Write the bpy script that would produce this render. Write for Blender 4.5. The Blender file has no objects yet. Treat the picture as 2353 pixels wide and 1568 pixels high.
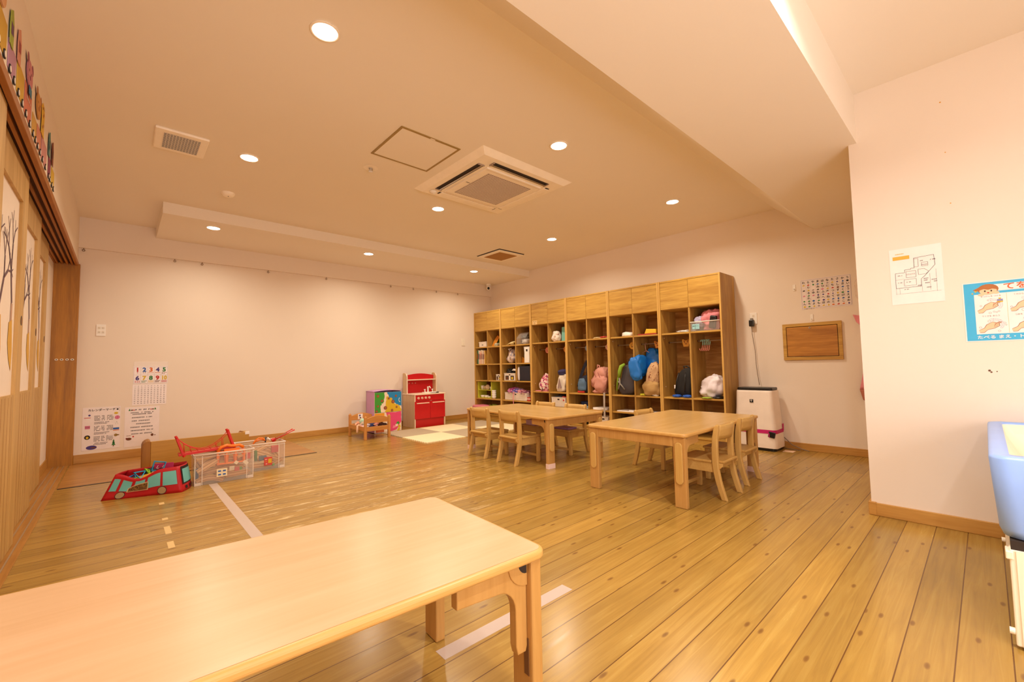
import bpy, bmesh, math, random
from mathutils import Vector, Matrix, noise
R = math.radians
random.seed(7)
scene = bpy.context.scene
COL = scene.collection

# ------------------------------------------------------------------ camera
def setup_camera():
    p, r, yaw = R(3.28), R(-1.08), R(42.34)
    f = Vector((math.sin(yaw)*math.cos(p), math.cos(yaw)*math.cos(p), math.sin(p)))
    rt = Vector((math.cos(yaw), -math.sin(yaw), 0))
    up = rt.cross(f)
    c, s = math.cos(r), math.sin(r)
    x = c*rt + s*up
    y = -s*rt + c*up
    cam = bpy.data.cameras.new('camera')
    cam.sensor_fit = 'HORIZONTAL'
    cam.sensor_width = 36.0
    cam.lens = 989.0/2353*36.0
    cam.clip_start = 0.02
    cam.clip_end = 60
    o = bpy.data.objects.new('camera', cam)
    COL.objects.link(o)
    M = Matrix((x, y, -f)).transposed().to_4x4()
    M.translation = Vector((0, 0, 0.9))
    o.matrix_world = M
    scene.camera = o
setup_camera()

# ------------------------------------------------------------------ world, exposure
w = bpy.data.worlds.new('world'); scene.world = w
w.use_nodes = True
w.node_tree.nodes['Background'].inputs[0].default_value = (1.0, 0.8, 0.6, 1)
w.node_tree.nodes['Background'].inputs[1].default_value = 0.05
scene.view_settings.view_transform = 'Standard'
scene.view_settings.look = 'None'
scene.view_settings.gamma = 1.0
scene.view_settings.use_curve_mapping = False
scene.view_settings.exposure = 0.0
scene.cycles.use_denoising = True
scene.cycles.max_bounces = 12
scene.cycles.diffuse_bounces = 7
scene.cycles.glossy_bounces = 4
scene.cycles.transmission_bounces = 8
scene.cycles.transparent_max_bounces = 12
scene.cycles.sample_clamp_indirect = 8.0
scene.cycles.caustics_reflective = False
scene.cycles.caustics_refractive = False
LAMP_W = 12.8
LAMP_COL = (1.0, 0.87, 0.67)
# added neutral fill light behind the camera, set before a made-up window
dl = bpy.data.lights.new('added_fill_light', 'AREA'); dl.shape = 'RECTANGLE'; dl.size = 1.7; dl.size_y = 1.3
dl.energy = 46.0; dl.color = (1.0, 0.96, 0.96)
dlo = bpy.data.objects.new('added_fill_light', dl); COL.objects.link(dlo)
dlo.location = (0.65, -1.56, 1.0); dlo.rotation_euler = (R(90), 0, 0)

# ------------------------------------------------------------------ materials
def lin(c):
    if isinstance(c, str):
        c = tuple(int(c[i:i+2], 16) for i in (0, 2, 4))
    out = []
    for v in c:
        v = v/255.0
        out.append(v/12.92 if v <= 0.04045 else ((v+0.055)/1.055)**2.4)
    return (out[0], out[1], out[2], 1.0)

MATS = {}
def pm(name, col, rough=0.6, metal=0.0, spec=0.5, emit=None, coat=0.0, sub=None):
    if name in MATS: return MATS[name]
    m = bpy.data.materials.new(name); m.use_nodes = True
    b = m.node_tree.nodes['Principled BSDF']
    b.inputs['Base Color'].default_value = lin(col)
    b.inputs['Roughness'].default_value = rough
    b.inputs['Metallic'].default_value = metal
    b.inputs['Specular IOR Level'].default_value = spec
    b.inputs['Coat Weight'].default_value = coat
    if emit:
        b.inputs['Emission Color'].default_value = (emit[0], emit[1], emit[2], 1)
        b.inputs['Emission Strength'].default_value = emit[3]
    # faint procedural variation so that no surface is a perfectly flat colour
    if not emit:
        nt = m.node_tree
        tc = nt.nodes.new('ShaderNodeTexCoord')
        n = nt.nodes.new('ShaderNodeTexNoise'); n.inputs['Scale'].default_value = 14
        h = nt.nodes.new('ShaderNodeHueSaturation'); h.inputs['Color'].default_value = lin(col)
        mr = nt.nodes.new('ShaderNodeMapRange')
        mr.inputs['To Min'].default_value = 0.94; mr.inputs['To Max'].default_value = 1.06
        nt.links.new(tc.outputs['Object'], n.inputs['Vector'])
        nt.links.new(n.outputs['Fac'], mr.inputs['Value'])
        nt.links.new(mr.outputs['Result'], h.inputs['Value'])
        nt.links.new(h.outputs['Color'], b.inputs['Base Color'])
    MATS[name] = m
    return m

def wood(name, c1, c2, axis='x', scale=1.0, rough=0.42, coat=0.0, bump=0.0, fine=True, contrast=1.0):
    if name in MATS: return MATS[name]
    m = bpy.data.materials.new(name); m.use_nodes = True
    nt = m.node_tree; N = nt.nodes; Lk = nt.links
    b = N['Principled BSDF']
    b.inputs['Roughness'].default_value = rough
    b.inputs['Coat Weight'].default_value = coat
    b.inputs['Coat Roughness'].default_value = 0.2
    tc = N.new('ShaderNodeTexCoord'); mp = N.new('ShaderNodeMapping')
    oi = N.new('ShaderNodeObjectInfo')
    sc = {'x': (1.2, 16, 16), 'y': (16, 1.2, 16), 'z': (16, 16, 1.2)}[axis]
    mp.inputs['Scale'].default_value = tuple(v*scale for v in sc)
    Lk.new(tc.outputs['Object'], mp.inputs['Vector'])
    cm = N.new('ShaderNodeVectorMath'); cm.operation = 'SCALE'
    cm.inputs[0].default_value = (11.3, 7.7, 5.1)
    Lk.new(oi.outputs['Random'], cm.inputs['Scale'])
    Lk.new(cm.outputs['Vector'], mp.inputs['Location'])
    n = N.new('ShaderNodeTexNoise'); n.inputs['Scale'].default_value = 1.0
    n.inputs['Detail'].default_value = 6; n.inputs['Roughness'].default_value = 0.6
    n.inputs['Distortion'].default_value = 0.6
    Lk.new(mp.outputs['Vector'], n.inputs['Vector'])
    wv = N.new('ShaderNodeTexNoise'); wv.inputs['Scale'].default_value = 6.0; wv.inputs['Detail'].default_value = 2
    Lk.new(mp.outputs['Vector'], wv.inputs['Vector'])
    mx = N.new('ShaderNodeMath'); mx.operation = 'MULTIPLY_ADD'
    mx.inputs[1].default_value = 0.35
    Lk.new(wv.outputs['Fac'], mx.inputs[0]); 
    sb = N.new('ShaderNodeMath'); sb.operation = 'MULTIPLY_ADD'; sb.inputs[1].default_value = 0.9*contrast
    sb.inputs[2].default_value = -0.14 + 0.45*(1-contrast)
    Lk.new(n.outputs['Fac'], sb.inputs[0]); Lk.new(sb.outputs[0], mx.inputs[2])
    cr = N.new('ShaderNodeValToRGB')
    cr.color_ramp.elements[0].position = 0.28; cr.color_ramp.elements[0].color = lin(c2)
    cr.color_ramp.elements[1].position = 0.72; cr.color_ramp.elements[1].color = lin(c1)
    Lk.new(mx.outputs[0], cr.inputs['Fac'])
    Lk.new(cr.outputs['Color'], b.inputs['Base Color'])
    MATS[name] = m
    return m

def floor_mat():
    m = bpy.data.materials.new('pine_floor'); m.use_nodes = True
    nt = m.node_tree; N = nt.nodes; L = nt.links
    b = N['Principled BSDF']
    tc = N.new('ShaderNodeTexCoord')
    mp = N.new('ShaderNodeMapping'); mp.inputs['Location'].default_value = (0.9, 0.007, 0)
    L.new(tc.outputs['Object'], mp.inputs['Vector'])
    br = N.new('ShaderNodeTexBrick')
    br.inputs['Scale'].default_value = 1.0
    br.inputs['Brick Width'].default_value = 8.3
    br.inputs['Row Height'].default_value = 0.116
    br.inputs['Mortar Size'].default_value = 0.0019
    br.inputs['Mortar Smooth'].default_value = 0.2
    br.inputs['Bias'].default_value = 0.0
    br.inputs['Color1'].default_value = (0, 0, 0, 1); br.inputs['Color2'].default_value = (1, 1, 1, 1)
    br.inputs['Mortar'].default_value = (0.5, 0.5, 0.5, 1)
    br.offset = 0.37; br.offset_frequency = 2
    L.new(mp.outputs['Vector'], br.inputs['Vector'])
    # grain stretched along X, shifted per plank
    sh = N.new('ShaderNodeVectorMath'); sh.operation = 'MULTIPLY'; sh.inputs[1].default_value = (7, 0, 9)
    L.new(br.outputs['Color'], sh.inputs[0])
    ad = N.new('ShaderNodeVectorMath'); ad.operation = 'ADD'
    L.new(tc.outputs['Object'], ad.inputs[0]); L.new(sh.outputs['Vector'], ad.inputs[1])
    gm = N.new('ShaderNodeMapping'); gm.inputs['Scale'].default_value = (1.3, 30, 1)
    L.new(ad.outputs['Vector'], gm.inputs['Vector'])
    g = N.new('ShaderNodeTexNoise'); g.inputs['Scale'].default_value = 1.3; g.inputs['Detail'].default_value = 6
    g.inputs['Roughness'].default_value = 0.62; g.inputs['Distortion'].default_value = 1.2
    L.new(gm.outputs['Vector'], g.inputs['Vector'])
    cr = N.new('ShaderNodeValToRGB')
    e = cr.color_ramp.elements
    e[0].position = 0.25; e[0].color = lin('957236')
    e[1].position = 0.75; e[1].color = lin('b29048')
    k = e.new(0.5); k.color = lin('a5803b')
    L.new(g.outputs['Fac'], cr.inputs['Fac'])
    # plank-to-plank tone
    hs = N.new('ShaderNodeHueSaturation')
    mr = N.new('ShaderNodeMapRange'); mr.inputs['To Min'].default_value = 0.84; mr.inputs['To Max'].default_value = 1.12
    L.new(br.outputs['Color'], mr.inputs['Value']); L.new(mr.outputs['Result'], hs.inputs['Value'])
    L.new(cr.outputs['Color'], hs.inputs['Color'])
    # broad blotches
    bn = N.new('ShaderNodeTexNoise'); bn.inputs['Scale'].default_value = 1.6; bn.inputs['Detail'].default_value = 3
    L.new(ad.outputs['Vector'], bn.inputs['Vector'])
    bm_ = N.new('ShaderNodeMapRange'); bm_.inputs['From Min'].default_value = 0.3; bm_.inputs['From Max'].default_value = 0.7
    bm_.inputs['To Min'].default_value = 0.88; bm_.inputs['To Max'].default_value = 1.08
    L.new(bn.outputs['Fac'], bm_.inputs['Value'])
    hs2 = N.new('ShaderNodeHueSaturation'); L.new(hs.outputs['Color'], hs2.inputs['Color']); L.new(bm_.outputs['Result'], hs2.inputs['Value'])
    # knots
    km = N.new('ShaderNodeMapping'); km.inputs['Scale'].default_value = (3.3, 10.0, 1)
    L.new(ad.outputs['Vector'], km.inputs['Vector'])
    vo = N.new('ShaderNodeTexVoronoi'); vo.voronoi_dimensions = '2D'; vo.inputs['Scale'].default_value = 1.0; vo.inputs['Randomness'].default_value = 1.0
    L.new(km.outputs['Vector'], vo.inputs['Vector'])
    kr = N.new('ShaderNodeValToRGB')
    kr.color_ramp.elements[0].position = 0.0; kr.color_ramp.elements[0].color = (1, 1, 1, 1)
    kr.color_ramp.elements[1].position = 0.082; kr.color_ramp.elements[1].color = (0, 0, 0, 1)
    kk = kr.color_ramp.elements.new(0.045); kk.color = (0.8, 0.8, 0.8, 1)
    L.new(vo.outputs['Distance'], kr.inputs['Fac'])
    kc = N.new('ShaderNodeMath'); kc.operation = 'GREATER_THAN'; kc.inputs[1].default_value = 0.5
    sp = N.new('ShaderNodeSeparateColor'); L.new(vo.outputs['Color'], sp.inputs['Color']); L.new(sp.outputs['Red'], kc.inputs[0])
    km2 = N.new('ShaderNodeMath'); km2.operation = 'MULTIPLY'
    L.new(kr.outputs['Color'], km2.inputs[0]); L.new(kc.outputs[0], km2.inputs[1])
    km3 = N.new('ShaderNodeMath'); km3.operation = 'MULTIPLY'; km3.inputs[1].default_value = 0.75
    L.new(km2.outputs[0], km3.inputs[0])
    mk = N.new('ShaderNodeMixRGB'); mk.inputs['Color2'].default_value = lin('633818')
    L.new(km3.outputs[0], mk.inputs['Fac']); L.new(hs2.outputs['Color'], mk.inputs['Color1'])
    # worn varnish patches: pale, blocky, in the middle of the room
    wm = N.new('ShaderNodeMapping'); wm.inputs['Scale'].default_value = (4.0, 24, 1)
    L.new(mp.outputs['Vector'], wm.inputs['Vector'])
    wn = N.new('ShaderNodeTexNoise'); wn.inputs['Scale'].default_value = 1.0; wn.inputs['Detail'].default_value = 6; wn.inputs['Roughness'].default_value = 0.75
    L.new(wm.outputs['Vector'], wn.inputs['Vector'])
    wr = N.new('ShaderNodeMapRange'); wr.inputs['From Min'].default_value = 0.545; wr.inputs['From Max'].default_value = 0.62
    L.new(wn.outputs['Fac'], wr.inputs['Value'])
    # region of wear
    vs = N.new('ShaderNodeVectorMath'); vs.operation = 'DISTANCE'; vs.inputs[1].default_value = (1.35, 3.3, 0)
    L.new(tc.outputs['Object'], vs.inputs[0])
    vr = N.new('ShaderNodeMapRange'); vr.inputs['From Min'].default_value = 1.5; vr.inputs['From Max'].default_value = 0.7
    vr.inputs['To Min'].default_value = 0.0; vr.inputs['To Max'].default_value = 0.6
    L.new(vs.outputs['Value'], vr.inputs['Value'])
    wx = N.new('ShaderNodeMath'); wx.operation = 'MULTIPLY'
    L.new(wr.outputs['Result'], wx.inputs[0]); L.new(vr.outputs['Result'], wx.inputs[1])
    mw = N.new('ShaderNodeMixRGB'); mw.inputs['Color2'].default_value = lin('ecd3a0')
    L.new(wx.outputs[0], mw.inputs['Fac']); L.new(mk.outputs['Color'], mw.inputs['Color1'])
    # seams
    ms = N.new('ShaderNodeMixRGB'); ms.inputs['Color2'].default_value = lin('5f3a16')
    fs = N.new('ShaderNodeMath'); fs.operation = 'MULTIPLY'; fs.inputs[1].default_value = 0.95
    L.new(br.outputs['Fac'], fs.inputs[0]); L.new(fs.outputs[0], ms.inputs['Fac']); L.new(mw.outputs['Color'], ms.inputs['Color1'])
    L.new(ms.outputs['Color'], b.inputs['Base Color'])
    rr = N.new('ShaderNodeMapRange'); rr.inputs['To Min'].default_value = 0.16; rr.inputs['To Max'].default_value = 0.32
    L.new(g.outputs['Fac'], rr.inputs['Value']); L.new(rr.outputs['Result'], b.inputs['Roughness'])
    b.inputs['Specular IOR Level'].default_value = 0.45
    bp = N.new('ShaderNodeBump'); bp.inputs['Strength'].default_value = 0.25; bp.inputs['Distance'].default_value = 0.002; bp.invert = True
    L.new(br.outputs['Fac'], bp.inputs['Height']); L.new(bp.outputs['Normal'], b.inputs['Normal'])
    return m

def wallpaper(name, col):
    m = bpy.data.materials.new(name); m.use_nodes = True
    nt = m.node_tree; N = nt.nodes; L = nt.links
    b = N['Principled BSDF']; b.inputs['Roughness'].default_value = 0.85
    b.inputs['Specular IOR Level'].default_value = 0.25
    tc = N.new('ShaderNodeTexCoord')
    n = N.new('ShaderNodeTexNoise'); n.inputs['Scale'].default_value = 1.1; n.inputs['Detail'].default_value = 3
    L.new(tc.outputs['Object'], n.inputs['Vector'])
    mr = N.new('ShaderNodeMapRange'); mr.inputs['To Min'].default_value = 0.97; mr.inputs['To Max'].default_value = 1.03
    L.new(n.outputs['Fac'], mr.inputs['Value'])
    h = N.new('ShaderNodeHueSaturation'); h.inputs['Color'].default_value = col
    L.new(mr.outputs['Result'], h.inputs['Value']); L.new(h.outputs['Color'], b.inputs['Base Color'])
    f = N.new('ShaderNodeTexNoise'); f.inputs['Scale'].default_value = 320; f.inputs['Detail'].default_value = 2
    L.new(tc.outputs['Object'], f.inputs['Vector'])
    bp = N.new('ShaderNodeBump'); bp.inputs['Strength'].default_value = 0.12; bp.inputs['Distance'].default_value = 0.001
    L.new(f.outputs['Fac'], bp.inputs['Height']); L.new(bp.outputs['Normal'], b.inputs['Normal'])
    return m

def plastic_clear(name, tint, alpha=0.35, rough=0.25):
    m = bpy.data.materials.new(name); m.use_nodes = True
    nt = m.node_tree; N = nt.nodes; L = nt.links
    b = N['Principled BSDF']; b.inputs['Base Color'].default_value = lin(tint); b.inputs['Roughness'].default_value = rough
    t = N.new('ShaderNodeBsdfTransparent')
    fr = N.new('ShaderNodeLayerWeight'); fr.inputs['Blend'].default_value = 0.35
    mr = N.new('ShaderNodeMapRange'); mr.inputs['To Min'].default_value = alpha; mr.inputs['To Max'].default_value = min(1, alpha+0.3)
    L.new(fr.outputs['Facing'], mr.inputs['Value'])
    mx = N.new('ShaderNodeMixShader'); L.new(mr.outputs['Result'], mx.inputs['Fac'])
    L.new(t.outputs[0], mx.inputs[1]); L.new(b.outputs[0], mx.inputs[2])
    L.new(mx.outputs[0], N['Material Output'].inputs['Surface'])
    return m

def fabric(name, c1, c2=None, scale=30, thr=(0.5, 0.56), rough=0.9):
    """cloth with a procedural two-tone print"""
    if name in MATS: return MATS[name]
    m = bpy.data.materials.new(name); m.use_nodes = True
    nt = m.node_tree; N = nt.nodes; L = nt.links
    b = N['Principled BSDF']; b.inputs['Roughness'].default_value = rough
    tc = N.new('ShaderNodeTexCoord')
    v = N.new('ShaderNodeTexNoise'); v.inputs['Scale'].default_value = scale; v.inputs['Detail'].default_value = 2
    L.new(tc.outputs['Object'], v.inputs['Vector'])
    cr = N.new('ShaderNodeValToRGB'); e = cr.color_ramp.elements
    cs = [c1] + (list(c2) if isinstance(c2, (list, tuple)) and not isinstance(c2, str) and isinstance(c2[0], str) else [c2 or c1])
    cr.color_ramp.interpolation = 'LINEAR'
    e[0].position = thr[0]; e[0].color = lin(cs[0])
    e[1].position = thr[1]; e[1].color = lin(cs[1])
    if len(cs) > 2:
        k = e.new(min(0.99, thr[1]+0.05)); k.color = lin(cs[1])
        k = e.new(min(1.0, thr[1]+0.07)); k.color = lin(cs[2])
    L.new(v.outputs['Fac'], cr.inputs['Fac']); L.new(cr.outputs['Color'], b.inputs['Base Color'])
    MATS[name] = m
    return m

WALL = wallpaper('wallpaper_peach', (0.84, 0.745, 0.65, 1))
CEIL = wallpaper('ceiling_paper', (0.88, 0.81, 0.715, 1))
FLOOR = floor_mat()
DOORW = wood('door_cedar', 'd2ac6c', 'b08746', 'z', 0.9, 0.5)
JAMB = wood('jamb_pine', 'bd811e', '946012', 'z', 1.2, 0.45)
HEADW = wood('header_pine', 'b9762c', '8f5518', 'y', 1.2, 0.5)
GROOVE = pm('groove_dark', '4a2209', 0.8)
BASEW_X = wood('baseboard_x', 'cb9a50', 'b07c38', 'x', 0.9, 0.45)
BASEW_Y = wood('baseboard_y', 'cb9a50', 'b07c38', 'y', 0.9, 0.45)
CABZ = wood('cabinet_oak_upright', 'c69c50', '9d7030', 'z', 1.3, 0.45, contrast=1.2)
CABY = wood('cabinet_oak_across', 'd6ac56', 'ae8038', 'y', 1.1, 0.42, contrast=1.25)
CABE = wood('cabinet_edge_band', 'e0b668', 'cfa052', 'z', 1.0, 0.4, contrast=0.6)
CABB = wood('cabinet_back_ply', 'cda060', '94642c', 'y', 1.1, 0.5, contrast=1.5)
TOPX = wood('beech_top', 'cfab72', 'bf985a', 'x', 0.8, 0.26, contrast=0.8)
EDGE = wood('beech_edge', 'd0a462', 'be8f48', 'x', 1.0, 0.35, contrast=0.7)
LEGW = wood('beech_leg', 'c49656', 'ae7f40', 'z', 1.0, 0.4, contrast=0.8)
CHAIRW = wood('chair_beech', 'cfa864', 'ba904a', 'z', 1.1, 0.4, contrast=0.8)
CHAIRX = wood('chair_beech_across', 'cfa864', 'ba904a', 'x', 1.1, 0.4, contrast=0.8)
WHITE = pm('white_plastic', 'f4f0ea', 0.35)
OFFW = pm('ivory_plastic', 'efe6d6', 0.4)
PAPER = pm('paper_white', 'f2ecea', 0.45)
BLACK = pm('black_plastic', '141212', 0.35)
DARK = pm('dark_slot', '2a1c12', 0.7)
INK = pm('ink', '241a16', 0.7)
CHROME = pm('chrome_rod', 'c9c4bc', 0.2, 1.0)
ROD = pm('rod_steel', 'b8aea2', 0.35, 0.9)
STEEL = pm('steel_rail', 'b9a58c', 0.4, 0.6)
CLEAR = plastic_clear('clear_box_plastic', 'f4ece6', 0.10, 0.25)
FILM = plastic_clear('clear_film', 'fff8f2', 0.12, 0.1)

# ------------------------------------------------------------------ mesh builder
class MB:
    def __init__(s):
        s.bm = bmesh.new(); s.mats = []
    def mi(s, m):
        if m not in s.mats: s.mats.append(m)
        return s.mats.index(m)
    def _merge(s, t, M=None, mat=None, smooth=False):
        if M is not None: bmesh.ops.transform(t, matrix=M, verts=t.verts)
        if mat is not None:
            i = s.mi(mat)
            for f in t.faces: f.material_index = i
        for f in t.faces: f.smooth = smooth
        me = bpy.data.meshes.new('tmp'); t.to_mesh(me); t.free()
        s.bm.from_mesh(me); bpy.data.meshes.remove(me)
        return s
    def box(s, x0, x1, y0, y1, z0, z1, mat, bev=0.0, seg=2, M=None, smooth=False):
        t = bmesh.new(); bmesh.ops.create_cube(t, size=1)
        sx, sy, sz = abs(x1-x0), abs(y1-y0), abs(z1-z0)
        bmesh.ops.transform(t, matrix=Matrix.Translation(((x0+x1)/2, (y0+y1)/2, (z0+z1)/2)) @ Matrix.Diagonal((sx, sy, sz, 1)), verts=t.verts)
        if bev > 0:
            bev = min(bev, 0.49*min(sx, sy, sz))
            bmesh.ops.bevel(t, geom=t.edges[:], offset=bev, segments=seg, affect='EDGES', profile=0.5)
        return s._merge(t, M, mat, smooth)
    def vbox(s, x0, x1, y0, y1, z0, z1, mat, r, bev=0.0, seg=5, M=None):
        """box with rounded vertical edges"""
        t = bmesh.new(); bmesh.ops.create_cube(t, size=1)
        bmesh.ops.transform(t, matrix=Matrix.Translation(((x0+x1)/2, (y0+y1)/2, (z0+z1)/2)) @ Matrix.Diagonal((x1-x0, y1-y0, z1-z0, 1)), verts=t.verts)
        ve = [e for e in t.edges if abs(e.verts[0].co.z-e.verts[1].co.z) > 1e-6]
        bmesh.ops.bevel(t, geom=ve, offset=r, segments=seg, affect='EDGES', profile=0.5)
        if bev > 0:
            he = [e for e in t.edges if abs(e.verts[0].co.z-e.verts[1].co.z) < 1e-6 and len(e.link_faces) == 2 and
                  any(abs(f.normal.z) > 0.9 for f in e.link_faces) and not all(abs(f.normal.z) > 0.9 for f in e.link_faces)]
            bmesh.ops.bevel(t, geom=he, offset=bev, segments=3, affect='EDGES', profile=0.5)
        return s._merge(t, M, mat, False)
    def prism(s, pts, axis, a, b, mat, bev=0.0, M=None, seg=2, smooth=False):
        t = bmesh.new()
        def P(u, v, w):
            return {'x': (w, u, v), 'y': (u, w, v), 'z': (u, v, w)}[axis]
        v0 = [t.verts.new(P(u, v, a)) for u, v in pts]
        v1 = [t.verts.new(P(u, v, b)) for u, v in pts]
        n = len(pts)
        t.faces.new(v0); t.faces.new(v1[::-1])
        for i in range(n):
            t.faces.new((v0[i], v1[i], v1[(i+1) % n], v0[(i+1) % n]))
        bmesh.ops.recalc_face_normals(t, faces=t.faces)
        if bev > 0:
            cap = [e for e in t.edges if (e.verts[0] in v0 and e.verts[1] in v0) or (e.verts[0] in v1 and e.verts[1] in v1)]
            bmesh.ops.bevel(t, geom=cap, offset=bev, segments=seg, affect='EDGES', profile=0.5)
        return s._merge(t, M, mat, smooth)
    def poly(s, pts, mat, M=None):
        t = bmesh.new(); t.faces.new([t.verts.new(p) for p in pts])
        return s._merge(t, M, mat)
    def cyl(s, p0, p1, r, mat, n=16, r1=None, smooth=True, cap=True):
        p0, p1 = Vector(p0), Vector(p1); d = p1-p0
        t = bmesh.new()
        bmesh.ops.create_cone(t, cap_ends=cap, segments=n, radius1=r, radius2=r if r1 is None else r1, depth=d.length)
        q = Vector((0, 0, 1)).rotation_difference(d.normalized()).to_matrix().to_4x4()
        M = Matrix.Translation((p0+p1)/2) @ q
        bmesh.ops.transform(t, matrix=M, verts=t.verts)
        s._merge(t, None, mat, False)
        if smooth: pass
        return s
    def tube(s, pts, r, mat, n=8, closed=False, M=None):
        pts = [Vector(p) for p in pts]; t = bmesh.new(); rings = []
        m = len(pts)
        rr = r if isinstance(r, (list, tuple)) else [r]*m
        prev = None
        for i, p in enumerate(pts):
            if closed: d = pts[(i+1) % m]-pts[(i-1) % m]
            else: d = pts[min(i+1, m-1)]-pts[max(i-1, 0)]
            d.normalize()
            if prev is None:
                a = d.orthogonal().normalized()
            else:
                a = (prev-d*prev.dot(d))
                a = a.normalized() if a.length > 1e-6 else d.orthogonal().normalized()
            prev = a; bb = d.cross(a)
            rings.append([t.verts.new(p+rr[i]*(math.cos(2*math.pi*k/n)*a+math.sin(2*math.pi*k/n)*bb)) for k in range(n)])
        for i in range(m if closed else m-1):
            A, B = rings[i], rings[(i+1) % m]
            for k in range(n):
                t.faces.new((A[k], A[(k+1) % n], B[(k+1) % n], B[k]))
        if not closed:
            t.faces.new(rings[0][::-1]); t.faces.new(rings[-1])
        bmesh.ops.recalc_face_normals(t, faces=t.faces)
        return s._merge(t, M, mat, True)
    def lathe(s, prof, mat, n=28, M=None, smooth=True):
        t = bmesh.new(); rings = []
        for r, z in prof:
            if r < 1e-6: rings.append([t.verts.new((0, 0, z))])
            else: rings.append([t.verts.new((r*math.cos(2*math.pi*k/n), r*math.sin(2*math.pi*k/n), z)) for k in range(n)])
        for A, B in zip(rings, rings[1:]):
            for k in range(n):
                a = [A[k % len(A)], A[(k+1) % len(A)], B[(k+1) % len(B)], B[k % len(B)]]
                u = []
                for v in a:
                    if v not in u: u.append(v)
                if len(u) > 2: t.faces.new(u)
        bmesh.ops.recalc_face_normals(t, faces=t.faces)
        return s._merge(t, M, mat, smooth)
    def blob(s, c, r, mat, e=2.5, amp=0.06, fr=6, seed=0, taper=0.0, sag=0.0, nu=36, nv=24, M=None, flat=True, lean=(0, 0), roll=0.0):
        """superellipsoid cushion with cloth-like lumps; c is the centre, r the half sizes"""
        t = bmesh.new(); rows = []
        def sp(v, k): return math.copysign(abs(v)**k, v)
        k = 2.0/e
        for j in range(nv+1):
            ph = -math.pi/2+math.pi*j/nv
            row = []
            for i in range(nu):
                th = 2*math.pi*i/nu
                x = sp(math.cos(ph), k)*sp(math.cos(th), k); y = sp(math.cos(ph), k)*sp(math.sin(th), k); z = sp(math.sin(ph), k)
                d = 1+amp*0.45*(1-2*abs(noise.noise(Vector((x*fr*0.8+seed*3, y*fr*0.8+5, z*fr*0.8)))))*(1 if amp > 0.05 else 0)+amp*noise.noise(Vector((x*fr*0.3+seed, y*fr*0.3, z*fr*0.3)))*2+amp*0.5*noise.noise(Vector((x*fr+seed, y*fr, z*fr)))
                tz = 1-taper*(z+1)/2
                px, py, pz = x*d*tz*r[0]+lean[0]*(z+1)/2, y*d*tz*r[1]+lean[1]*(z+1)/2, z*(1+(d-1)*0.5)*r[2]
                if flat: pz = max(pz, -r[2])
                row.append(t.verts.new((c[0]+px, c[1]+py, c[2]+pz)))
                if j in (0, nv): break
            rows.append(row)
        for A, B in zip(rows, rows[1:]):
            for i in range(nu):
                q = [A[i % len(A)], A[(i+1) % len(A)], B[(i+1) % len(B)], B[i % len(B)]]
                u = []
                for v in q:
                    if v not in u: u.append(v)
                if len(u) > 2: t.faces.new(u)
        if roll:
            bmesh.ops.transform(t, matrix=Matrix.Translation(c) @ Matrix.Rotation(R(roll), 4, 'X') @ Matrix.Translation((-c[0], -c[1], -c[2])), verts=t.verts)
        bmesh.ops.recalc_face_normals(t, faces=t.faces)
        return s._merge(t, M, mat, True)
    def grid(s, fn, nu, nv, mat, th=0.0, M=None, smooth=True):
        t = bmesh.new()
        V = [[t.verts.new(fn(i/nu, j/nv)) for i in range(nu+1)] for j in range(nv+1)]
        fs = [t.faces.new((V[j][i], V[j][i+1], V[j+1][i+1], V[j+1][i])) for j in range(nv) for i in range(nu)]
        bmesh.ops.recalc_face_normals(t, faces=t.faces)
        if th: bmesh.ops.solidify(t, geom=t.faces[:], thickness=th)
        return s._merge(t, M, mat, smooth)
    def text(s, body, size, mat, M, align='CENTER', th=0.0, bold=0.0, sx=1.0):
        cu = bpy.data.curves.new('t', 'FONT'); cu.body = body; cu.size = size
        cu.align_x = align; cu.align_y = 'CENTER'; cu.extrude = th; cu.offset = bold; cu.resolution_u = 3
        ob = bpy.data.objects.new('t', cu); COL.objects.link(ob)
        dg = bpy.context.evaluated_depsgraph_get(); dg.update()
        me = bpy.data.meshes.new_from_object(ob.evaluated_get(dg))
        bpy.data.objects.remove(ob); bpy.data.curves.remove(cu)
        t = bmesh.new(); t.from_mesh(me); bpy.data.meshes.remove(me)
        if sx != 1.0: bmesh.ops.transform(t, matrix=Matrix.Diagonal((sx, 1, 1, 1)), verts=t.verts)
        return s._merge(t, M, mat)
    def build(s, name, parent=None, loc=None, rot=None):
        me = bpy.data.meshes.new(name)
        bmesh.ops.remove_doubles(s.bm, verts=s.bm.verts, dist=1e-7)
        s.bm.to_mesh(me); s.bm.free()
        for m in s.mats: me.materials.append(m)
        o = bpy.data.objects.new(name, me); COL.objects.link(o)
        if parent: o.parent = parent
        if loc: o.location = loc
        if rot: o.rotation_euler = rot
        return o

def tag(o, label=None, cat=None, group=None, kind=None):
    if label: o['label'] = label
    if cat: o['category'] = cat
    if group: o['group'] = group
    if kind: o['kind'] = kind
    return o
def thing(name, label, cat, loc=(0, 0, 0), rz=0.0, group=None):
    o = bpy.data.objects.new(name, None); COL.objects.link(o)
    o.empty_display_size = 0.1
    o.location = loc; o.rotation_euler = (0, 0, rz)
    return tag(o, label, cat, group)
def struct(mb, name):
    o = mb.build(name); o['kind'] = 'structure'; return o
def dup(o, loc, rz, label=None, group=None):
    r = o.copy(); COL.objects.link(r); r.location = loc; r.rotation_euler = (0, 0, rz)
    if label: r['label'] = label
    if group: r['group'] = group
    for ch in list(o.children):
        c = ch.copy(); COL.objects.link(c); c.parent = r
        for g in list(ch.children):
            d = g.copy(); COL.objects.link(d); d.parent = c
    return r

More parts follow.
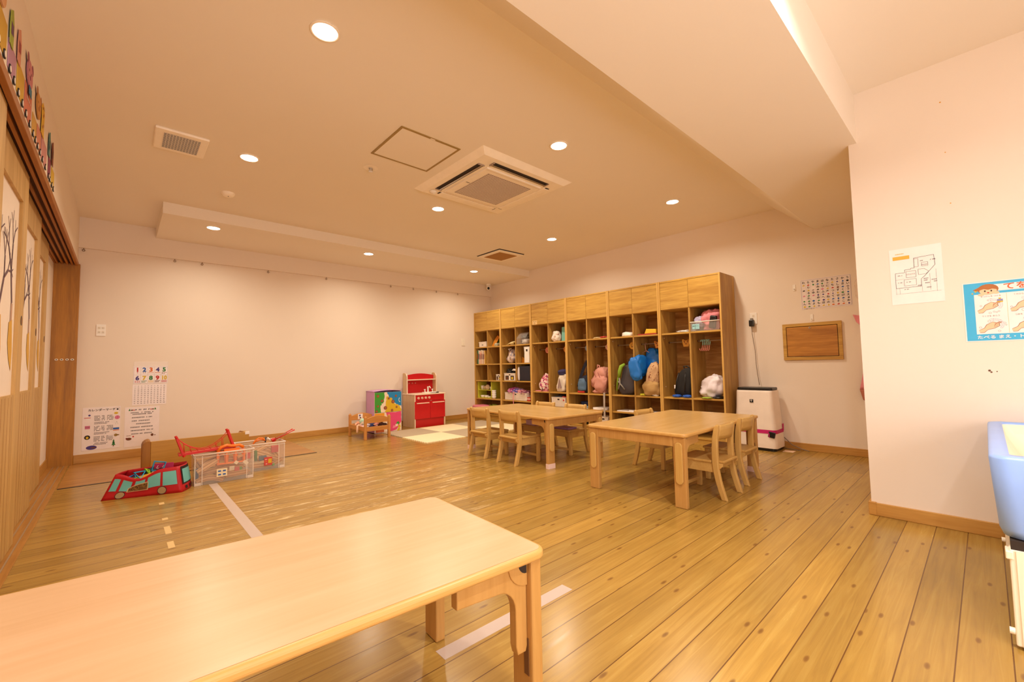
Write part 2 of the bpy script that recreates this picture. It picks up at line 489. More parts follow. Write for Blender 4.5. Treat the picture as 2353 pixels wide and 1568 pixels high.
# 2-D drawing on a sheet: u to the right, v up, layer lifts above the sheet
class Sheet:
    def __init__(s, mb, M): s.mb, s.M, s.k = mb, M, 0
    def z(s, l): return 0.0011+0.0004*l
    def rect(s, u0, v0, u1, v1, mat, l=0):
        s.mb.poly([(u0, v0, s.z(l)), (u1, v0, s.z(l)), (u1, v1, s.z(l)), (u0, v1, s.z(l))], mat, s.M)
    def poly(s, pts, mat, l=0): s.mb.poly([(u, v, s.z(l)) for u, v in pts], mat, s.M)
    def ell(s, u, v, a, b, mat, l=0, n=18, rot=0.0):
        c, q = math.cos(rot), math.sin(rot)
        s.poly([(u+a*math.cos(2*math.pi*i/n)*c-b*math.sin(2*math.pi*i/n)*q, v+a*math.cos(2*math.pi*i/n)*q+b*math.sin(2*math.pi*i/n)*c) for i in range(n)], mat, l)
    def line(s, pts, w, mat, l=0):
        for (a, b), (c, d) in zip(pts, pts[1:]):
            L = math.hypot(c-a, d-b)
            if L < 1e-9: continue
            nx, ny = -(d-b)/L*w/2, (c-a)/L*w/2
            s.poly([(a+nx, b+ny), (a-nx, b-ny), (c-nx, d-ny), (c+nx, d+ny)], mat, l)
    def text(s, body, u, v, size, mat, l=1, align='CENTER', bold=0.0, sx=1.0):
        s.mb.text(body, size, mat, s.M @ Matrix.Translation((u, v, s.z(l))), align, 0, bold, sx)
    def marks(s, u0, u1, v, h, mat, seed, l=1):
        """a line of writing too small to read"""
        rd = random.Random(seed); u = u0
        while u < u1-h*0.5:
            wd = h*rd.uniform(0.5, 0.95)
            if rd.random() > 0.14:
                s.rect(u, v-h*0.48, u+wd*0.6, v-h*0.20+rd.random()*h*0.1, mat, l)
                s.rect(u, v+h*0.06, u+wd, v+h*0.34, mat, l+0.1)
                s.rect(u+wd*0.3, v-h*0.45, u+wd*0.62, v+h*0.45, mat, l+0.2)
            u += wd+h*0.18
def on_back(x, y, z):   # sheet facing -Y
    return Matrix.Translation((x, y, z)) @ Matrix(((1, 0, 0, 0), (0, 0, -1, 0), (0, 1, 0, 0), (0, 0, 0, 1)))
def on_right(x, y, z):  # sheet facing -X : u runs to -Y
    return Matrix.Translation((x, y, z)) @ Matrix(((0, 0, -1, 0), (-1, 0, 0, 0), (0, 1, 0, 0), (0, 0, 0, 1)))
def on_left(x, y, z):   # sheet facing +X : u runs to +Y
    return Matrix.Translation((x, y, z)) @ Matrix(((0, 0, 1, 0), (1, 0, 0, 0), (0, 1, 0, 0), (0, 0, 0, 1)))
# ================================================================== THE ROOM
XL, XR, YB, YF, CE, XN = -0.34, 5.085, 6.165, -1.6, 2.5, 3.25

mb = MB(); mb.box(-0.62, XR+0.1, YF-0.1, YB+0.1, -0.08, 0.0, FLOOR); struct(mb, 'floor')
mb = MB(); mb.box(-0.62, XR+0.1, YF-0.1, YB+0.1, CE, CE+0.08, CEIL); struct(mb, 'ceiling')
mb = MB(); mb.box(-0.62, XR+0.1, YB, YB+0.1, 0.0, CE, WALL); struct(mb, 'wall_back')
mb = MB(); mb.box(XR, XR+0.1, 0.0, YB, 0.0, CE, WALL); struct(mb, 'wall_right')
mb = MB(); mb.box(-0.62, XR+0.1, YF-0.1, YF, 0.0, CE, WALL); struct(mb, 'wall_front')
mb = MB(); mb.box(XN, XR+0.1, YF, 0.492, 0.0, CE, WALL)
S = Sheet(mb, on_right(XN, 0, 0))
spot = pm('wall_pin_hole', 'd9a24a', 0.8); scuff = pm('wall_scuff', '6b4a36', 0.8)
for u, v, a, m in ((-0.09, 2.28, .004, spot), (-0.085, 2.0, .003, spot), (-0.08, 1.72, .003, spot), (0.01, 0.83, .005, scuff), (0.016, 0.822, .004, scuff), (0.035, 0.825, .0025, scuff)):
    S.ell(u, v, a, a, m, n=8)
struct(mb, 'wall_near_right')
mb = MB()
mb.box(-0.62, XL, YF, YB, 2.015, CE, WALL)
mb.box(-0.62, -0.505, YF, YB, 0.0, 2.015, WALL)
struct(mb, 'wall_left')

mb = MB()  # unseen window, added behind the camera to go with the fill light
for a_ in ((-0.24, 1.54, 0.30, 0.34), (-0.24, 1.54, 1.66, 1.70), (-0.24, -0.20, 0.34, 1.66), (1.50, 1.54, 0.34, 1.66), (0.63, 0.67, 0.34, 1.66)): mb.box(a_[0], a_[1], YF, YF+0.03, a_[2], a_[3], WHITE)
win = struct(mb, 'added_window')
mb = MB(); mb.box(-0.20, 1.50, YF+0.006, YF+0.01, 0.34, 1.66, plastic_clear('added_window_glass', 'e8eef0', 0.2, 0.05)); mb.build('pane', win)
# beam: flat underside with a sloping far face
mb = MB(); mb.prism([(0.452, 2.2), (1.078, 2.2), (1.41, 2.5), (0.452, 2.5)], 'x', XL, XR, CEIL); struct(mb, 'trim_1')
# dropped lamp box along the back wall and the shallow soffit behind it
mb = MB(); mb.box(0.262, XR, 5.11, YB-0.035, 2.392, CE, CEIL); struct(mb, 'trim_2')
mb = MB(); mb.box(XL, XR, YB-0.035, YB, 2.185, CE, WALL); struct(mb, 'trim_3')
# door header seen from below, with its four running grooves
mb = MB()
mb.box(-0.505, XL, YF, YB, 2.006, 2.016, GROOVE)
mb.box(XL-0.018, XL+0.004, YF, YB, 1.988, 2.03, HEADW, bev=0.002)
for k, x in enumerate((-0.376, -0.41, -0.445, -0.48)):
    mb.box(x-0.008, x+0.006, YF, YB, 1.99, 2.008, HEADW)
mb.box(-0.505, -0.492, YF, YB, 1.99, 2.008, HEADW)
struct(mb, 'trim_4')
# jamb at the far end of the sliding doors
mb = MB(); mb.box(-0.505, XL+0.018, 6.10, YB, 0.0, 2.006, JAMB, bev=0.002); struct(mb, 'trim_5')
# threshold with its three running rails
mb = MB()
SILLW = wood('threshold_pine', 'c08a44', '9a6628', 'y', 1.0, 0.4)
mb.box(-0.505, -0.35, YF, 6.10, 0.0, 0.004, SILLW)
for x in (-0.381, -0.417, -0.452): mb.box(x-0.003, x+0.003, YF, 6.10, 0.004, 0.0065, STEEL)
struct(mb, 'trim_6')
# flush timber floor hatch against the back wall
mb = MB()
STRIP = wood('hatch_strip_wood', 'be8a44', '98642a', 'x', 2.4, 0.35, contrast=1.5)
mb.box(XL, 1.60, 4.945, YB-0.002, 0.0, 0.003, STRIP)
mb.box(XL, 1.60, 4.920, 4.945, 0.0, 0.0025, BLACK)
struct(mb, 'trim_7')
# small square floor outlet lid outlined in the boards under the first table
mb = MB()
LIDM = pm('lid_outline', '6e4a2a', 0.5)
for a in ((2.43, 2.436, 3.32, 3.92), (2.43, 2.80, 3.32, 3.326)):
    mb.box(a[0], a[1], a[2], a[3], 0.0, 0.0012, LIDM)
struct(mb, 'trim_8')

def base(name, b, mat):
    mb = MB(); mb.box(*b, mat, bev=0.003); struct(mb, name)
base('baseboard_back', (1.6, XR, YB-0.012, YB, 0, 0.075), BASEW_X)
base('baseboard_back.001', (XL+0.018, 1.6, YB-0.012, YB, 0.003, 0.09), BASEW_X)
base('baseboard_right', (XR-0.012, XR, 0.492, 1.80, 0, 0.072), BASEW_Y)
base('baseboard_near_right', (XN-0.012, XN, YF, 0.47, 0, 0.072), BASEW_Y)
mb = MB()
mb.box(XN-0.013, XN+0.008, 0.468, 0.505, 0, 0.075, BASEW_Y, bev=0.004)
mb.box(XN+0.008, XR-0.012, 0.492, 0.505, 0, 0.072, BASEW_X); struct(mb, 'baseboard_end')
base('baseboard_left', (-0.505, -0.495, 5.2, 6.10, 0.004, 0.09), BASEW_Y)

# ------------------------------------------------------------------ sliding doors
FROST = pm('frosted_pane', 'f0e2d6', 0.45)
TREE = pm('decal_branch', '6a4a55', 0.7); TREE2 = pm('decal_bark', 'b9927c', 0.7); LEAFY = pm('decal_yellow', 'd2a23a', 0.7)
for n, (xf, ye) in enumerate(((-0.362, 2.60), (-0.397, 3.52), (-0.432, 4.42), (-0.467, 5.26))):
    wdt = 0.94; y0 = ye-wdt; xb = xf-0.028
    gy0, gy1, gz0, gz1 = y0+0.14, ye-0.15, 0.80, 1.81
    mb = MB()
    z0, z1 = 0.008, 1.998
    for a in ((y0, gy0, z0, z1), (gy1, ye, z0, z1)):
        mb.box(xb, xf, a[0], a[1], a[2], a[3], DOORW, bev=0.002)
    mb.box(xb, xf, gy0, gy1, gz1, z1, DOORW)
    mb.box(xb, xf-0.001, gy0, gy1, z0, gz0, DOORW)
    # narrow joints between the upright boards of the lower panel
    for k in range(1, 8):
        yk = gy0+(gy1-gy0)*k/8
        mb.box(xf-0.0014, xf-0.0004, yk-0.0015, yk+0.0015, z0, gz0-0.01, pm('board_joint', '9a6a34', 0.7))
    d = struct(mb, 'door_%d' % (n+1))
    mb = MB(); mb.box(xf-0.020, xf-0.014, gy0, gy1, gz0, gz1, FROST)
    S = Sheet(mb, on_left(xf-0.014, 0, 0))
    rd = random.Random(3)
    cy = gy1-0.10
    def branch(x, z, a, L, wd, dep):
        x2, z2 = x+math.sin(a)*L, z+math.cos(a)*L
        if x2 > gy1-0.01 or x2 < gy0+0.01: return
        S.line([(x, z), (x2, z2)], wd, TREE2 if dep < 1 else TREE, dep % 3)
        if dep < 4:
            for q in (-1, 1): branch(x2, z2, a+q*rd.uniform(0.25, 0.6), L*rd.uniform(0.62, 0.8), wd*0.62, dep+1)
    branch(cy, 1.02, 0.02, 0.24, 0.045, 0)
    branch(cy-0.28, 1.00, -0.05, 0.22, 0.04, 0)
    for cx0 in (cy, cy-0.28):
        S.poly([(cx0-0.05, 1.16), (cx0+0.03, 1.18), (cx0+0.06, 1.02), (cx0+0.05, 0.92), (cx0-0.02, 0.98), (cx0-0.06, 1.06)], LEAFY, 1)
    mb.build('pane', d)
    mb = MB()
    mb.cyl((xf-0.002, ye-0.055, 1.19), (xf+0.001, ye-0.055, 1.19), 0.026, BLACK, 20)
    mb.cyl((xf+0.0005, ye-0.055, 1.19), (xf+0.0015, ye-0.055, 1.19), 0.02, pm('handle_cup', '7a4b1e', 0.5), 20)
    h = mb.build('door_handle', d)

# ------------------------------------------------------------------ things on the ceiling
LAMPGLASS = pm('lamp_glow', 'ffffff', 0.5, emit=(1.0, 0.86, 0.68, 14.0))
TRIM = pm('lamp_trim', 'f6ead8', 0.35)
NEARC = (1.0, 0.96, 0.93)
def downlight(x, y, z, label, power=1.0, col=None):
    t = thing('ceiling_downlight', label, 'ceiling lamp', (x, y, z), 0, 'round recessed ceiling downlights')
    mb = MB(); mb.lathe([(0.055, -0.001), (0.064, -0.001), (0.068, -0.004), (0.064, -0.007), (0.057, -0.007), (0.055, -0.004)], TRIM, 36); mb.build('trim_ring', t)
    mb = MB(); mb.lathe([(0.0, -0.012), (0.024, -0.011), (0.043, -0.009), (0.0555, -0.005), (0.0555, -0.001)], LAMPGLASS, 32); mb.build('diffuser', t)
    li = bpy.data.lights.new('bulb', 'AREA'); li.shape = 'DISK'; li.size = 0.10; li.energy = LAMP_W*power; li.color = col or LAMP_COL
    li.spread = R(154)
    lo = bpy.data.objects.new('bulb', li); COL.objects.link(lo); lo.parent = t; lo.location = (0, 0, -0.016)
    return t
downlight(0.68, 2.02, CE, 'large-looking round downlight at the top left of the ceiling, nearest the sliding doors and camera')
downlight(0.68, 3.64, CE, 'round downlight just right of the rectangular vent, left half of the ceiling')
downlight(2.33, 2.01, CE, 'round downlight to the right of the air conditioner and the ceiling hatch')
downlight(2.34, 3.64, CE, 'round downlight just below the near-left corner of the air conditioner')
downlight(4.025, 2.01, CE, 'round downlight nearest the sloping beam, above the right-hand cubbies', 1.2)
downlight(4.025, 3.63, CE, 'round downlight between the air conditioner and the cubbies, above the small square vent', 1.15)
downlight(0.685, 5.33, 2.392, 'leftmost of the three downlights in the dropped box along the back wall', 0.75)
downlight(2.36, 5.33, 2.392, 'middle one of the three downlights in the dropped box along the back wall', 0.75)
downlight(4.075, 5.33, 2.392, 'rightmost of the three downlights in the dropped box, near the security camera', 0.85)
downlight(1.45, 0.10, CE, 'added out-of-view fill downlight on the camera side of the beam', 1.9, NEARC)  # added out of view as neutral fill for near wall and table
downlight(2.75, -0.75, CE, 'added fill downlight behind the camera near the wall with the hand washing poster', 0.1, NEARC)  # added unseen fill lamp, kept very weak
downlight(0.25, -0.75, CE, 'added fill downlight behind the camera near the sliding doors', 1.5, NEARC)  # added unseen fill lamp that brightens the foreground

# air conditioner cassette
t = thing('air_conditioner', 'white four-way cassette air conditioner set in the ceiling', 'air conditioner', (2.405, 2.86, CE), 0)
ACW = pm('ac_white', 'fcf2e2', 0.4); ACG = pm('ac_grille', 'a8958a', 0.6)
mb = MB()
def frustum(mb, a0, a1, z0, z1, mat):
    tt = bmesh.new()
    lo = [tt.verts.new((sx*a1, sy*a1, z1)) for sx, sy in ((-1, -1), (1, -1), (1, 1), (-1, 1))]
    hi = [tt.verts.new((sx*a0, sy*a0, z0)) for sx, sy in ((-1, -1), (1, -1), (1, 1), (-1, 1))]
    tt.faces.new(lo); tt.faces.new(hi)
    for i in range(4): tt.faces.new((lo[i], lo[(i+1) % 4], hi[(i+1) % 4], hi[i]))
    bmesh.ops.recalc_face_normals(tt, faces=tt.faces); mb._merge(tt, None, mat)
frustum(mb, 0.498, 0.445, 0.0, -0.032, ACW); mb.build('casing', t)
mb = MB(); mb.box(-0.305, 0.305, -0.305, 0.305, -0.046, -0.032, ACW, bev=0.004)
S = Sheet(mb, Matrix.Translation((0, 0, -0.046)) @ Matrix.Rotation(math.pi, 4, 'X'))
S.line([(-0.30, 0.285), (0.30, 0.285)], 0.002, pm('ac_line', 'b88f62', 0.6)); S.line([(-0.30, -0.285), (0.30, -0.285)], 0.002, MATS['ac_line'])
S.marks(-0.285, -0.245, 0.0, 0.014, INK, 5)
mb.build('intake_panel', t)
mb = MB(); mb.box(-0.24, 0.24, -0.24, 0.24, -0.048, -0.046, ACG)
for k in range(-11, 12):
    mb.box(k*0.02-0.001, k*0.02+0.001, -0.24, 0.24, -0.049, -0.048, ACW)
    mb.box(-0.24, 0.24, k*0.02-0.001, k*0.02+0.001, -0.049, -0.048, ACW)
mb.build('intake_grille', t)
for k in range(4):
    M = Matrix.Rotation(k*math.pi/2, 4, 'Z')
    mb = MB()
    if k in (0, 3):   # the two outlets towards the camera stand open and show their dark slots
        mb.box(-0.31, 0.31, -0.395, -0.335, -0.034, -0.0325, DARK, M=M)
        mb.box(-0.30, 0.30, -0.365, -0.350, -0.042, -0.034, CHROME, M=M, bev=0.002)
        mb.box(-0.31, -0.30, -0.395, -0.335, -0.040, -0.0325, ACG, M=M); mb.box(0.30, 0.31, -0.395, -0.335, -0.040, -0.0325, ACG, M=M)
    else:
        mb.box(-0.31, 0.31, -0.395, -0.335, -0.040, -0.0325, ACW, M=M, bev=0.006)
        mb.box(-0.325, -0.312, -0.39, -0.345, -0.034, -0.0325, DARK, M=M); mb.box(0.312, 0.325, -0.39, -0.345, -0.034, -0.0325, DARK, M=M)
    mb.build('outlet_flap', t)
mb = MB(); mb.lathe([(0.0, -0.052), (0.022, -0.048), (0.034, -0.034)], WHITE, 20, M=Matrix.Translation((-0.375, 0.375, 0)))
mb.build('sensor_dome', t)

t = thing('access_hatch', 'square ceiling access hatch with a tan metal frame', 'ceiling hatch', (1.578, 2.752, CE))
HF = pm('hatch_frame', 'a08345', 0.5)
mb = MB(); mb.box(-0.222, 0.222, -0.222, 0.222, -0.003, 0, CEIL); mb.build('panel', t)
mb = MB()
for a in ((-0.238, 0.238, -0.238, -0.222), (-0.238, 0.238, 0.222, 0.238), (-0.238, -0.222, -0.222, 0.222), (0.222, 0.238, -0.222, 0.222)):
    mb.box(*a, -0.005, 0, HF)
mb.box(-0.012, 0.025, -0.234, -0.226, -0.0065, -0.005, TRIM)
mb.build('frame', t)

def vent(x, y, a, b, la, name, rows):
    t = thing(name, la, 'vent', (x, y, CE))
    mb = MB()
    mb.box(-a, a, -b, b, -0.018, 0, ACW, bev=0.006)
    mb.build('frame', t)
    mb = MB(); mb.box(-a+0.045, a-0.045, -b+0.045, b-0.045, -0.0195, -0.018, DARK if rows else pm('vent_brown', 'a8793c', 0.7))
    if rows:
        n = 18
        for k in range(n+1):
            yy = -b+0.045+(2*b-0.09)*k/n
            mb.box(-a+0.045, a-0.045, yy-0.0018, yy+0.0018, -0.0205, -0.0195, ACW)
        for k in range(13):
            xx = -a+0.045+(2*a-0.09)*k/12
            mb.box(xx-0.0015, xx+0.0015, -b+0.045, b-0.045, -0.0205, -0.0195, ACW)
    mb.build('grille', t)
vent(0.277, 3.685, 0.145, 0.165, 'square ceiling vent with a black perforated grille at the upper left', 'ceiling_vent', True)
t = thing('ceiling_vent', 'small square ceiling vent with a plain brown panel above the cubbies', 'vent', (4.03, 4.635, CE))
mb = MB(); mb.box(-0.235, 0.235, -0.25, 0.25, -0.006, 0, DARK); mb.box(-0.225, 0.225, -0.24, 0.24, -0.022, -0.006, ACW, bev=0.006); mb.build('frame', t)
mb = MB(); mb.box(-0.165, 0.165, -0.175, 0.175, -0.0245, -0.022, pm('vent_brown', 'a8793c', 0.7)); mb.build('panel', t)

t = thing('sprinkler_head', 'chrome fire sprinkler in a round plate left of the ceiling hatch', 'sprinkler', (1.444, 3.222, CE))
mb = MB(); mb.lathe([(0.0, -0.004), (0.044, -0.004), (0.056, -0.001)], TRIM, 24); mb.build('plate', t)
mb = MB(); mb.cyl((0, 0, -0.004), (0, 0, -0.025), 0.009, CHROME, 12); mb.cyl((0, 0, -0.026), (0, 0, -0.029), 0.017, CHROME, 16)
mb.tube([(-0.014, 0, -0.004), (-0.016, 0, -0.016), (-0.006, 0, -0.027)], 0.002, CHROME, 6); mb.tube([(0.014, 0, -0.004), (0.016, 0, -0.016), (0.006, 0, -0.027)], 0.002, CHROME, 6); mb.build('nozzle', t)
t = thing('smoke_detector', 'round white smoke detector on the left part of the ceiling', 'smoke detector', (0.682, 4.507, CE))
mb = MB(); mb.lathe([(0.0, -0.034), (0.03, -0.034), (0.042, -0.026), (0.052, -0.012), (0.054, 0)], ACW, 28); mb.build('housing', t)
mb = MB(); mb.cyl((0, -0.015, -0.034), (0, -0.015, -0.037), 0.004, BLACK, 8); mb.build('indicator', t)
t = thing('security_camera', 'small white dome security camera hanging in the corner over the cubbies', 'security camera', (4.93, 6.02, 2.392))
mb = MB(); mb.lathe([(0.0, 0.0), (0.045, 0.0), (0.045, -0.022), (0.04, -0.03), (0.0, -0.03)], WHITE, 24); mb.build('mount', t)
mb = MB(); mb.lathe([(0.0, -0.03), (0.036, -0.03), (0.04, -0.075), (0.03, -0.105), (0.0, -0.118)], WHITE, 24); mb.build('body', t)
mb = MB(); mb.blob((-0.022, -0.028, -0.083), (0.022, 0.022, 0.024), BLACK, e=2, amp=0); mb.build('lens', t)

# screw hooks under the soffit
HK = pm('brass_dull', '6d5026', 0.5, 0.5)
hl = ['in the left corner beside the sliding door jamb', 'left one of the close pair near the dropped box', 'right one of the close pair near the dropped box',
      'above the open wall left of centre', 'above the middle of the back wall', 'above the painted cardboard fridge', 'first of a close pair above the toy kitchen', 'above the gap between toy kitchen and cubbies', 'nearest the right corner and the security camera']
for k, x in enumerate((-0.304, 0.433, 0.687, 1.381, 2.108, 3.078, 3.47, 3.903, 4.338)):
    mb = MB()
    mb.cyl((0, 0, 0), (0, 0, -0.014), 0.0026, HK, 6)
    mb.tube([(0.010*math.cos(a), 0, -0.024+0.010*math.sin(a)) for a in [2*math.pi*i/12 for i in range(12)]], 0.0026, HK, 6, closed=True)
    o = mb.build('screw_hook', None, (x, YB-0.018, 2.185)); tag(o, 'small screw hook under the soffit, '+hl[k], 'hook', 'screw hooks under the back soffit')

# ------------------------------------------------------------------ wall fittings
def plate(name, M, wd, ht, label, cat, slots):
    t = thing(name, label, cat, M.to_translation()); 
    Rm = M.to_3x3().to_4x4()
    mb = MB(); mb.box(-wd/2, wd/2, -ht/2, ht/2, 0, 0.008, WHITE, bev=0.002, M=Rm); mb.build('cover_plate', t)
    mb = MB()
    for u, v in slots:
        mb.box(u-0.011, u+0.011, v-0.014, v+0.014, 0.008, 0.010, OFFW, M=Rm)
        mb.box(u-0.006, u-0.004, v-0.007, v+0.005, 0.010, 0.0105, DARK, M=Rm); mb.box(u+0.004, u+0.006, v-0.007, v+0.005, 0.010, 0.0105, DARK, M=Rm)
    mb.build('socket' if cat == 'outlet' else 'rocker', t)
    return t
plate('wall_outlet', on_back(-0.155, YB, 1.347), 0.072, 0.12, 'white double wall outlet beside the door jamb on the back wall', 'outlet', ((-0.014, 0.025), (0.016, 0.025), (-0.014, -0.02), (0.016, -0.02)))
t = thing('light_switch', 'plain white switch plate on the back wall near the cubbies', 'switch', (4.455, YB, 1.325))
mb = MB(); mb.box(-0.037, 0.037, -0.008, 0, -0.06, 0.06, OFFW, bev=0.002); mb.build('cover_plate', t)
mb = MB(); mb.box(-0.02, 0.02, -0.011, -0.008, -0.035, 0.035, OFFW, bev=0.001); mb.build('rocker', t)
plate('wall_outlet', on_right(XR, 1.672, 1.362), 0.07, 0.12, 'white wall outlet above the air purifier with a black plug in it', 'outlet', ((0, 0.028), (0, -0.028)))
t = thing('power_plug', 'black power adapter plugged into the outlet, its thin cord hanging to the purifier', 'plug', (XR-0.010, 1.685, 1.315))
mb = MB(); mb.box(-0.045, 0, -0.022, 0.022, -0.04, 0.03, BLACK, bev=0.006); mb.build('adapter', t)
mb = MB(); mb.box(-0.03, 0, -0.012, 0.012, 0.03, 0.05, pm('grey_plug', '8d847a', 0.5), bev=0.003); mb.build('plug_head', t)
CORD = pm('cord_brown', '6c5444', 0.6)
mb = MB(); mb.tube([(-0.03, 0, -0.04), (-0.02, 0, -0.12), (-0.012, -0.018, -0.3), (-0.012, -0.022, -0.45), (-0.02, -0.032, -0.55), (-0.03, -0.05, -0.67)], 0.0025, CORD, 6); mb.build('cord', t)

t = thing('wall_cabinet_hatch', 'oak framed flap door set flat in the right wall below the letter chart', 'wall hatch', (XR, 1.152, 1.087))
mb = MB()
a, b = 0.248, 0.185
for q in ((-b, b), ):
    mb.box(-0.02, 0, -a, a, b-0.032, b, CABY, bev=0.003); mb.box(-0.02, 0, -a, a, -b, -b+0.032, CABY, bev=0.003)
    mb.box(-0.02, 0, -a, -a+0.032, -b+0.032, b-0.032, CABY, bev=0.003); mb.box(-0.02, 0, a-0.032, a, -b+0.032, b-0.032, CABY, bev=0.003)
mb.box(-0.006, 0, -a+0.03, a-0.03, -b+0.03, b-0.03, DARK)
mb.build('frame', t)
mb = MB(); mb.box(-0.016, -0.006, -a+0.037, a-0.037, -b+0.037, b-0.037, wood('hatch_walnut_stripe', 'cf9240', 'a0682a', 'y', 1.2, 0.4, contrast=1.5)); mb.build('flap', t)
mb = MB(); mb.cyl((-0.020, 0.01, 0.135), (-0.016, 0.01, 0.135), 0.009, CHROME, 16); mb.cyl((-0.0205, 0.01, 0.135), (-0.020, 0.01, 0.135), 0.004, DARK, 8); mb.build('lock', t)
for y, z, la in ((1.277, 1.640, 'white adhesive wall hook left of the letter chart'), (1.141, 1.322, 'white adhesive wall hook between the letter chart and the oak flap door')):
    mb = MB(); mb.box(-0.006, 0, -0.012, 0.012, -0.032, 0.032, WHITE, bev=0.002); mb.tube([(-0.006, 0, -0.012), (-0.018, 0, -0.02), (-0.02, 0, -0.006)], 0.003, WHITE, 6)
    tag(mb.build('adhesive_hook', None, (XR, y, z)), la, 'hook', 'white adhesive hooks on the right wall')

# four ring eyes on the jamb
for k, x in enumerate((-0.461, -0.425, -0.388, -0.352)):
    mb = MB()
    mb.tube([(0.010*math.cos(a), -0.003, 0.007*math.sin(a)) for a in [2*math.pi*i/16 for i in range(16)]], 0.0035, OFFW, 6, closed=True)
    mb.cyl((0, 0, 0), (0, -0.004, 0), 0.005, DARK, 8)
    tag(mb.build('pull_ring', None, (x, 6.10, 1.042)), 'small ivory oval ring on the door jamb, '+('farthest left', 'second from the left', 'third from the left', 'farthest right')[k]+' of four', 'ring', 'ring eyes on the jamb')

# ------------------------------------------------------------------ papers on the walls
GREEN = pm('ink_green', '2f7d3c', 0.7); REDI = pm('ink_red', 'c22c26', 0.7); BLUEI = pm('ink_blue', '2f5fb0', 0.7); YELI = pm('ink_yellow', 'd8b62a', 0.7)
BRNI = pm('ink_brown', '6e3d1e', 0.7); PNKI = pm('ink_pink', 'd77aa0', 0.7); PURI = pm('ink_purple', '4a3a86', 0.7); ORGI = pm('ink_orange', 'd96f28', 0.7); GRYI = pm('ink_grey', '9c8f90', 0.7)
SHEETM = pm('laminated_paper', 'efe4e2', 0.3)
def sheet(name, M, wd, ht, label, cat, tilt=0.0, mat=None):
    mb = MB(); M = M @ Matrix.Rotation(tilt, 4, 'Z')
    mb.box(-wd/2, wd/2, -ht/2, ht/2, 0.0, 0.0006, mat or SHEETM, M=M)
    return mb, Sheet(mb, M)
def close(mb, name, label, cat, group=None): return tag(mb.build(name), label, cat, group)
def fin(mb, loc_M, name, label, cat, group=None):
    o = mb.build(name)
    c = loc_M.to_translation(); o.data.transform(Matrix.Translation(-c)); o.location = c
    return tag(o, label, cat, group)

# song sheet with little pictures
M = on_back(-0.125, YB-0.001, 0.338); mb, S = sheet('', M, 0.285, 0.43, '', '')
S.text('カレンダーマーチ', 0.0, 0.185, 0.026, INK, bold=0.0006)
for k, (v, n) in enumerate(((0.125, 4), (0.02, 4), (-0.085, 4))):
    for q in range(n):
        S.marks(-0.055, -0.01, v-q*0.014, 0.009, INK, k*9+q); S.marks(0.0, 0.025, v-q*0.014, 0.009, INK, k*9+q+3); S.marks(0.04, 0.088, v-q*0.014, 0.009, INK, k*9+q+5)
    S.marks(-0.055, 0.06, v-0.064, 0.008, INK, k+50); S.marks(-0.055, 0.045, v-0.077, 0.008, INK, k+60)
S.ell(-0.103, 0.11, 0.02, 0.022, PAPER, 1); S.rect(-0.13, 0.108, -0.082, 0.114, REDI, 2); S.ell(-0.092, 0.136, 0.009, 0.009, PURI, 2)
S.rect(-0.122, 0.0, -0.085, 0.032, PNKI, 1); S.line([(-0.122, 0.012), (-0.085, 0.012)], 0.003, BRNI, 2); S.line([(-0.122, 0.022), (-0.085, 0.022)], 0.003, BRNI, 2)
S.ell(-0.103, -0.085, 0.022, 0.022, INK, 1); S.ell(-0.103, -0.088, 0.010, 0.013, YELI, 2)
S.ell(-0.07, -0.19, 0.04, 0.021, PURI, 1); S.ell(-0.055, -0.192, 0.02, 0.006, BRNI, 2)
S.ell(0.108, 0.145, 0.016, 0.011, YELI, 1); S.ell(0.118, 0.1, 0.02, 0.02, PNKI, 1); S.line([(0.118, 0.115), (0.118, 0.085)], 0.002, REDI, 2)
S.ell(0.115, 0.04, 0.011, 0.017, PAPER, 1); S.line([(0.106, 0.028), (0.115, 0.06), (0.124, 0.028)], 0.0016, GRYI, 2)
S.rect(0.088, -0.025, 0.135, -0.006, BLUEI, 1); S.rect(0.088, -0.036, 0.135, -0.029, ORGI, 1)
S.ell(0.11, -0.083, 0.014, 0.014, pm('ink_olive', '9a7a3a', 0.7), 1); S.ell(0.128, -0.083, 0.01, 0.006, MATS['ink_olive'], 1)
for k in range(3): S.poly([(0.095-0.016+k*0.004, -0.185+k*0.018), (0.095+0.016-k*0.004, -0.185+k*0.018), (0.095, -0.155+k*0.017)], GREEN, 1)
S.rect(0.091, -0.198, 0.099, -0.185, BRNI, 1)
S.line([(0.10, 0.20), (0.135, 0.20), (0.135, 0.165)], 0.0016, GRYI, 1); S.ell(0.118, 0.185, 0.008, 0.008, INK, 1)
fin(mb, M, 'song_sheet', 'white song sheet headed カレンダーマーチ with small coloured pictures, beside the jamb', 'poster')
M = on_back(0.193, YB-0.001, 0.323); mb, S = sheet('', M, 0.285, 0.42, '', '')
S.marks(-0.06, 0.055, 0.18, 0.014, INK, 77)
for sgn in (-1, 1):
    S.poly([(sgn*0.105-0.009, 0.172), (sgn*0.105+0.009, 0.172), (sgn*0.105, 0.196)], GREEN, 1); S.ell(sgn*0.086, 0.178, 0.008, 0.007, BRNI, 1); S.ell(sgn*0.07, 0.178, 0.006, 0.006, REDI, 1)
for k, v in enumerate((0.15, 0.133, 0.097, 0.062, 0.03, -0.005, -0.04, -0.075)):
    a = (0.095, 0.08, 0.085, 0.085, 0.07, 0.095, 0.09, 0.085)[k]
    S.marks(-a, a, v, 0.012, INK, 200+k)
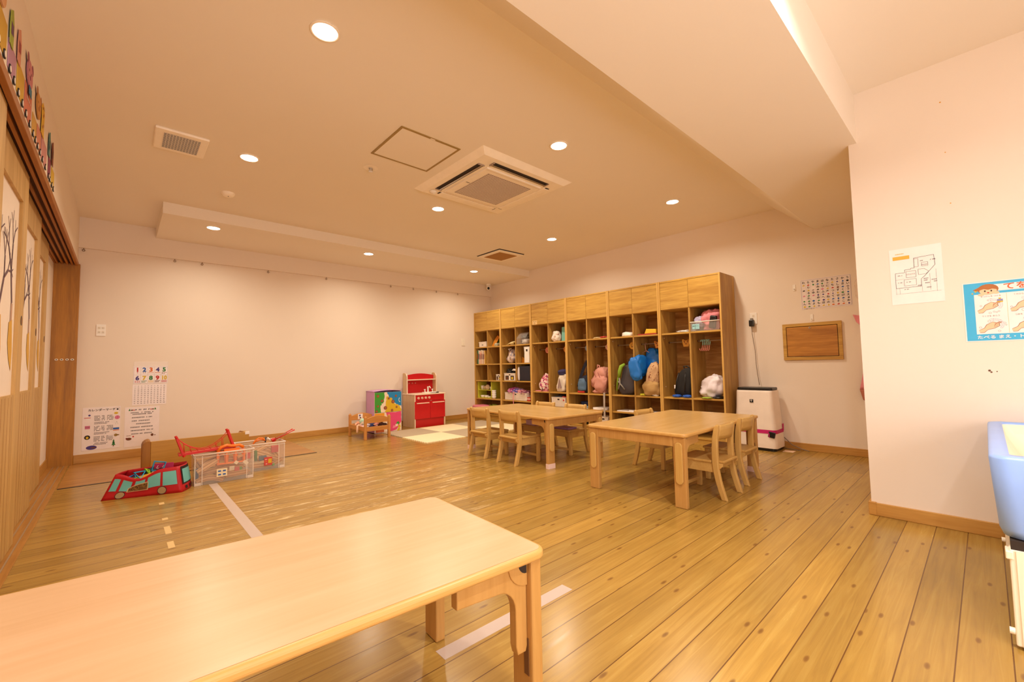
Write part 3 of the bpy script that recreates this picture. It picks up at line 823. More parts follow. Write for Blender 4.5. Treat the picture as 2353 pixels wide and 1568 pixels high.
S.ell(-0.105, -0.125, 0.022, 0.014, BRNI, 1); S.ell(-0.122, -0.118, 0.008, 0.008, pm('ink_maroon', '7a2a22', 0.7), 2); S.ell(-0.07, -0.103, 0.007, 0.008, REDI, 1); S.line([(-0.125, -0.09), (-0.09, -0.09)], 0.004, BRNI, 1)
S.ell(0.085, -0.1, 0.012, 0.014, BRNI, 1); S.ell(0.108, -0.103, 0.006, 0.004, BRNI, 1)
fin(mb, M, 'song_sheet', 'white verse sheet with lines of black writing and brown nuts, partly behind the low board', 'poster')

# number chart: ten coloured numerals above a grid of small numbers
M = on_back(0.254, YB-0.001, 0.874); mb, S = sheet('', M, 0.29, 0.19, '', '')
cols = (REDI, BLUEI, ORGI, PURI, GREEN, PURI, YELI, GREEN, REDI, YELI)
for k in range(10):
    u = -0.112+0.056*(k % 5); v = 0.055 if k < 5 else -0.035
    S.text(str(k+1), u, v, 0.060, cols[k], bold=0.0028, sx=1.0 if k < 9 else 0.8)
    n = k+1; rws = 1 if n < 5 else 2
    for q in range(n):
        rr_, cc = divmod(q, (n+rws-1)//rws)
        S.ell(u+(cc-((n+rws-1)//rws-1)/2)*(0.046/max(3, (n+rws-1)//rws)), v-0.03-rr_*0.012, 0.0045, 0.004, (REDI, PURI, ORGI, ORGI, BRNI, REDI, GREEN, YELI, BRNI, REDI)[k], 1, n=8)
for k in range(6): S.line([(-0.14+0.056*k, 0.085), (-0.14+0.056*k, -0.09)], 0.0012, GRYI)
S.line([(-0.14, 0.0), (0.14, 0.0)], 0.0012, GRYI); S.line([(-0.14, 0.085), (0.14, 0.085)], 0.0012, GRYI); S.line([(-0.14, -0.09), (0.14, -0.09)], 0.0012, GRYI)
fin(mb, M, 'number_chart', 'laminated chart of ten coloured numerals 1 to 10 on the back wall', 'poster')
M = on_back(0.248, YB-0.001, 0.661); mb, S = sheet('', M, 0.285, 0.225, '', '')
for r_ in range(10):
    for c_ in range(10):
        S.text(str(r_*10+c_+1), -0.122+0.027*c_, 0.093-0.0205*r_, 0.0125, pm('ink_grey_dark', '75686a', 0.7), bold=0.0003)
fin(mb, M, 'number_chart', 'laminated grid of small grey numbers hanging below the coloured numeral chart', 'poster')
mb = MB(); mb.box(-0.145, 0.145, -0.0035, -0.001, 0.0, 0.05, FILM); tag(mb.build('clear_sleeve', None, (0.256, YB, 0.968)), 'clear plastic strip along the top of the numeral chart', 'plastic strip')

# hiragana chart
M = on_right(XR-0.001, 1.018, 1.558); mb, S = sheet('', M, 0.41, 0.30, '', '')
rows = ['あいうえお', 'かきくけこ', 'さしすせそ', 'たちつてと', 'なにぬねの', 'はひふへほ', 'まみむめも', 'や ゆ よ', 'らりるれろ', 'わ   ん']
pal = [REDI, BRNI, BLUEI, ORGI, GREEN, YELI, PURI, PNKI, GRYI, INK]
rd = random.Random(5)
for c_, col in enumerate(rows):
    u = 0.178-0.0395*c_
    for r_ in range(5):
        v = 0.118-0.054*r_
        ch = col[r_] if r_ < len(col) else ' '
        if c_ == 9: ch = 'わ   ん'[r_] if r_ in (0, 4) else ' '
        if ch != ' ': S.text(ch, u, v, 0.026, INK, bold=0.0006)
        m_ = pal[rd.randrange(10)]
        if rd.random() < 0.5: S.ell(u+rd.uniform(-.003, .003), v-0.027, rd.uniform(0.007, 0.012), rd.uniform(0.005, 0.009), m_, 1, n=10)
        else: S.poly([(u-0.011, v-0.033), (u+0.010, v-0.031), (u+0.007, v-0.020), (u-0.006, v-0.022)], m_, 1)
    S.line([(u+0.0197, 0.135), (u+0.0197, -0.138)], 0.0008, GRYI)
for a_ in ([(-0.198, 0.142), (0.2, 0.142)], [(-0.198, -0.14), (0.2, -0.14)], [(-0.198, 0.142), (-0.198, -0.14)], [(0.2, 0.142), (0.2, -0.14)]): S.line(a_, 0.0014, PURI)
S.marks(-0.18, -0.09, -0.146, 0.006, INK, 12)
fin(mb, M, 'letter_chart', 'landscape hiragana letter chart with tiny pictures on the right wall', 'poster')

# floor plan with a faded marker strip
M = on_right(XN-0.001, 0.234, 1.36); mb, S = sheet('', M, 0.213, 0.315, '', '', 0.0, pm('bright_sheet', 'f6eeea', 0.25))
PL = pm('plan_line', '4e4452', 0.7)
S.marks(-0.085, -0.045, 0.128, 0.006, YELI, 4)
S.rect(-0.092, 0.095, -0.022, 0.115, pm('marker_orange', 'efb040', 0.6), 1)
def room(pts, w_=0.0012, l=1): S.line(pts+[pts[0]], w_, PL, l)
room([(-0.085, 0.02), (-0.045, 0.02), (-0.045, 0.035), (-0.02, 0.035), (-0.02, 0.04), (-0.005, 0.04), (-0.005, 0.095), (0.075, 0.10), (0.078, 0.045), (0.035, -0.01), (0.02, -0.025), (0.02, -0.065), (-0.085, -0.065)], 0.0016)
room([(-0.04, -0.01), (0.0, -0.01), (0.0, 0.025), (-0.04, 0.025)]); room([(0.01, 0.0), (0.04, 0.0), (0.052, 0.012), (0.035, 0.03), (0.01, 0.03)]); room([(-0.05, -0.055), (0.0, -0.055), (0.0, -0.02), (-0.05, -0.02)])
room([(0.025, 0.045), (0.05, 0.045), (0.05, 0.065), (0.025, 0.065)]); room([(-0.005, 0.045), (0.012, 0.045), (0.012, 0.09), (-0.005, 0.09)])
for k in range(9):
    S.line([(-0.038+k*0.004, 0.004), (-0.036+k*0.004, 0.012)], 0.0008, PL, 2); S.line([(0.027+k*0.0025, 0.05), (0.027+k*0.0025, 0.055)], 0.0009, PL, 2)
for a_ in ([(-0.085, -0.065), (-0.085, -0.10)], [(-0.07, -0.065), (-0.07, -0.10)], [(0.022, -0.065), (0.022, -0.095)], [(0.08, -0.1), (0.08, 0.02)], [(0.055, 0.0), (0.055, -0.09)], [(-0.085, -0.098), (0.095, -0.098)], [(-0.085, -0.018), (-0.05, -0.015)]): S.line(a_, 0.0007, PL, 2)
for k, (a_, b_) in enumerate(((0.03, -0.025), (0.03, -0.035), (0.035, -0.05), (0.06, -0.035), (0.065, -0.045), (0.04, -0.075), (-0.05, -0.075), (-0.075, 0.005), (-0.075, -0.035), (-0.04, -0.035), (0.005, -0.06), (0.02, 0.075), (0.06, 0.075))): S.marks(a_, a_+0.02, b_, 0.005, PL, k, 2)
fin(mb, M, 'floor_plan', 'white sheet with a floor plan and a yellow marker bar on the near wall', 'poster')

# hand washing poster
M = on_right(XN-0.001, -0.142, 1.13); mb, S = sheet('', M, 0.41, 0.305, '', '', 0.0, pm('bright_sheet', 'f6eeea', 0.25))
CY = pm('poster_cyan', '3fb4e6', 0.3); SK = pm('poster_skin', 'f6c9a2', 0.5); LN = pm('poster_line', '8a4a32', 0.6); HR = pm('poster_hair', 'b06a2c', 0.5); OR = pm('poster_orange', 'd5622a', 0.5)
S.rect(-0.20, -0.148, 0.20, 0.148, CY, 0); S.rect(-0.165, -0.115, 0.165, 0.088, PAPER, 1); S.rect(-0.10, 0.10, 0.195, 0.134, PAPER, 1)
S.text('てを あらおう', -0.065, 0.117, 0.036, OR, 2, 'LEFT', 0.0008, 1.15)
S.text('たべる まえ・トイレの あと', -0.165, -0.132, 0.019, PAPER, 2, 'LEFT', 0.0004, 1.15)
S.poly([(-0.168, 0.112), (-0.145, 0.125), (-0.15, 0.105)], HR, 2); S.ell(-0.115, 0.112, 0.036, 0.026, HR, 3); S.ell(-0.115, 0.103, 0.030, 0.019, SK, 4)
S.poly([(-0.147, 0.108), (-0.138, 0.130), (-0.115, 0.137), (-0.092, 0.130), (-0.083, 0.108), (-0.1, 0.113), (-0.115, 0.109), (-0.13, 0.114)], HR, 5)
S.ell(-0.126, 0.103, 0.003, 0.0045, INK, 5, 10); S.ell(-0.104, 0.103, 0.003, 0.0045, INK, 5, 10); S.ell(-0.115, 0.094, 0.004, 0.003, REDI, 5, 10)
S.ell(-0.140, 0.086, 0.011, 0.006, SK, 5); S.ell(-0.088, 0.092, 0.011, 0.006, SK, 5)
for u, v, r_ in ((-0.158, 0.105, 0.007), (-0.17, 0.095, 0.005)): S.poly([(u, v+r_), (u+r_*.3, v+r_*.3), (u+r_, v), (u+r_*.3, v-r_*.3), (u, v-r_), (u-r_*.3, v-r_*.3), (u-r_, v), (u-r_*.3, v+r_*.3)], YELI, 2)
caps = ['せっけんを つける', 'てのひらを あらう', 'ゆびの あいだを あらう', 'てくびを あらう', 'つめを あらう', 'みずで ながす']
def hand(u, v, kind):
    S.poly([(u-0.048, v-0.022), (u-0.03, v-0.012), (u-0.022, v+0.004), (u+0.0, v+0.018), (u+0.022, v+0.010), (u+0.024, v-0.004), (u+0.006, v-0.016), (u-0.018, v-0.022), (u-0.03, v-0.036), (u-0.045, v-0.036)], LN, 3)
    S.poly([(u-0.048, v-0.0235), (u-0.029, v-0.0135), (u-0.0205, v+0.0025), (u+0.0, v+0.0163), (u+0.020, v+0.009), (u+0.022, v-0.003), (u+0.005, v-0.0145), (u-0.018, v-0.0205), (u-0.031, v-0.0345), (u-0.045, v-0.0345)], SK, 3.3)
    for q in range(4):
        a_ = 0.35+0.28*q if kind != 1 else 0.1+0.2*q
        x_, y_ = u+0.004, v+0.008-0.005*q
        S.ell(x_+0.016*math.cos(a_*0.8), y_+0.010*math.sin(a_), 0.013, 0.0036, LN, 4+q*0.3, 12, a_*0.7); S.ell(x_+0.016*math.cos(a_*0.8), y_+0.010*math.sin(a_), 0.0118, 0.0026, SK, 4.15+q*0.3, 12, a_*0.7)
    rdh = random.Random(kind)
    for q in range(9):
        a_ = rdh.uniform(0, 6.28); rr_ = rdh.uniform(0.035, 0.046); b_ = rdh.uniform(0.002, 0.006)
        S.ell(u+rr_*math.cos(a_), v-0.004+rr_*0.75*math.sin(a_), b_, b_, LN, 1.3+q*0.05, 10); S.ell(u+rr_*math.cos(a_), v-0.004+rr_*0.75*math.sin(a_), b_-0.0009, b_-0.0009, PAPER, 1.32+q*0.05, 10)
    for q in range(14):
        a_ = -0.6+q*0.19
        S.ell(u+0.004+0.03*math.cos(a_), v+0.002+0.027*math.sin(a_), 0.0048, 0.0048, PNKI, 1.8+q*0.05, 8); S.ell(u+0.004+0.03*math.cos(a_), v+0.002+0.027*math.sin(a_), 0.0041, 0.0041, PAPER, 1.82+q*0.05, 8)
for k in range(6):
    u = -0.108+0.110*(k % 3); v = 0.028 if k < 3 else -0.072
    hand(u, v, k); S.text(caps[k], u-0.035, v+0.047, 0.0085, LN, 2, 'LEFT')
for k in (1, 2): S.line([(-0.165+0.11*k, 0.086), (-0.165+0.11*k, -0.113)], 0.0008, YELI, 2)
S.rect(-0.088, 0.048, -0.068, 0.058, pm('soap_mauve', '8e8bb8', 0.5), 3); S.rect(-0.088, 0.042, -0.068, 0.048, YELI, 3); S.rect(-0.082, 0.058, -0.074, 0.064, YELI, 3)
fin(mb, M, 'hand_washing_poster', 'blue bordered hand washing poster with a girl and soapy hands, right edge of the wall', 'poster')

# clear packet and pink cloths by the end of the right wall
mb = MB(); mb.blob((0, 0, 0), (0.012, 0.075, 0.105), plastic_clear('packet_film', 'f7e6d6', 0.25, 0.12), e=3.5, amp=0.05, seed=2, flat=False)
tag(mb.build('clear_packet', None, (XR-0.015, 0.712, 1.555)), 'crinkled clear plastic packet pinned up right of the letter chart', 'packet')
PINK = pm('cloth_pink', 'e58f98', 0.9)
def hang(u, v): return (-0.03+0.02*math.sin(v*3)-0.012*math.sin(u*9), 0.1-0.22*u, -0.17*v-0.02*math.sin(u*3))
mb = MB(); mb.grid(lambda u, v: (-0.045+0.012*math.sin(u*11+v*2), 0.10-0.02*v-0.24*u, -0.02*math.sin(math.pi*u)-v*(0.17-0.10*(1-u)**2)), 16, 10, PINK, 0.004)
tag(mb.build('pink_cloth', None, (XR-0.005, 0.71, 1.315)), 'small pink cloth hanging above the long pink apron at the wall end', 'cloth')
t = thing('pink_apron', 'long pink apron with a brown rounded hem hanging half hidden behind the wall end', 'apron', (XR-0.03, 0.66, 0.0))
mb = MB(); mb.grid(lambda u, v: (-0.02+0.014*math.sin(u*14+v), 0.05+0.085*v*(1-u)-0.22*u, 1.02-0.4*v), 18, 12, PINK, 0.004); mb.build('skirt', t)
mb = MB(); mb.grid(lambda u, v: (-0.012, 0.135-0.26*u-0.02*v*(1-2*u), 0.62-v*(0.13*math.sin(math.pi*(0.25+0.6*u)))), 18, 8, pm('hem_brown', 'b9705a', 0.9), 0.004); mb.build('hem', t)

# birthday train of paper cars above the doors
WHEEL = pm('paper_wheel', 'efe4da', 0.7)
def paper(c): return pm('paper_'+c, c, 0.75)
def car(y, z, w_, h_, col, label, roof=None, txt=False):
    t = thing('paper_train_car', label, 'wall decoration', (XL+0.001, y, z), 0, 'paper train cars above the sliding doors')
    mb = MB(); M = on_left(0, 0, 0)
    mb.box(-w_/2, w_/2, 0.0, h_, 0.0, 0.002, paper(col), M=M)
    if roof:
        S = Sheet(mb, M @ Matrix.Translation((0, 0, 0.0016))); S.poly([(-w_/2, h_*0.9), (w_/2, h_*0.9), (w_/2-0.02, h_), (-w_/2+0.02, h_)], paper(roof))
    if txt:
        S = Sheet(mb, M @ Matrix.Translation((0, 0, 0.0016))); S.marks(-w_*0.3, w_*0.3, h_*0.62, 0.012, WHEEL, 3)
    mb.build('body', t)
    for u in (-w_*0.3, w_*0.3):
        mb = MB(); mb.cyl((0.002, u, 0.004), (0.005, u, 0.004), 0.018, INK, 18); mb.cyl((0.005, u, 0.004), (0.0062, u, 0.004), 0.0115, WHEEL, 18); mb.build('wheel', t)
car(2.27, 2.055, 0.17, 0.13, 'c9a03a', 'yellow paper train car at the near end of the row above the doors')
car(2.47, 2.055, 0.15, 0.11, 'b98ca8', 'mauve paper train car behind the first yellow one')
car(2.66, 2.055, 0.16, 0.13, 'd2ab3c', 'yellow paper train car beside the pink bear', )
car(2.86, 2.055, 0.18, 0.14, 'cf7a62', 'coral paper train car with white writing below the pink bear', None, True)
car(3.06, 2.055, 0.13, 0.10, 'cfa24a', 'ochre paper train car behind the coral one with writing')
car(3.22, 2.055, 0.14, 0.11, 'd08468', 'plain coral paper train car below the yellow giraffe')
car(3.42, 2.055, 0.20, 0.12, 'c98c8a', 'dusty pink paper train car right of the giraffe')
car(3.66, 2.055, 0.10, 0.12, '8a3a52', 'narrow wine red paper train car near the far end of the row')
car(3.83, 2.055, 0.13, 0.11, 'd9b43c', 'yellow paper train car at the far end of the row above the doors')
def animal(y, z, kind, col, dark, label):
    mb = MB(); M = on_left(0, 0, 0); S = Sheet(mb, M @ Matrix.Translation((0, 0, 0.0016)))
    P, D = paper(col), paper(dark)
    if kind == 'round':
        mb.prism([(0.075*math.cos(a), 0.062*math.sin(a)) for a in [2*math.pi*i/24 for i in range(24)]], 'z', 0, 0.002, P, M=M)
        for s_ in (-1, 1):
            S.ell(s_*0.06, 0.05, 0.025, 0.025, D, 0)
        S.ell(0, 0, 0.073, 0.060, P, 1)
        S.ell(-0.025, 0.012, 0.006, 0.007, INK, 2, 10); S.ell(0.025, 0.012, 0.006, 0.007, INK, 2, 10); S.ell(0, -0.014, 0.016, 0.010, D, 2, 12)
    elif kind == 'tall':
        mb.prism([(-0.05, -0.07), (-0.04, 0.02), (-0.055, 0.07), (-0.02, 0.10), (0.03, 0.095), (0.05, 0.05), (0.035, -0.01), (0.05, -0.07)], 'z', 0, 0.002, P, M=M)
        for u, v in ((-0.02, -0.03), (0.02, -0.01), (-0.01, 0.03), (0.02, 0.05), (-0.03, 0.065)): S.ell(u, v, 0.010, 0.009, D, 0, 9)
        S.ell(-0.01, 0.075, 0.005, 0.006, INK, 1, 8); S.ell(0.02, 0.078, 0.005, 0.006, INK, 1, 8)
    else:
        mb.prism([(-0.03, -0.07), (0.03, -0.07), (0.035, 0.03), (0.012, 0.08), (-0.025, 0.06), (-0.035, 0.0)], 'z', 0, 0.002, P, M=M)
        S.poly([(-0.02, 0.02), (0.02, 0.02), (0.025, -0.02), (-0.022, -0.03)], D, 0)
    tag(mb.build('paper_animal', None, (XL+0.0045, y, z)), label, 'wall decoration', 'paper animals riding above the sliding doors')
animal(2.22, 2.245, 'round', 'dba77a', 'c9742c', 'tan paper animal face at the near end above the doors')
animal(2.42, 2.215, 'slim', 'a2b04a', '6f4a72', 'green and purple paper figure second in the row above the doors')
animal(2.58, 2.235, 'slim', 'd99882', 'a24a52', 'salmon pink slim paper figure before the bear')
animal(2.84, 2.255, 'round', 'cf8898', '8a3a5a', 'pink paper bear with dark ears and a blue scarf mark')
animal(3.13, 2.245, 'round', 'd3974e', 'a8632a', 'small orange paper face between the bear and the giraffe')
animal(3.30, 2.235, 'tall', 'e0b63a', 'a8562a', 'spotted yellow paper giraffe')
animal(3.60, 2.235, 'slim', '5f8a86', '3c5c5e', 'teal slim paper figure right of the giraffe')
animal(3.75, 2.235, 'slim', '7a3a22', '5a2816', 'dark brown paper figure at the far end above the doors')
mb = MB(); mb.box(-0.03, 0.03, -0.02, 0.02, 0, 0.002, paper('3f7a9e'), M=on_left(0, 0, 0)); tag(mb.build('paper_scarf', None, (XL+0.0085, 2.845, 2.178)), 'small blue paper rectangle under the pink bear', 'wall decoration')

# ================================================================== CUBBY UNITS
XC, HC, DC = 4.70, 1.855, 0.372
Y0, UW = 1.852, 0.7183
T = 0.019
def cubby(k, label, low):
    y0 = Y0+k*UW; yc = y0+UW/2
    t = thing('cubby_unit', label, 'cubby shelf', (XC, yc, 0), 0, 'tall oak cubby units along the right wall')
    h = UW/2-0.001
    for s_ in (-1, 1):
        mb = MB(); a, b = sorted((s_*h, s_*(h-T))); mb.box(-0.006, DC, a, b, 0, HC, CABZ, bev=0.0015); mb.box(-0.0068, -0.0058, a+0.001, b-0.001, 0.002, HC-0.002, CABE)
        if s_ == 1:
            for z in (1.19, 0.62): mb.cyl((0.06, b-T-0.0005, z), (0.06, b-T-0.003, z), 0.005, OFFW, 10)
        mb.build('side_panel', t)
    i = h-T
    mb = MB(); mb.box(0, DC, -i, i, HC-T, HC, CABY, bev=0.0015); mb.build('top_panel', t)
    mb = MB(); mb.box(DC-0.008, DC-0.001, -i, i, 0.05, HC-T, CABB); mb.build('back_panel', t)
    mb = MB(); mb.box(0.02, 0.036, -i, i, 0, 0.055, CABY); mb.build('plinth', t)
    dz0 = 0.655 if low else 0.06
    mb = MB(); mb.box(0.006, DC-0.008, -0.009, 0.009, dz0 if low else 0.08, 1.515, CABZ, bev=0.001); mb.build('divider', t)
    def shelf(z, half=None):
        a, b = (-i, i) if half is None else ((-i, -0.009) if half < 0 else (0.009, i))
        mb = MB(); mb.box(0.006, DC-0.008, a, b, z-T, z, CABY, bev=0.0015); mb.build('shelf', t)
    shelf(1.515+T); shelf(0.075)
    if low:
        for z in (1.238, 0.940, 0.655): shelf(z, -1); shelf(z, 1)
        shelf(0.342)
    else:
        for z in (1.243, 0.504, 0.292): shelf(z, -1); shelf(z, 1)
        for s_ in (-1, 1):
            a, b = (0.009, i) if s_ > 0 else (-i, -0.009)
            mb = MB(); mb.cyl((0.18, a, 1.14), (0.18, b, 1.14), 0.007, ROD, 12)
            mb.cyl((0.18, b, 1.14), (0.18, b-0.008, 1.14), 0.012, pm('rod_socket', '6c4a30', 0.4, 0.6), 14); mb.build('hanging_rod', t)
    for s_ in (-1, 1):
        a, b = (0.0015, i-0.001) if s_ > 0 else (-i+0.001, -0.0015)
        mb = MB(); mb.box(-0.001, 0.017, a, b, 1.520, HC-T-0.003, CABY, bev=0.0015); mb.build('door', t)
    mb = MB(); mb.box(0.012, 0.02, -i, i, 1.516, HC-T, DARK); mb.build('door_gap', t)
    return t
CUBL = ['oak cubby unit nearest the air purifier, holding the black backpack and white bag', 'oak cubby unit with the green and grey backpack and the blue bag', 'oak cubby unit with the navy bag and the pink backpack',
        'oak cubby unit with the floral backpack and the small label on its door', 'oak cubby unit of five shelf rows with the wide white basket of ribbons', 'oak cubby unit in the far corner with books and the lime rack']
for k in range(6): cubby(k, CUBL[k], k >= 4)
mb = MB(); mb.box(-0.001, 0, -0.05, 0.05, -0.03, 0.03, pm('sticker_cream', 'efc98a', 0.6)); S = Sheet(mb, on_right(-0.001, 0, 0)); S.line([(-0.04, 0.012), (-0.02, 0.018), (0.0, 0.006), (0.02, 0.014), (0.04, 0.01)], 0.005, INK); S.marks(-0.04, 0.03, -0.015, 0.010, INK, 8)
tag(mb.build('name_sticker', None, (XC-0.001, 4.63, 1.553)), 'small handwritten sticker at the bottom corner of a cubby door', 'sticker')

def yc_of(k, half): return Y0+k*UW+UW/2+half*0.17
# animal face tags on the rods
def face_tag(k, half, dy, col, dark, label, shape='round'):
    mb = MB(); P, D = pm('tag_'+col, col, 0.5), pm('tag_'+dark, dark, 0.5)
    if shape == 'round': pts = [(0.042*math.cos(a), 0.046*math.sin(a)) for a in [2*math.pi*i/20 for i in range(20)]]
    elif shape == 'ears': pts = [(-0.03, -0.045), (0.03, -0.045), (0.042, 0.0), (0.048, 0.04), (0.028, 0.042), (0.015, 0.03), (-0.015, 0.03), (-0.028, 0.042), (-0.048, 0.04), (-0.042, 0.0)]
    else: pts = [((0.045 if i % 2 else 0.034)*math.cos(2*math.pi*i/16), (0.045 if i % 2 else 0.034)*math.sin(2*math.pi*i/16)) for i in range(16)]
    M = on_right(0, 0, 0)
    mb.prism(pts, 'z', -0.006, 0.006, P, M=M, bev=0.001)
    S = Sheet(mb, M @ Matrix.Translation((0, 0, 0.006)))
    S.ell(-0.014, 0.008, 0.006, 0.007, D, 0, 10); S.ell(0.014, 0.008, 0.006, 0.007, D, 0, 10); S.ell(0, -0.012, 0.016, 0.006, D, 0, 12)
    if shape == 'ears': S.poly([(-0.028, 0.03), (-0.012, 0.022), (-0.024, 0.0)], D, 1); S.poly([(0.028, 0.03), (0.012, 0.022), (0.024, 0.0)], D, 1)
    tag(mb.build('animal_face_tag', None, (XC+0.16, dy, 1.127)), label, 'animal tag', 'animal face tags on the cubby rods')
face_tag(3, 1, 4.525, 'e08a76', 'b05a48', 'pink round animal face tag on the rod above the floral backpack')
face_tag(3, -1, 4.155, 'd98a34', '8a4a1c', 'orange animal face tag on the rod above the white and navy bag')
face_tag(2, 1, 3.755, '8aa6c4', 'd9825a', 'blue animal face tag on the rod above the navy bag')
face_tag(2, -1, 3.415, 'e6b0a0', '5a3a34', 'pale pink star-edged animal tag on the rod above the pink backpack', 'star')
face_tag(1, 1, 3.04, 'e2a93a', '7a4a1c', 'yellow round smiling tag on the rod above the green backpack')
face_tag(1, -1, 2.685, 'df9438', '8a4a1c', 'orange eared animal tag on the rod beside the blue bag', 'ears')
face_tag(0, 1, 2.33, 'dfa23c', '9a5a24', 'yellow eared animal tag on the rod above the black backpack', 'ears')

# ------------------------------------------------------------------ contents of the cubbies
def basket(name, x0, x1, y0, y1, z0, h, mat, label, cat='basket', group=None, pic=False, taper=0.012):
    t = thing(name, label, cat, ((x0+x1)/2, (y0+y1)/2, z0), 0, group)
    a, b = (x1-x0)/2, (y1-y0)/2
    mb = MB()
    th = 0.004
    for s_ in (-1, 1):
        mb.prism([(-b+taper, 0), (b-taper, 0), (b, h), (-b, h)], 'x', s_*a-(th if s_ > 0 else 0), s_*a+(th if s_ < 0 else 0), mat)
        mb.prism([(-a+taper*0, 0), (a-taper*0, 0), (a, h), (-a, h)], 'y', s_*(b-taper/2)-th/2, s_*(b-taper/2)+th/2, mat)
    mb.box(-a, a, -b+taper, b-taper, 0, th, mat)
    # rows of small openings
    S = Sheet(mb, on_right(-a, 0, 0)); hole = pm('basket_hole', '8a6a4e', 0.8)
    n = max(4, int(b*2/0.016)); rws = max(3, int(h/0.016))
    for i in range(1, n if name != 'tall_bin' else 0):
        for j in range(1, rws):
            u = -b+taper+(2*b-2*taper)*i/n; v = h*j/rws
            if pic and abs(u) < b*0.8 and v < h*0.8: continue
            S.rect(u-0.003, v-0.003, u+0.003, v+0.004, hole)
    S.rect(-0.018, h*0.72, 0.018, h*0.86, DARK, 1)
    if pic:
        for s_ in (-1, 1):
            S.rect(s_*b*0.45-b*0.3, h*0.12, s_*b*0.45+b*0.3, h*0.7, pm('pic_dark', '4a3a30', 0.5), 1); S.ell(s_*b*0.45, h*0.35, b*0.18, h*0.18, YELI if s_ > 0 else BRNI, 2)
    mb.build('body', t)
    mb = MB(); mb.tube([(-a, -b, h), (a, -b, h), (a, b, h), (-a, b, h)], 0.004, mat, 6, closed=True); mb.build('rim', t)
    return t
BW = pm('basket_white', 'f1e6da', 0.5)
Z1, Z2, Z3, Z4, Z5 = 1.238, 0.940, 0.655, 0.342, 0.075
# far corner unit (k = 5)
t = thing('storage_box', 'small white lidded box on the top left shelf of the corner cubby', 'box', (XC+0.10, 5.965, Z1))
mb = MB(); mb.box(-0.07, 0.10, -0.10, 0.10, 0, 0.075, BW, bev=0.004); S = Sheet(mb, on_right(-0.07, 0, 0)); S.rect(-0.022, 0.03, 0.022, 0.042, DARK); mb.build('body', t)
mb = MB(); mb.box(-0.075, 0.105, -0.105, 0.105, 0.075, 0.092, BW, bev=0.003); mb.build('lid', t)
for k, (c, dy, la) in enumerate((('d98a26', 0.0, 'orange folder leaning on the top right shelf of the corner cubby'), ('5f9a34', -0.05, 'green folder leaning behind the orange one in the corner cubby'))):
    mb = MB(); mb.prism([(0.02, 0), (0.10, 0), (0.17-0.03*k, 0.17), (0.10, 0.20), (0.05, 0.13)], 'x', -0.004, 0.004, pm('folder_'+c, c, 0.5), bev=0.001, M=Matrix.Rotation(R(20), 4, 'Y') @ Matrix.Scale(-1, 4, Vector((0, 1, 0))))
    tag(mb.build('folder', None, (XC+0.09+0.05*k, 5.80+dy, Z1+0.004)), la, 'folder', 'leaning folders in the corner cubby')
mb = MB(); mb.blob((0, 0, 0.025), (0.05, 0.045, 0.025), pm('toy_grey', 'c7c3a8', 0.7), amp=0.25, fr=9, seed=4)
tag(mb.build('soft_toy', None, (XC+0.07, 5.60, Z1)), 'small grey-green toy beside the leaning folders in the corner cubby', 'toy')
bk = [('2f6a48', .24, .020), ('3e7a56', .235, .014), ('f2ece0', .245, .018), ('c7502f', .215, .012), ('f0e4cf', .235, .016), ('d98a6a', .22, .014), ('efe0c4', .25, .016), ('c25a30', .225, .011), ('f5efe2', .24, .018), ('d8c9a0', .235, .013), ('a83a2c', .22, .012), ('f0e8da', .23, .016), ('dfae52', .235, .012)]
y = 6.115
bn = ['dark green', 'green', 'thick white', 'brick red', 'cream', 'salmon', 'tall ivory', 'rust red', 'white', 'khaki', 'dark red', 'off-white', 'mustard']
for k, (c, h_, th) in enumerate(bk):
    mb = MB(); m_ = pm('book_'+c, c, 0.5)
    mb.box(-0.08, 0.08, -th/2, th/2, 0, h_, m_, bev=0.001); mb.box(-0.078, 0.081, -th/2+0.002, th/2-0.002, 0.003, h_-0.004, PAPER)
    S = Sheet(mb, on_right(-0.08, 0, 0)); S.rect(-th*0.28, h_*0.35, th*0.28, h_*0.75, INK if k % 3 else REDI); 
    tag(mb.build('book', None, (XC+0.105, y-th/2, Z2)), bn[k]+' book, number %s from the left in the row on the corner cubby shelf' % ('one two three four five six seven eight nine ten eleven twelve thirteen'.split()[k]), 'book', 'picture books in the corner cubby')
    y -= th+0.0015
basket('picture_basket', XC+0.02, XC+0.16, 5.465, 5.60, Z3, 0.10, BW, 'white picture-sided basket half hidden in the corner cubby, third row', pic=True)
t = thing('toy_rack', 'lime green two-tier toy rack holding toy bowls in the corner cubby', 'toy rack', (XC+0.13, 5.93, Z4))
LIME = pm('lime_plastic', 'c9c63a', 0.45)
mb = MB()
for s_ in (-1, 1): mb.box(-0.1, 0.1, s_*0.185-0.008, s_*0.185+0.008, 0, 0.285, LIME, bev=0.003)
mb.build('side', t)
mb = MB(); mb.box(-0.1, 0.1, -0.185, 0.185, 0.135, 0.145, LIME, bev=0.003); mb.box(-0.1, 0.1, -0.185, 0.185, 0.0, 0.008, LIME, bev=0.003); mb.build('shelf', t)
CUPM = pm('cup_white', 'efe6dc', 0.4); CUPB = pm('cup_beige', 'c9ad8c', 0.5)
def cup(y, x, z, r, h_, m_, la, g=None, cat='toy cup'):
    mb = MB(); mb.lathe([(0, 0), (r*0.75, 0), (r, h_), (r*0.92, h_), (r*0.7, 0.006), (0, 0.006)], m_, 20)
    tag(mb.build('toy_cup' if h_ > 0.04 else 'toy_bowl', None, (x, y, z)), la, cat, g)
cup(6.05, XC+0.09, Z4+0.145, 0.034, 0.07, CUPM, 'white toy cup at the left of the lime rack top tier')
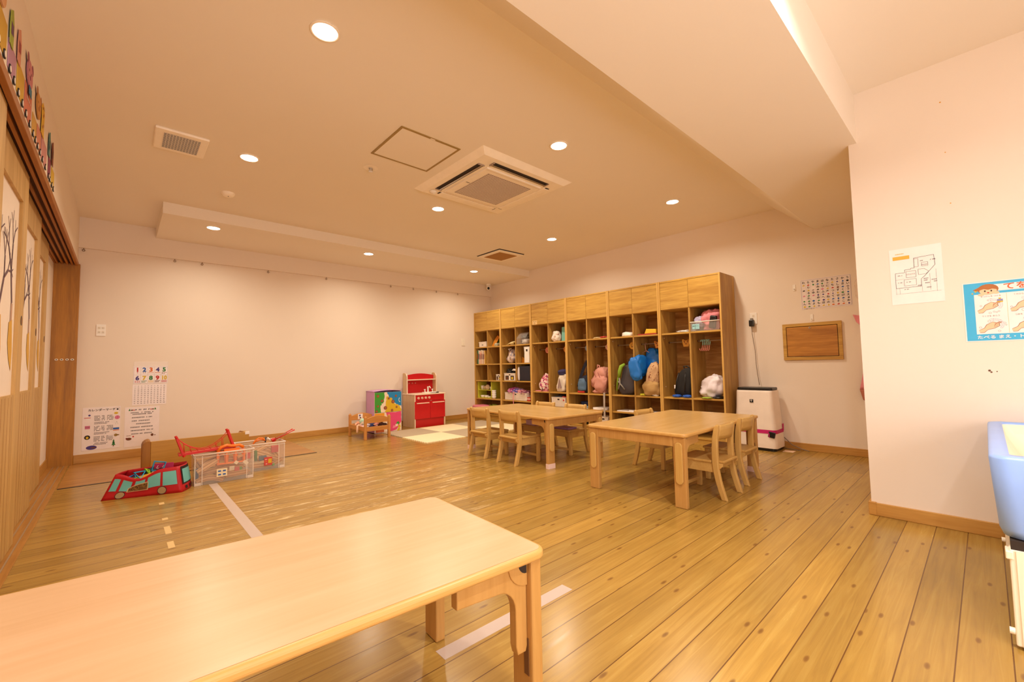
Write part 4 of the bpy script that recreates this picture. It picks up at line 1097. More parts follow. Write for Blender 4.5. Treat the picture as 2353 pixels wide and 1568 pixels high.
cup(5.975, XC+0.09, Z4+0.145, 0.036, 0.065, CUPB, 'beige toy cup in the middle of the lime rack top tier')
mb = MB(); mb.blob((0, 0, 0.045), (0.035, 0.045, 0.045), CUPB, amp=0.1, seed=3, e=2.2); tag(mb.build('toy_pot', None, (XC+0.07, 5.89, Z4+0.145)), 'rounded tan toy pot on the lime rack top tier', 'toy pot')
cup(5.805, XC+0.09, Z4+0.145, 0.032, 0.055, CUPM, 'white toy cup at the right of the lime rack top tier')
for k, (y, n_) in enumerate(((6.03, 2), (5.93, 2), (5.85, 1))):
    for q in range(n_): cup(y, XC+0.08, Z4+0.009+q*0.014, 0.045, 0.025, CUPM, ('lower' if q == 0 and n_ > 1 else 'upper' if n_ > 1 else 'single')+' white toy bowl '+('at the left', 'in the middle', 'at the right')[k]+' of the lime rack bottom tier', 'white toy bowls in the lime rack', 'toy bowl')
for k in range(4):
    cup(5.70, XC+0.055, Z4+k*0.033, 0.040, 0.045, CUPM, ('bottom', 'second lowest', 'second highest', 'top')[k]+' cup of the white stack right of the lime rack', 'stacked white toy cups')
mb = MB(); mb.vbox(-0.12, 0.12, -0.17, 0.17, 0, 0.025, pm('tray_pink', 'e8879a', 0.5), 0.03)
mb.blob((0, 0, 0.090), (0.12, 0.17, 0.062), MATS['tray_pink'], amp=0.06, e=4.5)
tag(mb.build('pink_cushion', None, (XC+0.03, 5.985, Z5)), 'flat pink cushion sticking out of the bottom shelf of the corner cubby', 'cushion')
mb = MB(); mb.blob((0, 0, 0.08), (0.06, 0.07, 0.075), pm('toy_leaf', '9aa53a', 0.6), amp=0.4, fr=9, seed=8); mb.blob((0, -0.1, 0.03), (0.04, 0.05, 0.035), pm('toy_ochre', 'a86a2a', 0.6), amp=0.3, fr=8, seed=9)
tag(mb.build('toy_vegetables', None, (XC+0.10, 5.76, Z5)), 'heap of green toy vegetables on the bottom shelf of the corner cubby', 'toy')
# second unit (k = 4)
mb = MB(); DI = pm('toy_bone', 'efe0a8', 0.6)
mb.tube([(0, 0.11, 0.008), (0, 0.04, 0.03), (0, -0.01, 0.04), (0, -0.06, 0.045), (0, -0.09, 0.055), (0, -0.11, 0.045)], [0.003, 0.008, 0.015, 0.017, 0.010, 0.006], DI, 8)
for dy in (-0.02, -0.06):
    for dx in (-0.012, 0.012): mb.tube([(dx*0.7, dy, 0.035), (dx, dy-0.004, 0.018), (dx, dy, 0.0)], [0.007, 0.005, 0.005], DI, 6)
tag(mb.build('toy_lizard', None, (XC+0.10, 5.30, Z1)), 'pale yellow long-tailed toy animal on the top left shelf, second unit from the corner', 'toy')
t = thing('clear_bin', 'clear rounded plastic bin with black things inside, top right of the second unit', 'plastic bin', (XC+0.12, 4.975, Z1))
mb = MB(); mb.prism([(-0.10, 0), (0.12, 0), (0.12, 0.17), (-0.03, 0.19), (-0.10, 0.10)], 'y', -0.12, 0.12, CLEAR, bev=0.006); mb.build('shell', t)
mb = MB(); mb.blob((0.02, -0.02, 0.05), (0.06, 0.08, 0.045), pm('stuff_grey', 'cfc6c0', 0.8), amp=0.2); mb.build('lining', t)
mb = MB(); mb.blob((0, 0, 0.03), (0.05, 0.07, 0.03), BLACK, amp=0.3, fr=10, seed=5); tag(mb.build('black_gloves', None, (XC+0.13, 4.965, Z1+0.095)), 'black things heaped inside the clear bin', 'black items')
mb = MB(); mb.blob((0, 0, 0.115), (0.10, 0.11, 0.115), fabric('bag_print', 'e6d8cf', ['cbb3a8', '9a8f9c', 'd9a0a0'], 16, (0.42, 0.5)), amp=0.18, fr=5, seed=11, taper=0.35)
mb.tube([(-0.02, 0.05, 0.2), (-0.04, 0.08, 0.235), (-0.02, 0.02, 0.24)], 0.01, pm('bag_handle', 'e6d8cf', 0.6), 8)
tag(mb.build('gathered_bag', None, (XC+0.13, 5.27, Z2)), 'crumpled whitish printed bag on the second row of the second unit', 'bag')
basket('tall_bin', XC+0.02, XC+0.2, 4.775, 4.905, Z2, 0.25, WHITE, 'tall white plastic bin standing on the second row of the second unit', 'bin', None, False, 0.02)
mb = MB(); mb.prism([(0, 0), (0.17, 0.0), (0.16, 0.03), (0.02, 0.10)], 'x', -0.006, 0.006, pm('plate_orange', 'e09a2c', 0.5), bev=0.002, M=Matrix.Scale(-1, 4, Vector((0, 1, 0))))
tag(mb.build('orange_wedge', None, (XC+0.14, 5.085, Z2)), 'orange wedge-shaped toy left of the tall white bin', 'toy')
basket('picture_basket', XC+0.02, XC+0.2, 5.115, 5.39, Z3, 0.12, BW, 'white basket with printed pictures under black gear, third row left of the second unit', pic=True)
mb = MB(); mb.blob((0, 0.03, 0.04), (0.06, 0.07, 0.045), BLACK, amp=0.25, fr=8, seed=6); tag(mb.build('black_gear', None, (XC+0.10, 5.27, Z3+0.11)), 'black bundle lying on the picture basket', 'black item')
mb = MB(); mb.blob((0, 0, 0.02), (0.05, 0.06, 0.02), PAPER, amp=0.2, seed=7); tag(mb.build('white_bundle', None, (XC+0.08, 5.16, Z3+0.155)), 'small white bundle beside the black one on the picture basket', 'cloth')
t = thing('play_case', 'navy box-shaped case with a round white end, third row right of the second unit', 'case', (XC+0.14, 4.93, Z3))
mb = MB(); mb.box(-0.12, 0.14, -0.15, 0.09, 0, 0.235, pm('case_navy', '1c1c2c', 0.5), bev=0.012); mb.build('body', t)
mb = MB(); mb.prism([(0.03*math.cos(a), 0.115+0.11*math.sin(a)) for a in [2*math.pi*i/24 for i in range(24)]], 'x', -0.11, 0.1, pm('case_white', 'dfd9dc', 0.5), bev=0.004, M=Matrix.Translation((0, 0.115, 0))); mb.build('round_end', t)
basket('ribbon_basket', XC+0.02, XC+0.26, 4.86, 5.38, Z4, 0.12, BW, 'wide white slotted basket of purple and pink ribbons, second unit')
for k, (dy, c, la) in enumerate(((5.25, 'a83a86', 'purple cloth heaped at the left of the ribbon basket'), (5.14, '5a5fc0', 'blue-violet ribbon heap in the middle of the basket'), (5.02, 'd98a9a', 'pink ribbon heap right of the middle of the basket'), (4.93, '7a3050', 'dark wine cloth at the right of the ribbon basket'))):
    mb = MB(); mb.blob((0, 0, 0.045-0.008*k), (0.09, 0.07, 0.05-0.008*k), fabric('ribbon_%d' % k, c, 'e6b0c0', 22, (0.5, 0.62)), amp=0.35, fr=9, seed=20+k)
    tag(mb.build('ribbon_heap', None, (XC+0.12, dy, Z4+0.10)), la, 'ribbon', 'coloured ribbon heaps in the wide basket')
mb = MB(); mb.tube([(-0.02, 0, 0.14), (-0.045, 0, 0.12), (-0.048, 0.005, 0.02), (-0.046, -0.002, -0.10), (-0.044, 0, -0.20)], 0.006, PINK, 8); tag(mb.build('pink_ribbon', None, (XC+0.035, 5.135, Z4)), 'long pink ribbon hanging over the front of the wide basket', 'ribbon')
mb = MB(); mb.box(-0.05, 0.05, -0.035, 0.035, 0, 0.06, pm('box_red', 'b8402c', 0.5), bev=0.003); mb.box(-0.052, 0.052, -0.036, 0.036, 0.03, 0.042, PAPER); tag(mb.build('small_red_box', None, (XC+0.055, 4.805, Z4)), 'small red and white box right of the ribbon basket', 'box')
mb = MB(); mb.blob((0, 0, 0.06), (0.1, 0.1, 0.06), BLACK, amp=0.2, e=3, seed=3); tag(mb.build('black_pouch', None, (XC+0.14, 4.95, Z5)), 'black pouch on the bottom shelf of the second unit', 'bag')
mb = MB(); mb.blob((0, 0, 0.05), (0.08, 0.07, 0.05), pm('pouch_rust', '9a5a2c', 0.8), amp=0.2, seed=4); tag(mb.build('rust_pouch', None, (XC+0.12, 5.12, Z5)), 'rust brown pouch left of the black one on the bottom shelf', 'bag')

# units with pegs
Zt, Zm, Zl = 1.243, 0.504, 0.292
mb = MB(); mb.prism([(-0.01, 0), (0.10, 0.0), (0.055, 0.21), (0.0, 0.21)], 'y', -0.004, 0.004, pm('file_teal', '7fc4bc', 0.5), bev=0.001, M=Matrix.Rotation(R(-78), 4, 'Z'))
tag(mb.build('teal_file', None, (XC+0.10, 4.17, Zt)), 'teal file box leaning on the top right shelf above the orange tag', 'file')
mb = MB(); mb.blob((0, 0, 0.08), (0.07, 0.075, 0.08), fabric('pouch_white', 'f0e6dc', ['e6d6c8', 'a8705a', '5a4a48'], 18, (0.5, 0.58)), amp=0.15, seed=13, taper=0.2)
tag(mb.build('printed_pouch', None, (XC+0.10, 4.275, Zt)), 'white printed pouch left of the teal file', 'pouch')
def strap(mb, pts, w_, m_):
    P = [Vector(p) for p in pts]
    for a, b in zip(P, P[1:]):
        d = (b-a).normalized(); n = d.cross(Vector((1, 0, 0))).normalized()*w_/2
        t = bmesh.new(); q = [a+n, a-n, b-n, b+n]; vs = [t.verts.new(v) for v in q]; f = t.faces.new(vs)
        bmesh.ops.solidify(t, geom=[f], thickness=0.003); mb._merge(t, None, m_, False)
# floral backpack
t = thing('backpack', 'small red and white floral backpack with a zip pull', 'backpack', (XC+0.11, 4.545, Zm), R(8), 'backpacks in the cubbies')
FLO = fabric('floral_print', 'f3e0d6', ['d9607a', '8a3a6a', 'e6a04a'], 34, (0.46, 0.52))
mb = MB(); mb.blob((0, 0, 0.125), (0.09, 0.115, 0.128), FLO, e=2.6, amp=0.10, taper=0.55, seed=1, lean=(0, -0.03)); mb.build('body', t)
mb = MB(); mb.blob((-0.07, -0.015, 0.075), (0.035, 0.055, 0.06), FLO, e=2.4, amp=0.05, seed=2); mb.tube([(-0.10, -0.015+0.05*math.cos(a), 0.075+0.055*math.sin(a)) for a in [2*math.pi*i/20 for i in range(20)]], 0.004, WHITE, 6, closed=True); mb.build('pocket', t)
mb = MB(); mb.tube([(-0.105, -0.02, 0.04), (-0.115, -0.025, 0.015), (-0.12, -0.02, -0.01)], 0.005, BLACK, 6); mb.build('zip_pull', t)
mb = MB(); mb.box(-0.09, 0.05, -0.13, 0.11, 0, 0.012, PINK, bev=0.004); tag(mb.build('folded_cloth', None, (XC+0.10, 4.55, Zm)), 'pale pink folded cloth under the floral backpack', 'cloth')
bpy.data.objects['backpack'].location.z += 0.0125
# white and navy bag
t = thing('drawstring_bag', 'white cloth bag with a navy top and mauve bow', 'bag', (XC+0.11, 4.175, Zm))
mb = MB(); mb.blob((0, 0, 0.13), (0.08, 0.095, 0.13), pm('bag_ivory', 'e2d4c4', 0.9), e=3.2, amp=0.20, taper=0.25, seed=21, lean=(0, -0.012)); mb.build('body', t)
mb = MB(); mb.blob((0.005, 0.0, 0.285), (0.065, 0.08, 0.045), pm('bag_navy', '3a3560', 0.9), e=2.5, amp=0.08, seed=22); mb.build('navy_top', t)
mb = MB()
for s_ in (-1, 1): mb.prism([(0, 0.2), (s_*0.035, 0.06), (s_*0.012, 0.05)], 'x', -0.095, -0.088, pm('bow_mauve', '9a7f80', 0.9))
mb.build('ribbon', t)
mb = MB(); mb.box(-0.05, 0.05, -0.05, 0.05, 0, 0.025, PAPER, bev=0.003); tag(mb.build('white_case', None, (XC+0.06, 4.55, Zl)), 'small white flat box on the low shelf under the floral backpack', 'box')
basket('slotted_basket', XC+0.015, XC+0.2, 4.06, 4.335, Zl, 0.135, BW, 'white slotted basket on the low shelf under the white and navy bag')
mb = MB(); mb.blob((0, 0, 0.04), (0.05, 0.05, 0.05), pm('item_red', 'c83c34', 0.6), amp=0.2, seed=5); tag(mb.build('red_pouch', None, (XC+0.07, 4.11, Zl+0.06)), 'red pouch at the right end of the slotted basket', 'pouch')
mb = MB(); mb.blob((0, 0, 0.02), (0.07, 0.09, 0.02), pm('cloth_slate', '4a4e56', 0.8), amp=0.2, seed=6); tag(mb.build('grey_cloth', None, (XC+0.11, 4.22, Zl+0.12)), 'dark grey cloth on top of the slotted basket', 'cloth')
# navy bag + pink backpack unit (k = 2)
mb = MB(); mb.box(-0.05, 0.05, -0.11, 0.11, 0, 0.008, PAPER); mb.blob((-0.02, -0.05, 0.014), (0.05, 0.055, 0.012), pm('item_red', 'c83c34', 0.6), amp=0.2); mb.blob((-0.02, 0.06, 0.012), (0.045, 0.05, 0.008), pm('cloth_yellowish', 'ecd9a8', 0.8), amp=0.2)
tag(mb.build('folded_bib', None, (XC+0.10, 3.46, Zt)), 'thin red and cream folded bib on the top right shelf above the pink backpack', 'cloth')
t = thing('shoulder_bag', 'navy and slate blue shoulder bag leaning by its strap', 'bag', (XC+0.11, 3.80, Zm))
NV = pm('bag_darknavy', '17192e', 0.8); SL = pm('bag_slate', '55708c', 0.8)
mb = MB(); mb.blob((0, -0.01, 0.12), (0.08, 0.115, 0.12), NV, e=3, amp=0.08, taper=0.45, seed=31, lean=(0, -0.04)); mb.build('body', t)
mb = MB(); mb.blob((-0.058, -0.02, 0.115), (0.040, 0.078, 0.085), SL, e=3.0, amp=0.10, taper=0.3, seed=32); mb.build('pocket', t)
mb = MB(); mb.box(-0.085, -0.05, -0.06, 0.05, 0.004, 0.03, REDI, bev=0.006); mb.build('red_trim', t)
mb = MB(); strap(mb, [(-0.02, 0.085, 0.08), (-0.01, 0.055, 0.20), (0.0, 0.015, 0.31), (0.0, -0.05, 0.42), (0.0, -0.075, 0.44), (0.0, -0.08, 0.38), (0, -0.07, 0.18)], 0.05, NV); mb.build('strap', t)
t = thing('backpack', 'dusty pink backpack slumped over with a top handle', 'backpack', (XC+0.11, 3.49, Zm), 0, 'backpacks in the cubbies')
PK = pm('pack_pink', 'cf9284', 0.85)
mb = MB(); mb.blob((0, 0.0, 0.195), (0.09, 0.115, 0.165), PK, e=3.0, amp=0.16, fr=6, taper=0.1, seed=41, flat=False, roll=28); mb.build('body', t)
mb = MB(); mb.blob((-0.07, -0.03, 0.13), (0.045, 0.085, 0.115), PK, e=2.8, amp=0.16, seed=42, roll=20); mb.blob((-0.02, 0.02, 0.028), (0.06, 0.10, 0.028), PK, e=3, amp=0.15, seed=43); mb.build('pocket', t)
mb = MB(); mb.tube([(0, 0.075, 0.33), (0, 0.065, 0.385), (0, 0.04, 0.375), (0, 0.03, 0.33)], 0.009, PK, 8); mb.build('handle', t)
mb = MB()
for y_ in (0.06, 0.0): mb.tube([(-0.075, y_+0.02, 0.30), (-0.095, y_-0.02, 0.24), (-0.105, y_-0.07, 0.17)], 0.004, pm('zip_wine', 'a05a58', 0.7), 6)
mb.build('zip', t)
mb = MB(); mb.blob((0, 0, 0.045), (0.08, 0.10, 0.045), fabric('navy_print', '20284a', ['2a3a5c', 'c7c7d6', '5a6a8c'], 26, (0.55, 0.62)), amp=0.2, seed=14); tag(mb.build('navy_bundle', None, (XC+0.11, 3.80, Zl)), 'navy printed cloth bundle on the low shelf under the shoulder bag', 'cloth')
mb = MB(); mb.box(-0.08, 0.06, -0.07, 0.07, 0, 0.018, PAPER, bev=0.002); mb.box(-0.081, 0.055, -0.069, 0.069, 0.018, 0.032, pm('cover_paleblue', 'a6c8dc', 0.5), bev=0.002)
tag(mb.build('pale_notebook', None, (XC+0.055, 3.74-0.0, Zl)), 'white and pale blue notebook at the front of the low shelf', 'notebook'); bpy.data.objects['navy_bundle'].location = (XC+0.20, 3.81, Zl)
for k in range(2):
    mb = MB(); mb.box(-0.09, 0.09, -0.105, 0.10, 0, 0.014, PAPER, bev=0.001, M=Matrix.Rotation(R(4-9*k), 4, 'Z')); 
    tag(mb.build('notebook', None, (XC+0.105, 3.485, Zl+0.0145*k)), ('lower' if k == 0 else 'upper')+' white notebook in the pair under the pink backpack', 'notebook', 'white notebooks under the pink backpack')
mb = MB(); strap(mb, [(-0.125, 0, 0.02), (-0.13, 0, -0.12), (-0.125, 0.004, -0.30)], 0.028, pm('strap_grey', 'b3a79c', 0.8)); strap(mb, [(-0.02, 0, 0.015), (-0.125, 0, 0.02)], 0.026, MATS['strap_grey'])
tag(mb.build('hanging_strap', None, (XC+0.11, 3.375, Zm)), 'grey webbing strap dangling in front of the cubby divider post', 'strap')
basket('slotted_basket', XC+0.01, XC+0.17, 3.345, 3.49, Z5, 0.13, BW, 'small white slotted basket on the bottom shelf behind the second table')
mb = MB(); mb.blob((0, 0, 0.06), (0.10, 0.11, 0.06), BLACK, amp=0.15, e=3.2, seed=15); tag(mb.build('black_bundle', None, (XC+0.16, 3.62-0.0, Z5)), 'black bundle on the bottom shelf left of the small slotted basket', 'bag')
bpy.data.objects['black_bundle'].location.y = 3.81
# green backpack unit (k = 1)
mb = MB(); mb.tube([(0, 0.08, 0.03), (0, 0.04, 0.034), (0, -0.04, 0.028), (0, -0.085, 0.028)], [0.026, 0.03, 0.026, 0.024], WHITE, 12); mb.tube([(-0.03, 0.07, 0.016), (-0.03, -0.08, 0.016)], 0.015, WHITE, 10)
tag(mb.build('rolled_towel', None, (XC+0.09, 3.045, Zt)), 'white rolled towel on the shelf above the green backpack', 'towel')
mb = MB(); mb.vbox(-0.09, 0.09, -0.12, 0.13, 0, 0.014, pm('tray_red', 'a8342c', 0.5), 0.02); tag(mb.build('red_folder', None, (XC+0.10, 2.745, Zt)), 'flat dark red folder on the shelf right of the rolled towel', 'folder')
mb = MB(); mb.prism([(-0.075, 0), (0.08, 0), (0.055, 0.06), (-0.075, 0.05)], 'x', -0.06, 0.06, pm('hat_yellow', 'ecc02c', 0.6), bev=0.006); tag(mb.build('yellow_cap', None, (XC+0.10, 2.715, Zt+0.0145)), 'bright yellow cap resting on the dark red folder', 'hat')
t = thing('backpack', 'charcoal backpack with bright green shoulder strap', 'backpack', (XC+0.10, 3.085, Zm), 0, 'backpacks in the cubbies')
CH = pm('pack_charcoal', '4a4448', 0.85); GN = pm('pack_green', '8ab02e', 0.7); GS = pm('pack_greystrap', '8f8a80', 0.8)
mb = MB(); mb.blob((0.01, 0.0, 0.19), (0.085, 0.135, 0.19), CH, e=3.4, amp=0.05, taper=0.38, seed=51, lean=(0, -0.035)); mb.build('body', t)
mb = MB(); mb.tube([(-0.080, 0.080, 0.22), (-0.085, 0.062, 0.30), (-0.075, 0.045, 0.36), (-0.045, 0.01, 0.388)], [0.018, 0.024, 0.024, 0.016], GN, 10); mb.tube([(-0.060, 0.098, 0.26), (-0.060, 0.118, 0.15), (-0.060, 0.130, 0.05)], 0.010, GN, 8); mb.build('green_strap', t)
mb = MB(); mb.tube([(-0.082, 0.075, 0.22), (-0.088, 0.06, 0.15), (-0.080, 0.095, 0.07)], 0.010, GS, 8); mb.tube([(-0.082, 0.09, 0.17), (-0.088, 0.04, 0.12), (-0.082, 0.0, 0.07)], 0.009, GS, 8); mb.build('harness', t)
mb = MB(); mb.tube([(0, 0.02, 0.37), (0.0, -0.03, 0.45), (0, -0.07, 0.475), (0, -0.09, 0.45), (0.0, -0.09, 0.35)], 0.006, CH, 8); mb.build('loop', t)
# blue bag on a hanger
t = thing('coat_hanger', 'pink hanger holding the blue gathered bag on the rod', 'hanger', (XC+0.18, 2.86, 1.14))
mb = MB(); mb.tube([(0, -0.012, 0.0), (0, -0.004, 0.0105), (0, 0.006, 0.0095), (0, 0.011, 0.0), (0, 0.008, -0.05), (0.0, 0.0, -0.085)], 0.0035, pm('hanger_pink', 'e0a090', 0.5), 8)
mb.tube([(0, 0.07, -0.12), (0, 0, -0.085), (0, -0.07, -0.12)], 0.004, MATS['hanger_pink'], 8); mb.build('hook', t)
t = thing('blue_bag', 'bright blue drawstring bag hanging from the pink hanger', 'bag', (XC+0.215, 2.86, 0.70))
BL = pm('bag_blue', '1673cf', 0.45)
mb = MB(); mb.blob((0, -0.070, 0.235), (0.055, 0.118, 0.145), BL, e=3.0, amp=0.16, fr=7, seed=61, flat=False, taper=0.30); mb.build('body', t)
mb = MB(); mb.blob((-0.155, 0.008, 0.17), (0.12, 0.040, 0.13), BL, e=2.8, amp=0.12, fr=7, seed=62, flat=False); mb.blob((-0.262, 0.025, 0.13), (0.035, 0.080, 0.14), BL, e=2.6, amp=0.14, fr=7, seed=64, flat=False, taper=0.15, roll=-12); mb.build('sleeve', t)
t = thing('backpack', 'beige patterned backpack hanging behind the blue bag', 'backpack', (XC+0.075, 2.715, Zm), 0, 'backpacks in the cubbies')
mb = MB(); mb.blob((0, 0.0, 0.265), (0.085, 0.095, 0.135), fabric('tribal_print', 'c7a17a', ['cfa77c', '7a3a2c', '5a6a7a'], 38, (0.48, 0.56)), e=3.2, amp=0.12, taper=0.30, seed=71, flat=False, lean=(0, -0.03)); mb.build('body', t)
mb = MB(); mb.blob((-0.005, 0.005, 0.095), (0.09, 0.105, 0.09), pm('pack_tan', 'b8935c', 0.9), e=3.4, amp=0.1, taper=-0.12, seed=72); mb.build('base', t)
for k, (y_, c, la) in enumerate(((2.83, 'c9c42c', 'yellow-green toy bit under the beige backpack, left'), (2.665, 'e9dfd2', 'white bit under the beige backpack, right'))):
    mb = MB(); mb.blob((0, 0, 0.014), (0.03, 0.035, 0.014), pm('bit_'+c, c, 0.5), amp=0.2, seed=k); tag(mb.build('small_item', None, (XC+0.03, y_, Zm)), la, 'small item')
for k, (y_, la) in enumerate(((3.09, 'flat white papers on the low shelf under the green backpack'), (2.74, 'flat white papers on the low shelf under the beige backpack'))):
    mb = MB(); mb.box(-0.09, 0.10, -0.12, 0.12, 0, 0.012, PAPER, bev=0.001); mb.box(-0.085, 0.02, -0.12, -0.05, 0.012, 0.022, PAPER, bev=0.002)
    tag(mb.build('paper_stack', None, (XC+0.11, y_, Zl)), la, 'papers', 'papers on the low cubby shelves')
mb = MB(); mb.blob((0, 0, 0.07), (0.10, 0.12, 0.07), BLACK, amp=0.15, e=3.2, seed=16); mb.box(-0.09, -0.04, -0.10, -0.02, 0.13, 0.15, PAPER, bev=0.003); tag(mb.build('black_bundle', None, (XC+0.14, 3.06, Z5)), 'black bundle with a white slip on the bottom shelf, partly above the second table edge', 'bag')
# near unit (k = 0)
mb = MB(); mb.blob((0, 0, 0.012), (0.07, 0.09, 0.014), PAPER, amp=0.3, fr=9, seed=17); tag(mb.build('tissue_packet', None, (XC+0.10, 2.295, Zt)), 'flat whitish packet on the shelf above the black backpack', 'packet')
t = thing('clear_box', 'clear plastic box with a white rim and a blue label, top shelf nearest the purifier', 'plastic box', (XC+0.11, 2.045, Zt))
mb = MB()
for a in ((-0.10, -0.097, -0.155, 0.155), (0.097, 0.10, -0.155, 0.155), (-0.10, 0.10, -0.155, -0.152), (-0.10, 0.10, 0.152, 0.155)): mb.box(*a, 0, 0.10, CLEAR)
mb.box(-0.10, 0.10, -0.155, 0.155, 0, 0.003, CLEAR); mb.build('body', t)
mb = MB(); mb.tube([(-0.102, -0.157, 0.102), (0.102, -0.157, 0.102), (0.102, 0.157, 0.102), (-0.102, 0.157, 0.102)], 0.006, WHITE, 8, closed=True); mb.build('rim', t)
mb = MB(); mb.box(-0.1025, -0.1005, 0.055, 0.135, 0.022, 0.078, pm('label_blue', '9fd4de', 0.5)); S = Sheet(mb, on_right(-0.1025, 0, 0)); S.marks(-0.13, -0.065, 0.058, 0.010, INK, 5); S.marks(-0.105, -0.085, 0.036, 0.010, INK, 6); mb.build('label', t)
mb = MB(); mb.blob((0, -0.03, 0.11), (0.075, 0.095, 0.115), pm('cloth_rose', 'e08a92', 0.9), amp=0.25, fr=7, seed=18); tag(mb.build('pink_clothes', None, (XC+0.12, 2.03, Zt+0.004)), 'bundle of pink clothes filling the clear box', 'clothes')
mb = MB(); mb.box(-0.02, 0.02, -0.035, 0.035, 0, 0.14, BLACK, bev=0.012, M=Matrix.Rotation(R(10), 4, 'X')); tag(mb.build('black_case', None, (XC+0.035, 1.975, Zt+0.02)), 'black strap case among the pink clothes', 'case')
mb = MB(); mb.blob((0, 0, 0.06), (0.05, 0.045, 0.06), pm('cloth_lilac', 'b7b0cf', 0.9), amp=0.25, fr=7, seed=19); mb.tube([(0.0, 0.08, 0.02), (0, 0.075, 0.11), (0, 0.02, 0.12)], 0.004, BRNI, 6); tag(mb.build('lilac_cloth', None, (XC+0.09, 2.125, Zt+0.05)), 'lilac cloth with a brown cord left of the pink clothes', 'cloth')
t = thing('backpack', 'black rounded backpack with a white tag and blue trim', 'backpack', (XC+0.10, 2.345, Zm), 0, 'backpacks in the cubbies')
mb = MB(); mb.blob((0, 0.005, 0.165), (0.09, 0.125, 0.168), pm('pack_black', '1a1615', 0.8), e=3.0, amp=0.05, taper=0.42, seed=81, lean=(0, -0.05)); mb.build('body', t)
mb = MB(); mb.tube([(0, -0.02, 0.31), (0, 0.0, 0.352), (0, -0.05, 0.352), (0, -0.08, 0.315)], 0.009, BLACK, 8); mb.build('handle', t)
mb = MB()
for y_ in (0.05, -0.07): mb.blob((-0.085, y_, 0.016), (0.025, 0.045, 0.016), pm('trim_blue', '1f56b8', 0.6), amp=0.2)
mb.build('blue_trim', t)
mb = MB(); mb.box(-0.097, -0.092, 0.05, 0.072, 0.10, 0.14, PAPER); mb.build('name_tag', t)
mb = MB(); mb.tube([(-0.08, 0.02, 0.28), (-0.1, 0.04, 0.18), (-0.098, 0.06, 0.06)], 0.006, BLACK, 6); mb.tube([(-0.085, -0.06, 0.28), (-0.1, -0.06, 0.18), (-0.1, -0.05, 0.06)], 0.006, BLACK, 6); mb.build('straps', t)
MINT = pm('hook_mint', '9fd0c0', 0.5); ROS = pm('hook_rose', 'eaa08a', 0.5)
for k in range(5):
    y_ = 2.155-0.02*k
    mb = MB(); mb.tube([(-0.018, 0, -0.01), (-0.014, 0, 0.008), (0.0, 0, 0.0115), (0.011, 0, 0.004), (0.012, 0, -0.02), (0.006, 0, -0.05)], 0.0055, MINT, 8)
    mb.tube([(0.006, 0, -0.05), (0.0, 0, -0.075), (-0.004, 0, -0.10), (-0.018, 0, -0.112), (-0.034, 0, -0.10), (-0.036, 0, -0.085)], 0.0055, ROS, 8)
    o = mb.build('s_hook', None, (XC+0.18, y_, 1.1398), (0, 0, R(-25)))
    tag(o, ('leftmost', 'second', 'middle', 'fourth', 'rightmost')[k]+' mint and pink hook in the bunch on the rod nearest the purifier', 'hook', 'mint and pink hooks on the rod')
mb = MB(); mb.blob((0, 0.012, 0.125), (0.12, 0.135, 0.125), fabric('bag_cloudy', 'eae0e6', ['d5c8cc', 'aaa2b8', 'e6dad8'], 6, (0.35, 0.65), 0.4), e=2.5, amp=0.17, fr=9, seed=91, taper=0.35, lean=(0, -0.06))
tag(mb.build('plastic_bag', None, (XC+0.14, 2.055, Zm+0.001)), 'whitish plastic bag slumped in the cubby nearest the purifier', 'bag'); mb = MB() 
mb.blob((-0.03, -0.10, 0.012), (0.07, 0.05, 0.014), BLACK, amp=0.1)
mb.blob((-0.10, 0.0, 0.008), (0.03, 0.05, 0.008), pm('bit_lime', '9ab82a', 0.5), amp=0.1)
tag(mb.build('dark_pouch', None, (XC+0.11, 2.055, Zm)), 'flat dark and lime pouch peeking out under the whitish plastic bag', 'pouch')
# ================================================================== AIR PURIFIER
t = thing('air_purifier', 'tall white air purifier with a magenta strap beside the cubbies', 'air purifier', (4.925, 1.622, 0))
PW = pm('purifier_white', 'f1e4d8', 0.4)
mb = MB()
tt = bmesh.new()
ring = []
for z, hx, hy, r in ((0.03, 0.135, 0.198, 0.04), (0.06, 0.136, 0.199, 0.04), (0.22, 0.133, 0.192, 0.04), (0.42, 0.125, 0.178, 0.04), (0.585, 0.115, 0.172, 0.035), (0.60, 0.11, 0.168, 0.03)):
    pts = []
    for cx, cy, a0 in ((hx-r, hy-r, 0), (-hx+r, hy-r, 90), (-hx+r, -hy+r, 180), (hx-r, -hy+r, 270)):
        for q in range(6): a = R(a0+18*q); pts.append((cx+r*math.cos(a), cy+r*math.sin(a), z))
    ring.append([tt.verts.new(p) for p in pts])
for A, B in zip(ring, ring[1:]):
    for i in range(len(A)): tt.faces.new((A[i], A[(i+1) % len(A)], B[(i+1) % len(A)], B[i]))
tt.faces.new(ring[0]); tt.faces.new(ring[-1]); bmesh.ops.recalc_face_normals(tt, faces=tt.faces)
mb._merge(tt, None, PW, False); mb.build('housing', t)
mb = MB(); mb.vbox(-0.10, 0.10, -0.165, 0.165, 0.60, 0.628, BLACK, 0.03, 0.008); mb.cyl((-0.06, -0.09, 0.628), (-0.06, -0.09, 0.629), 0.006, pm('led_green', '4f9a3a', 0.4), 8); mb.cyl((-0.06, -0.06, 0.628), (-0.06, -0.06, 0.629), 0.006, MATS['led_green'], 8); mb.build('control_panel', t)
mb = MB(); mb.vbox(-0.12, 0.12, -0.18, 0.18, 0.0, 0.03, BLACK, 0.04); mb.build('base', t)
mb = MB(); mb.box(-0.1285, -0.12, 0.002, 0.034, 0.478, 0.510, BLACK, bev=0.001)
S = Sheet(mb, on_right(-0.1285, 0, 0))
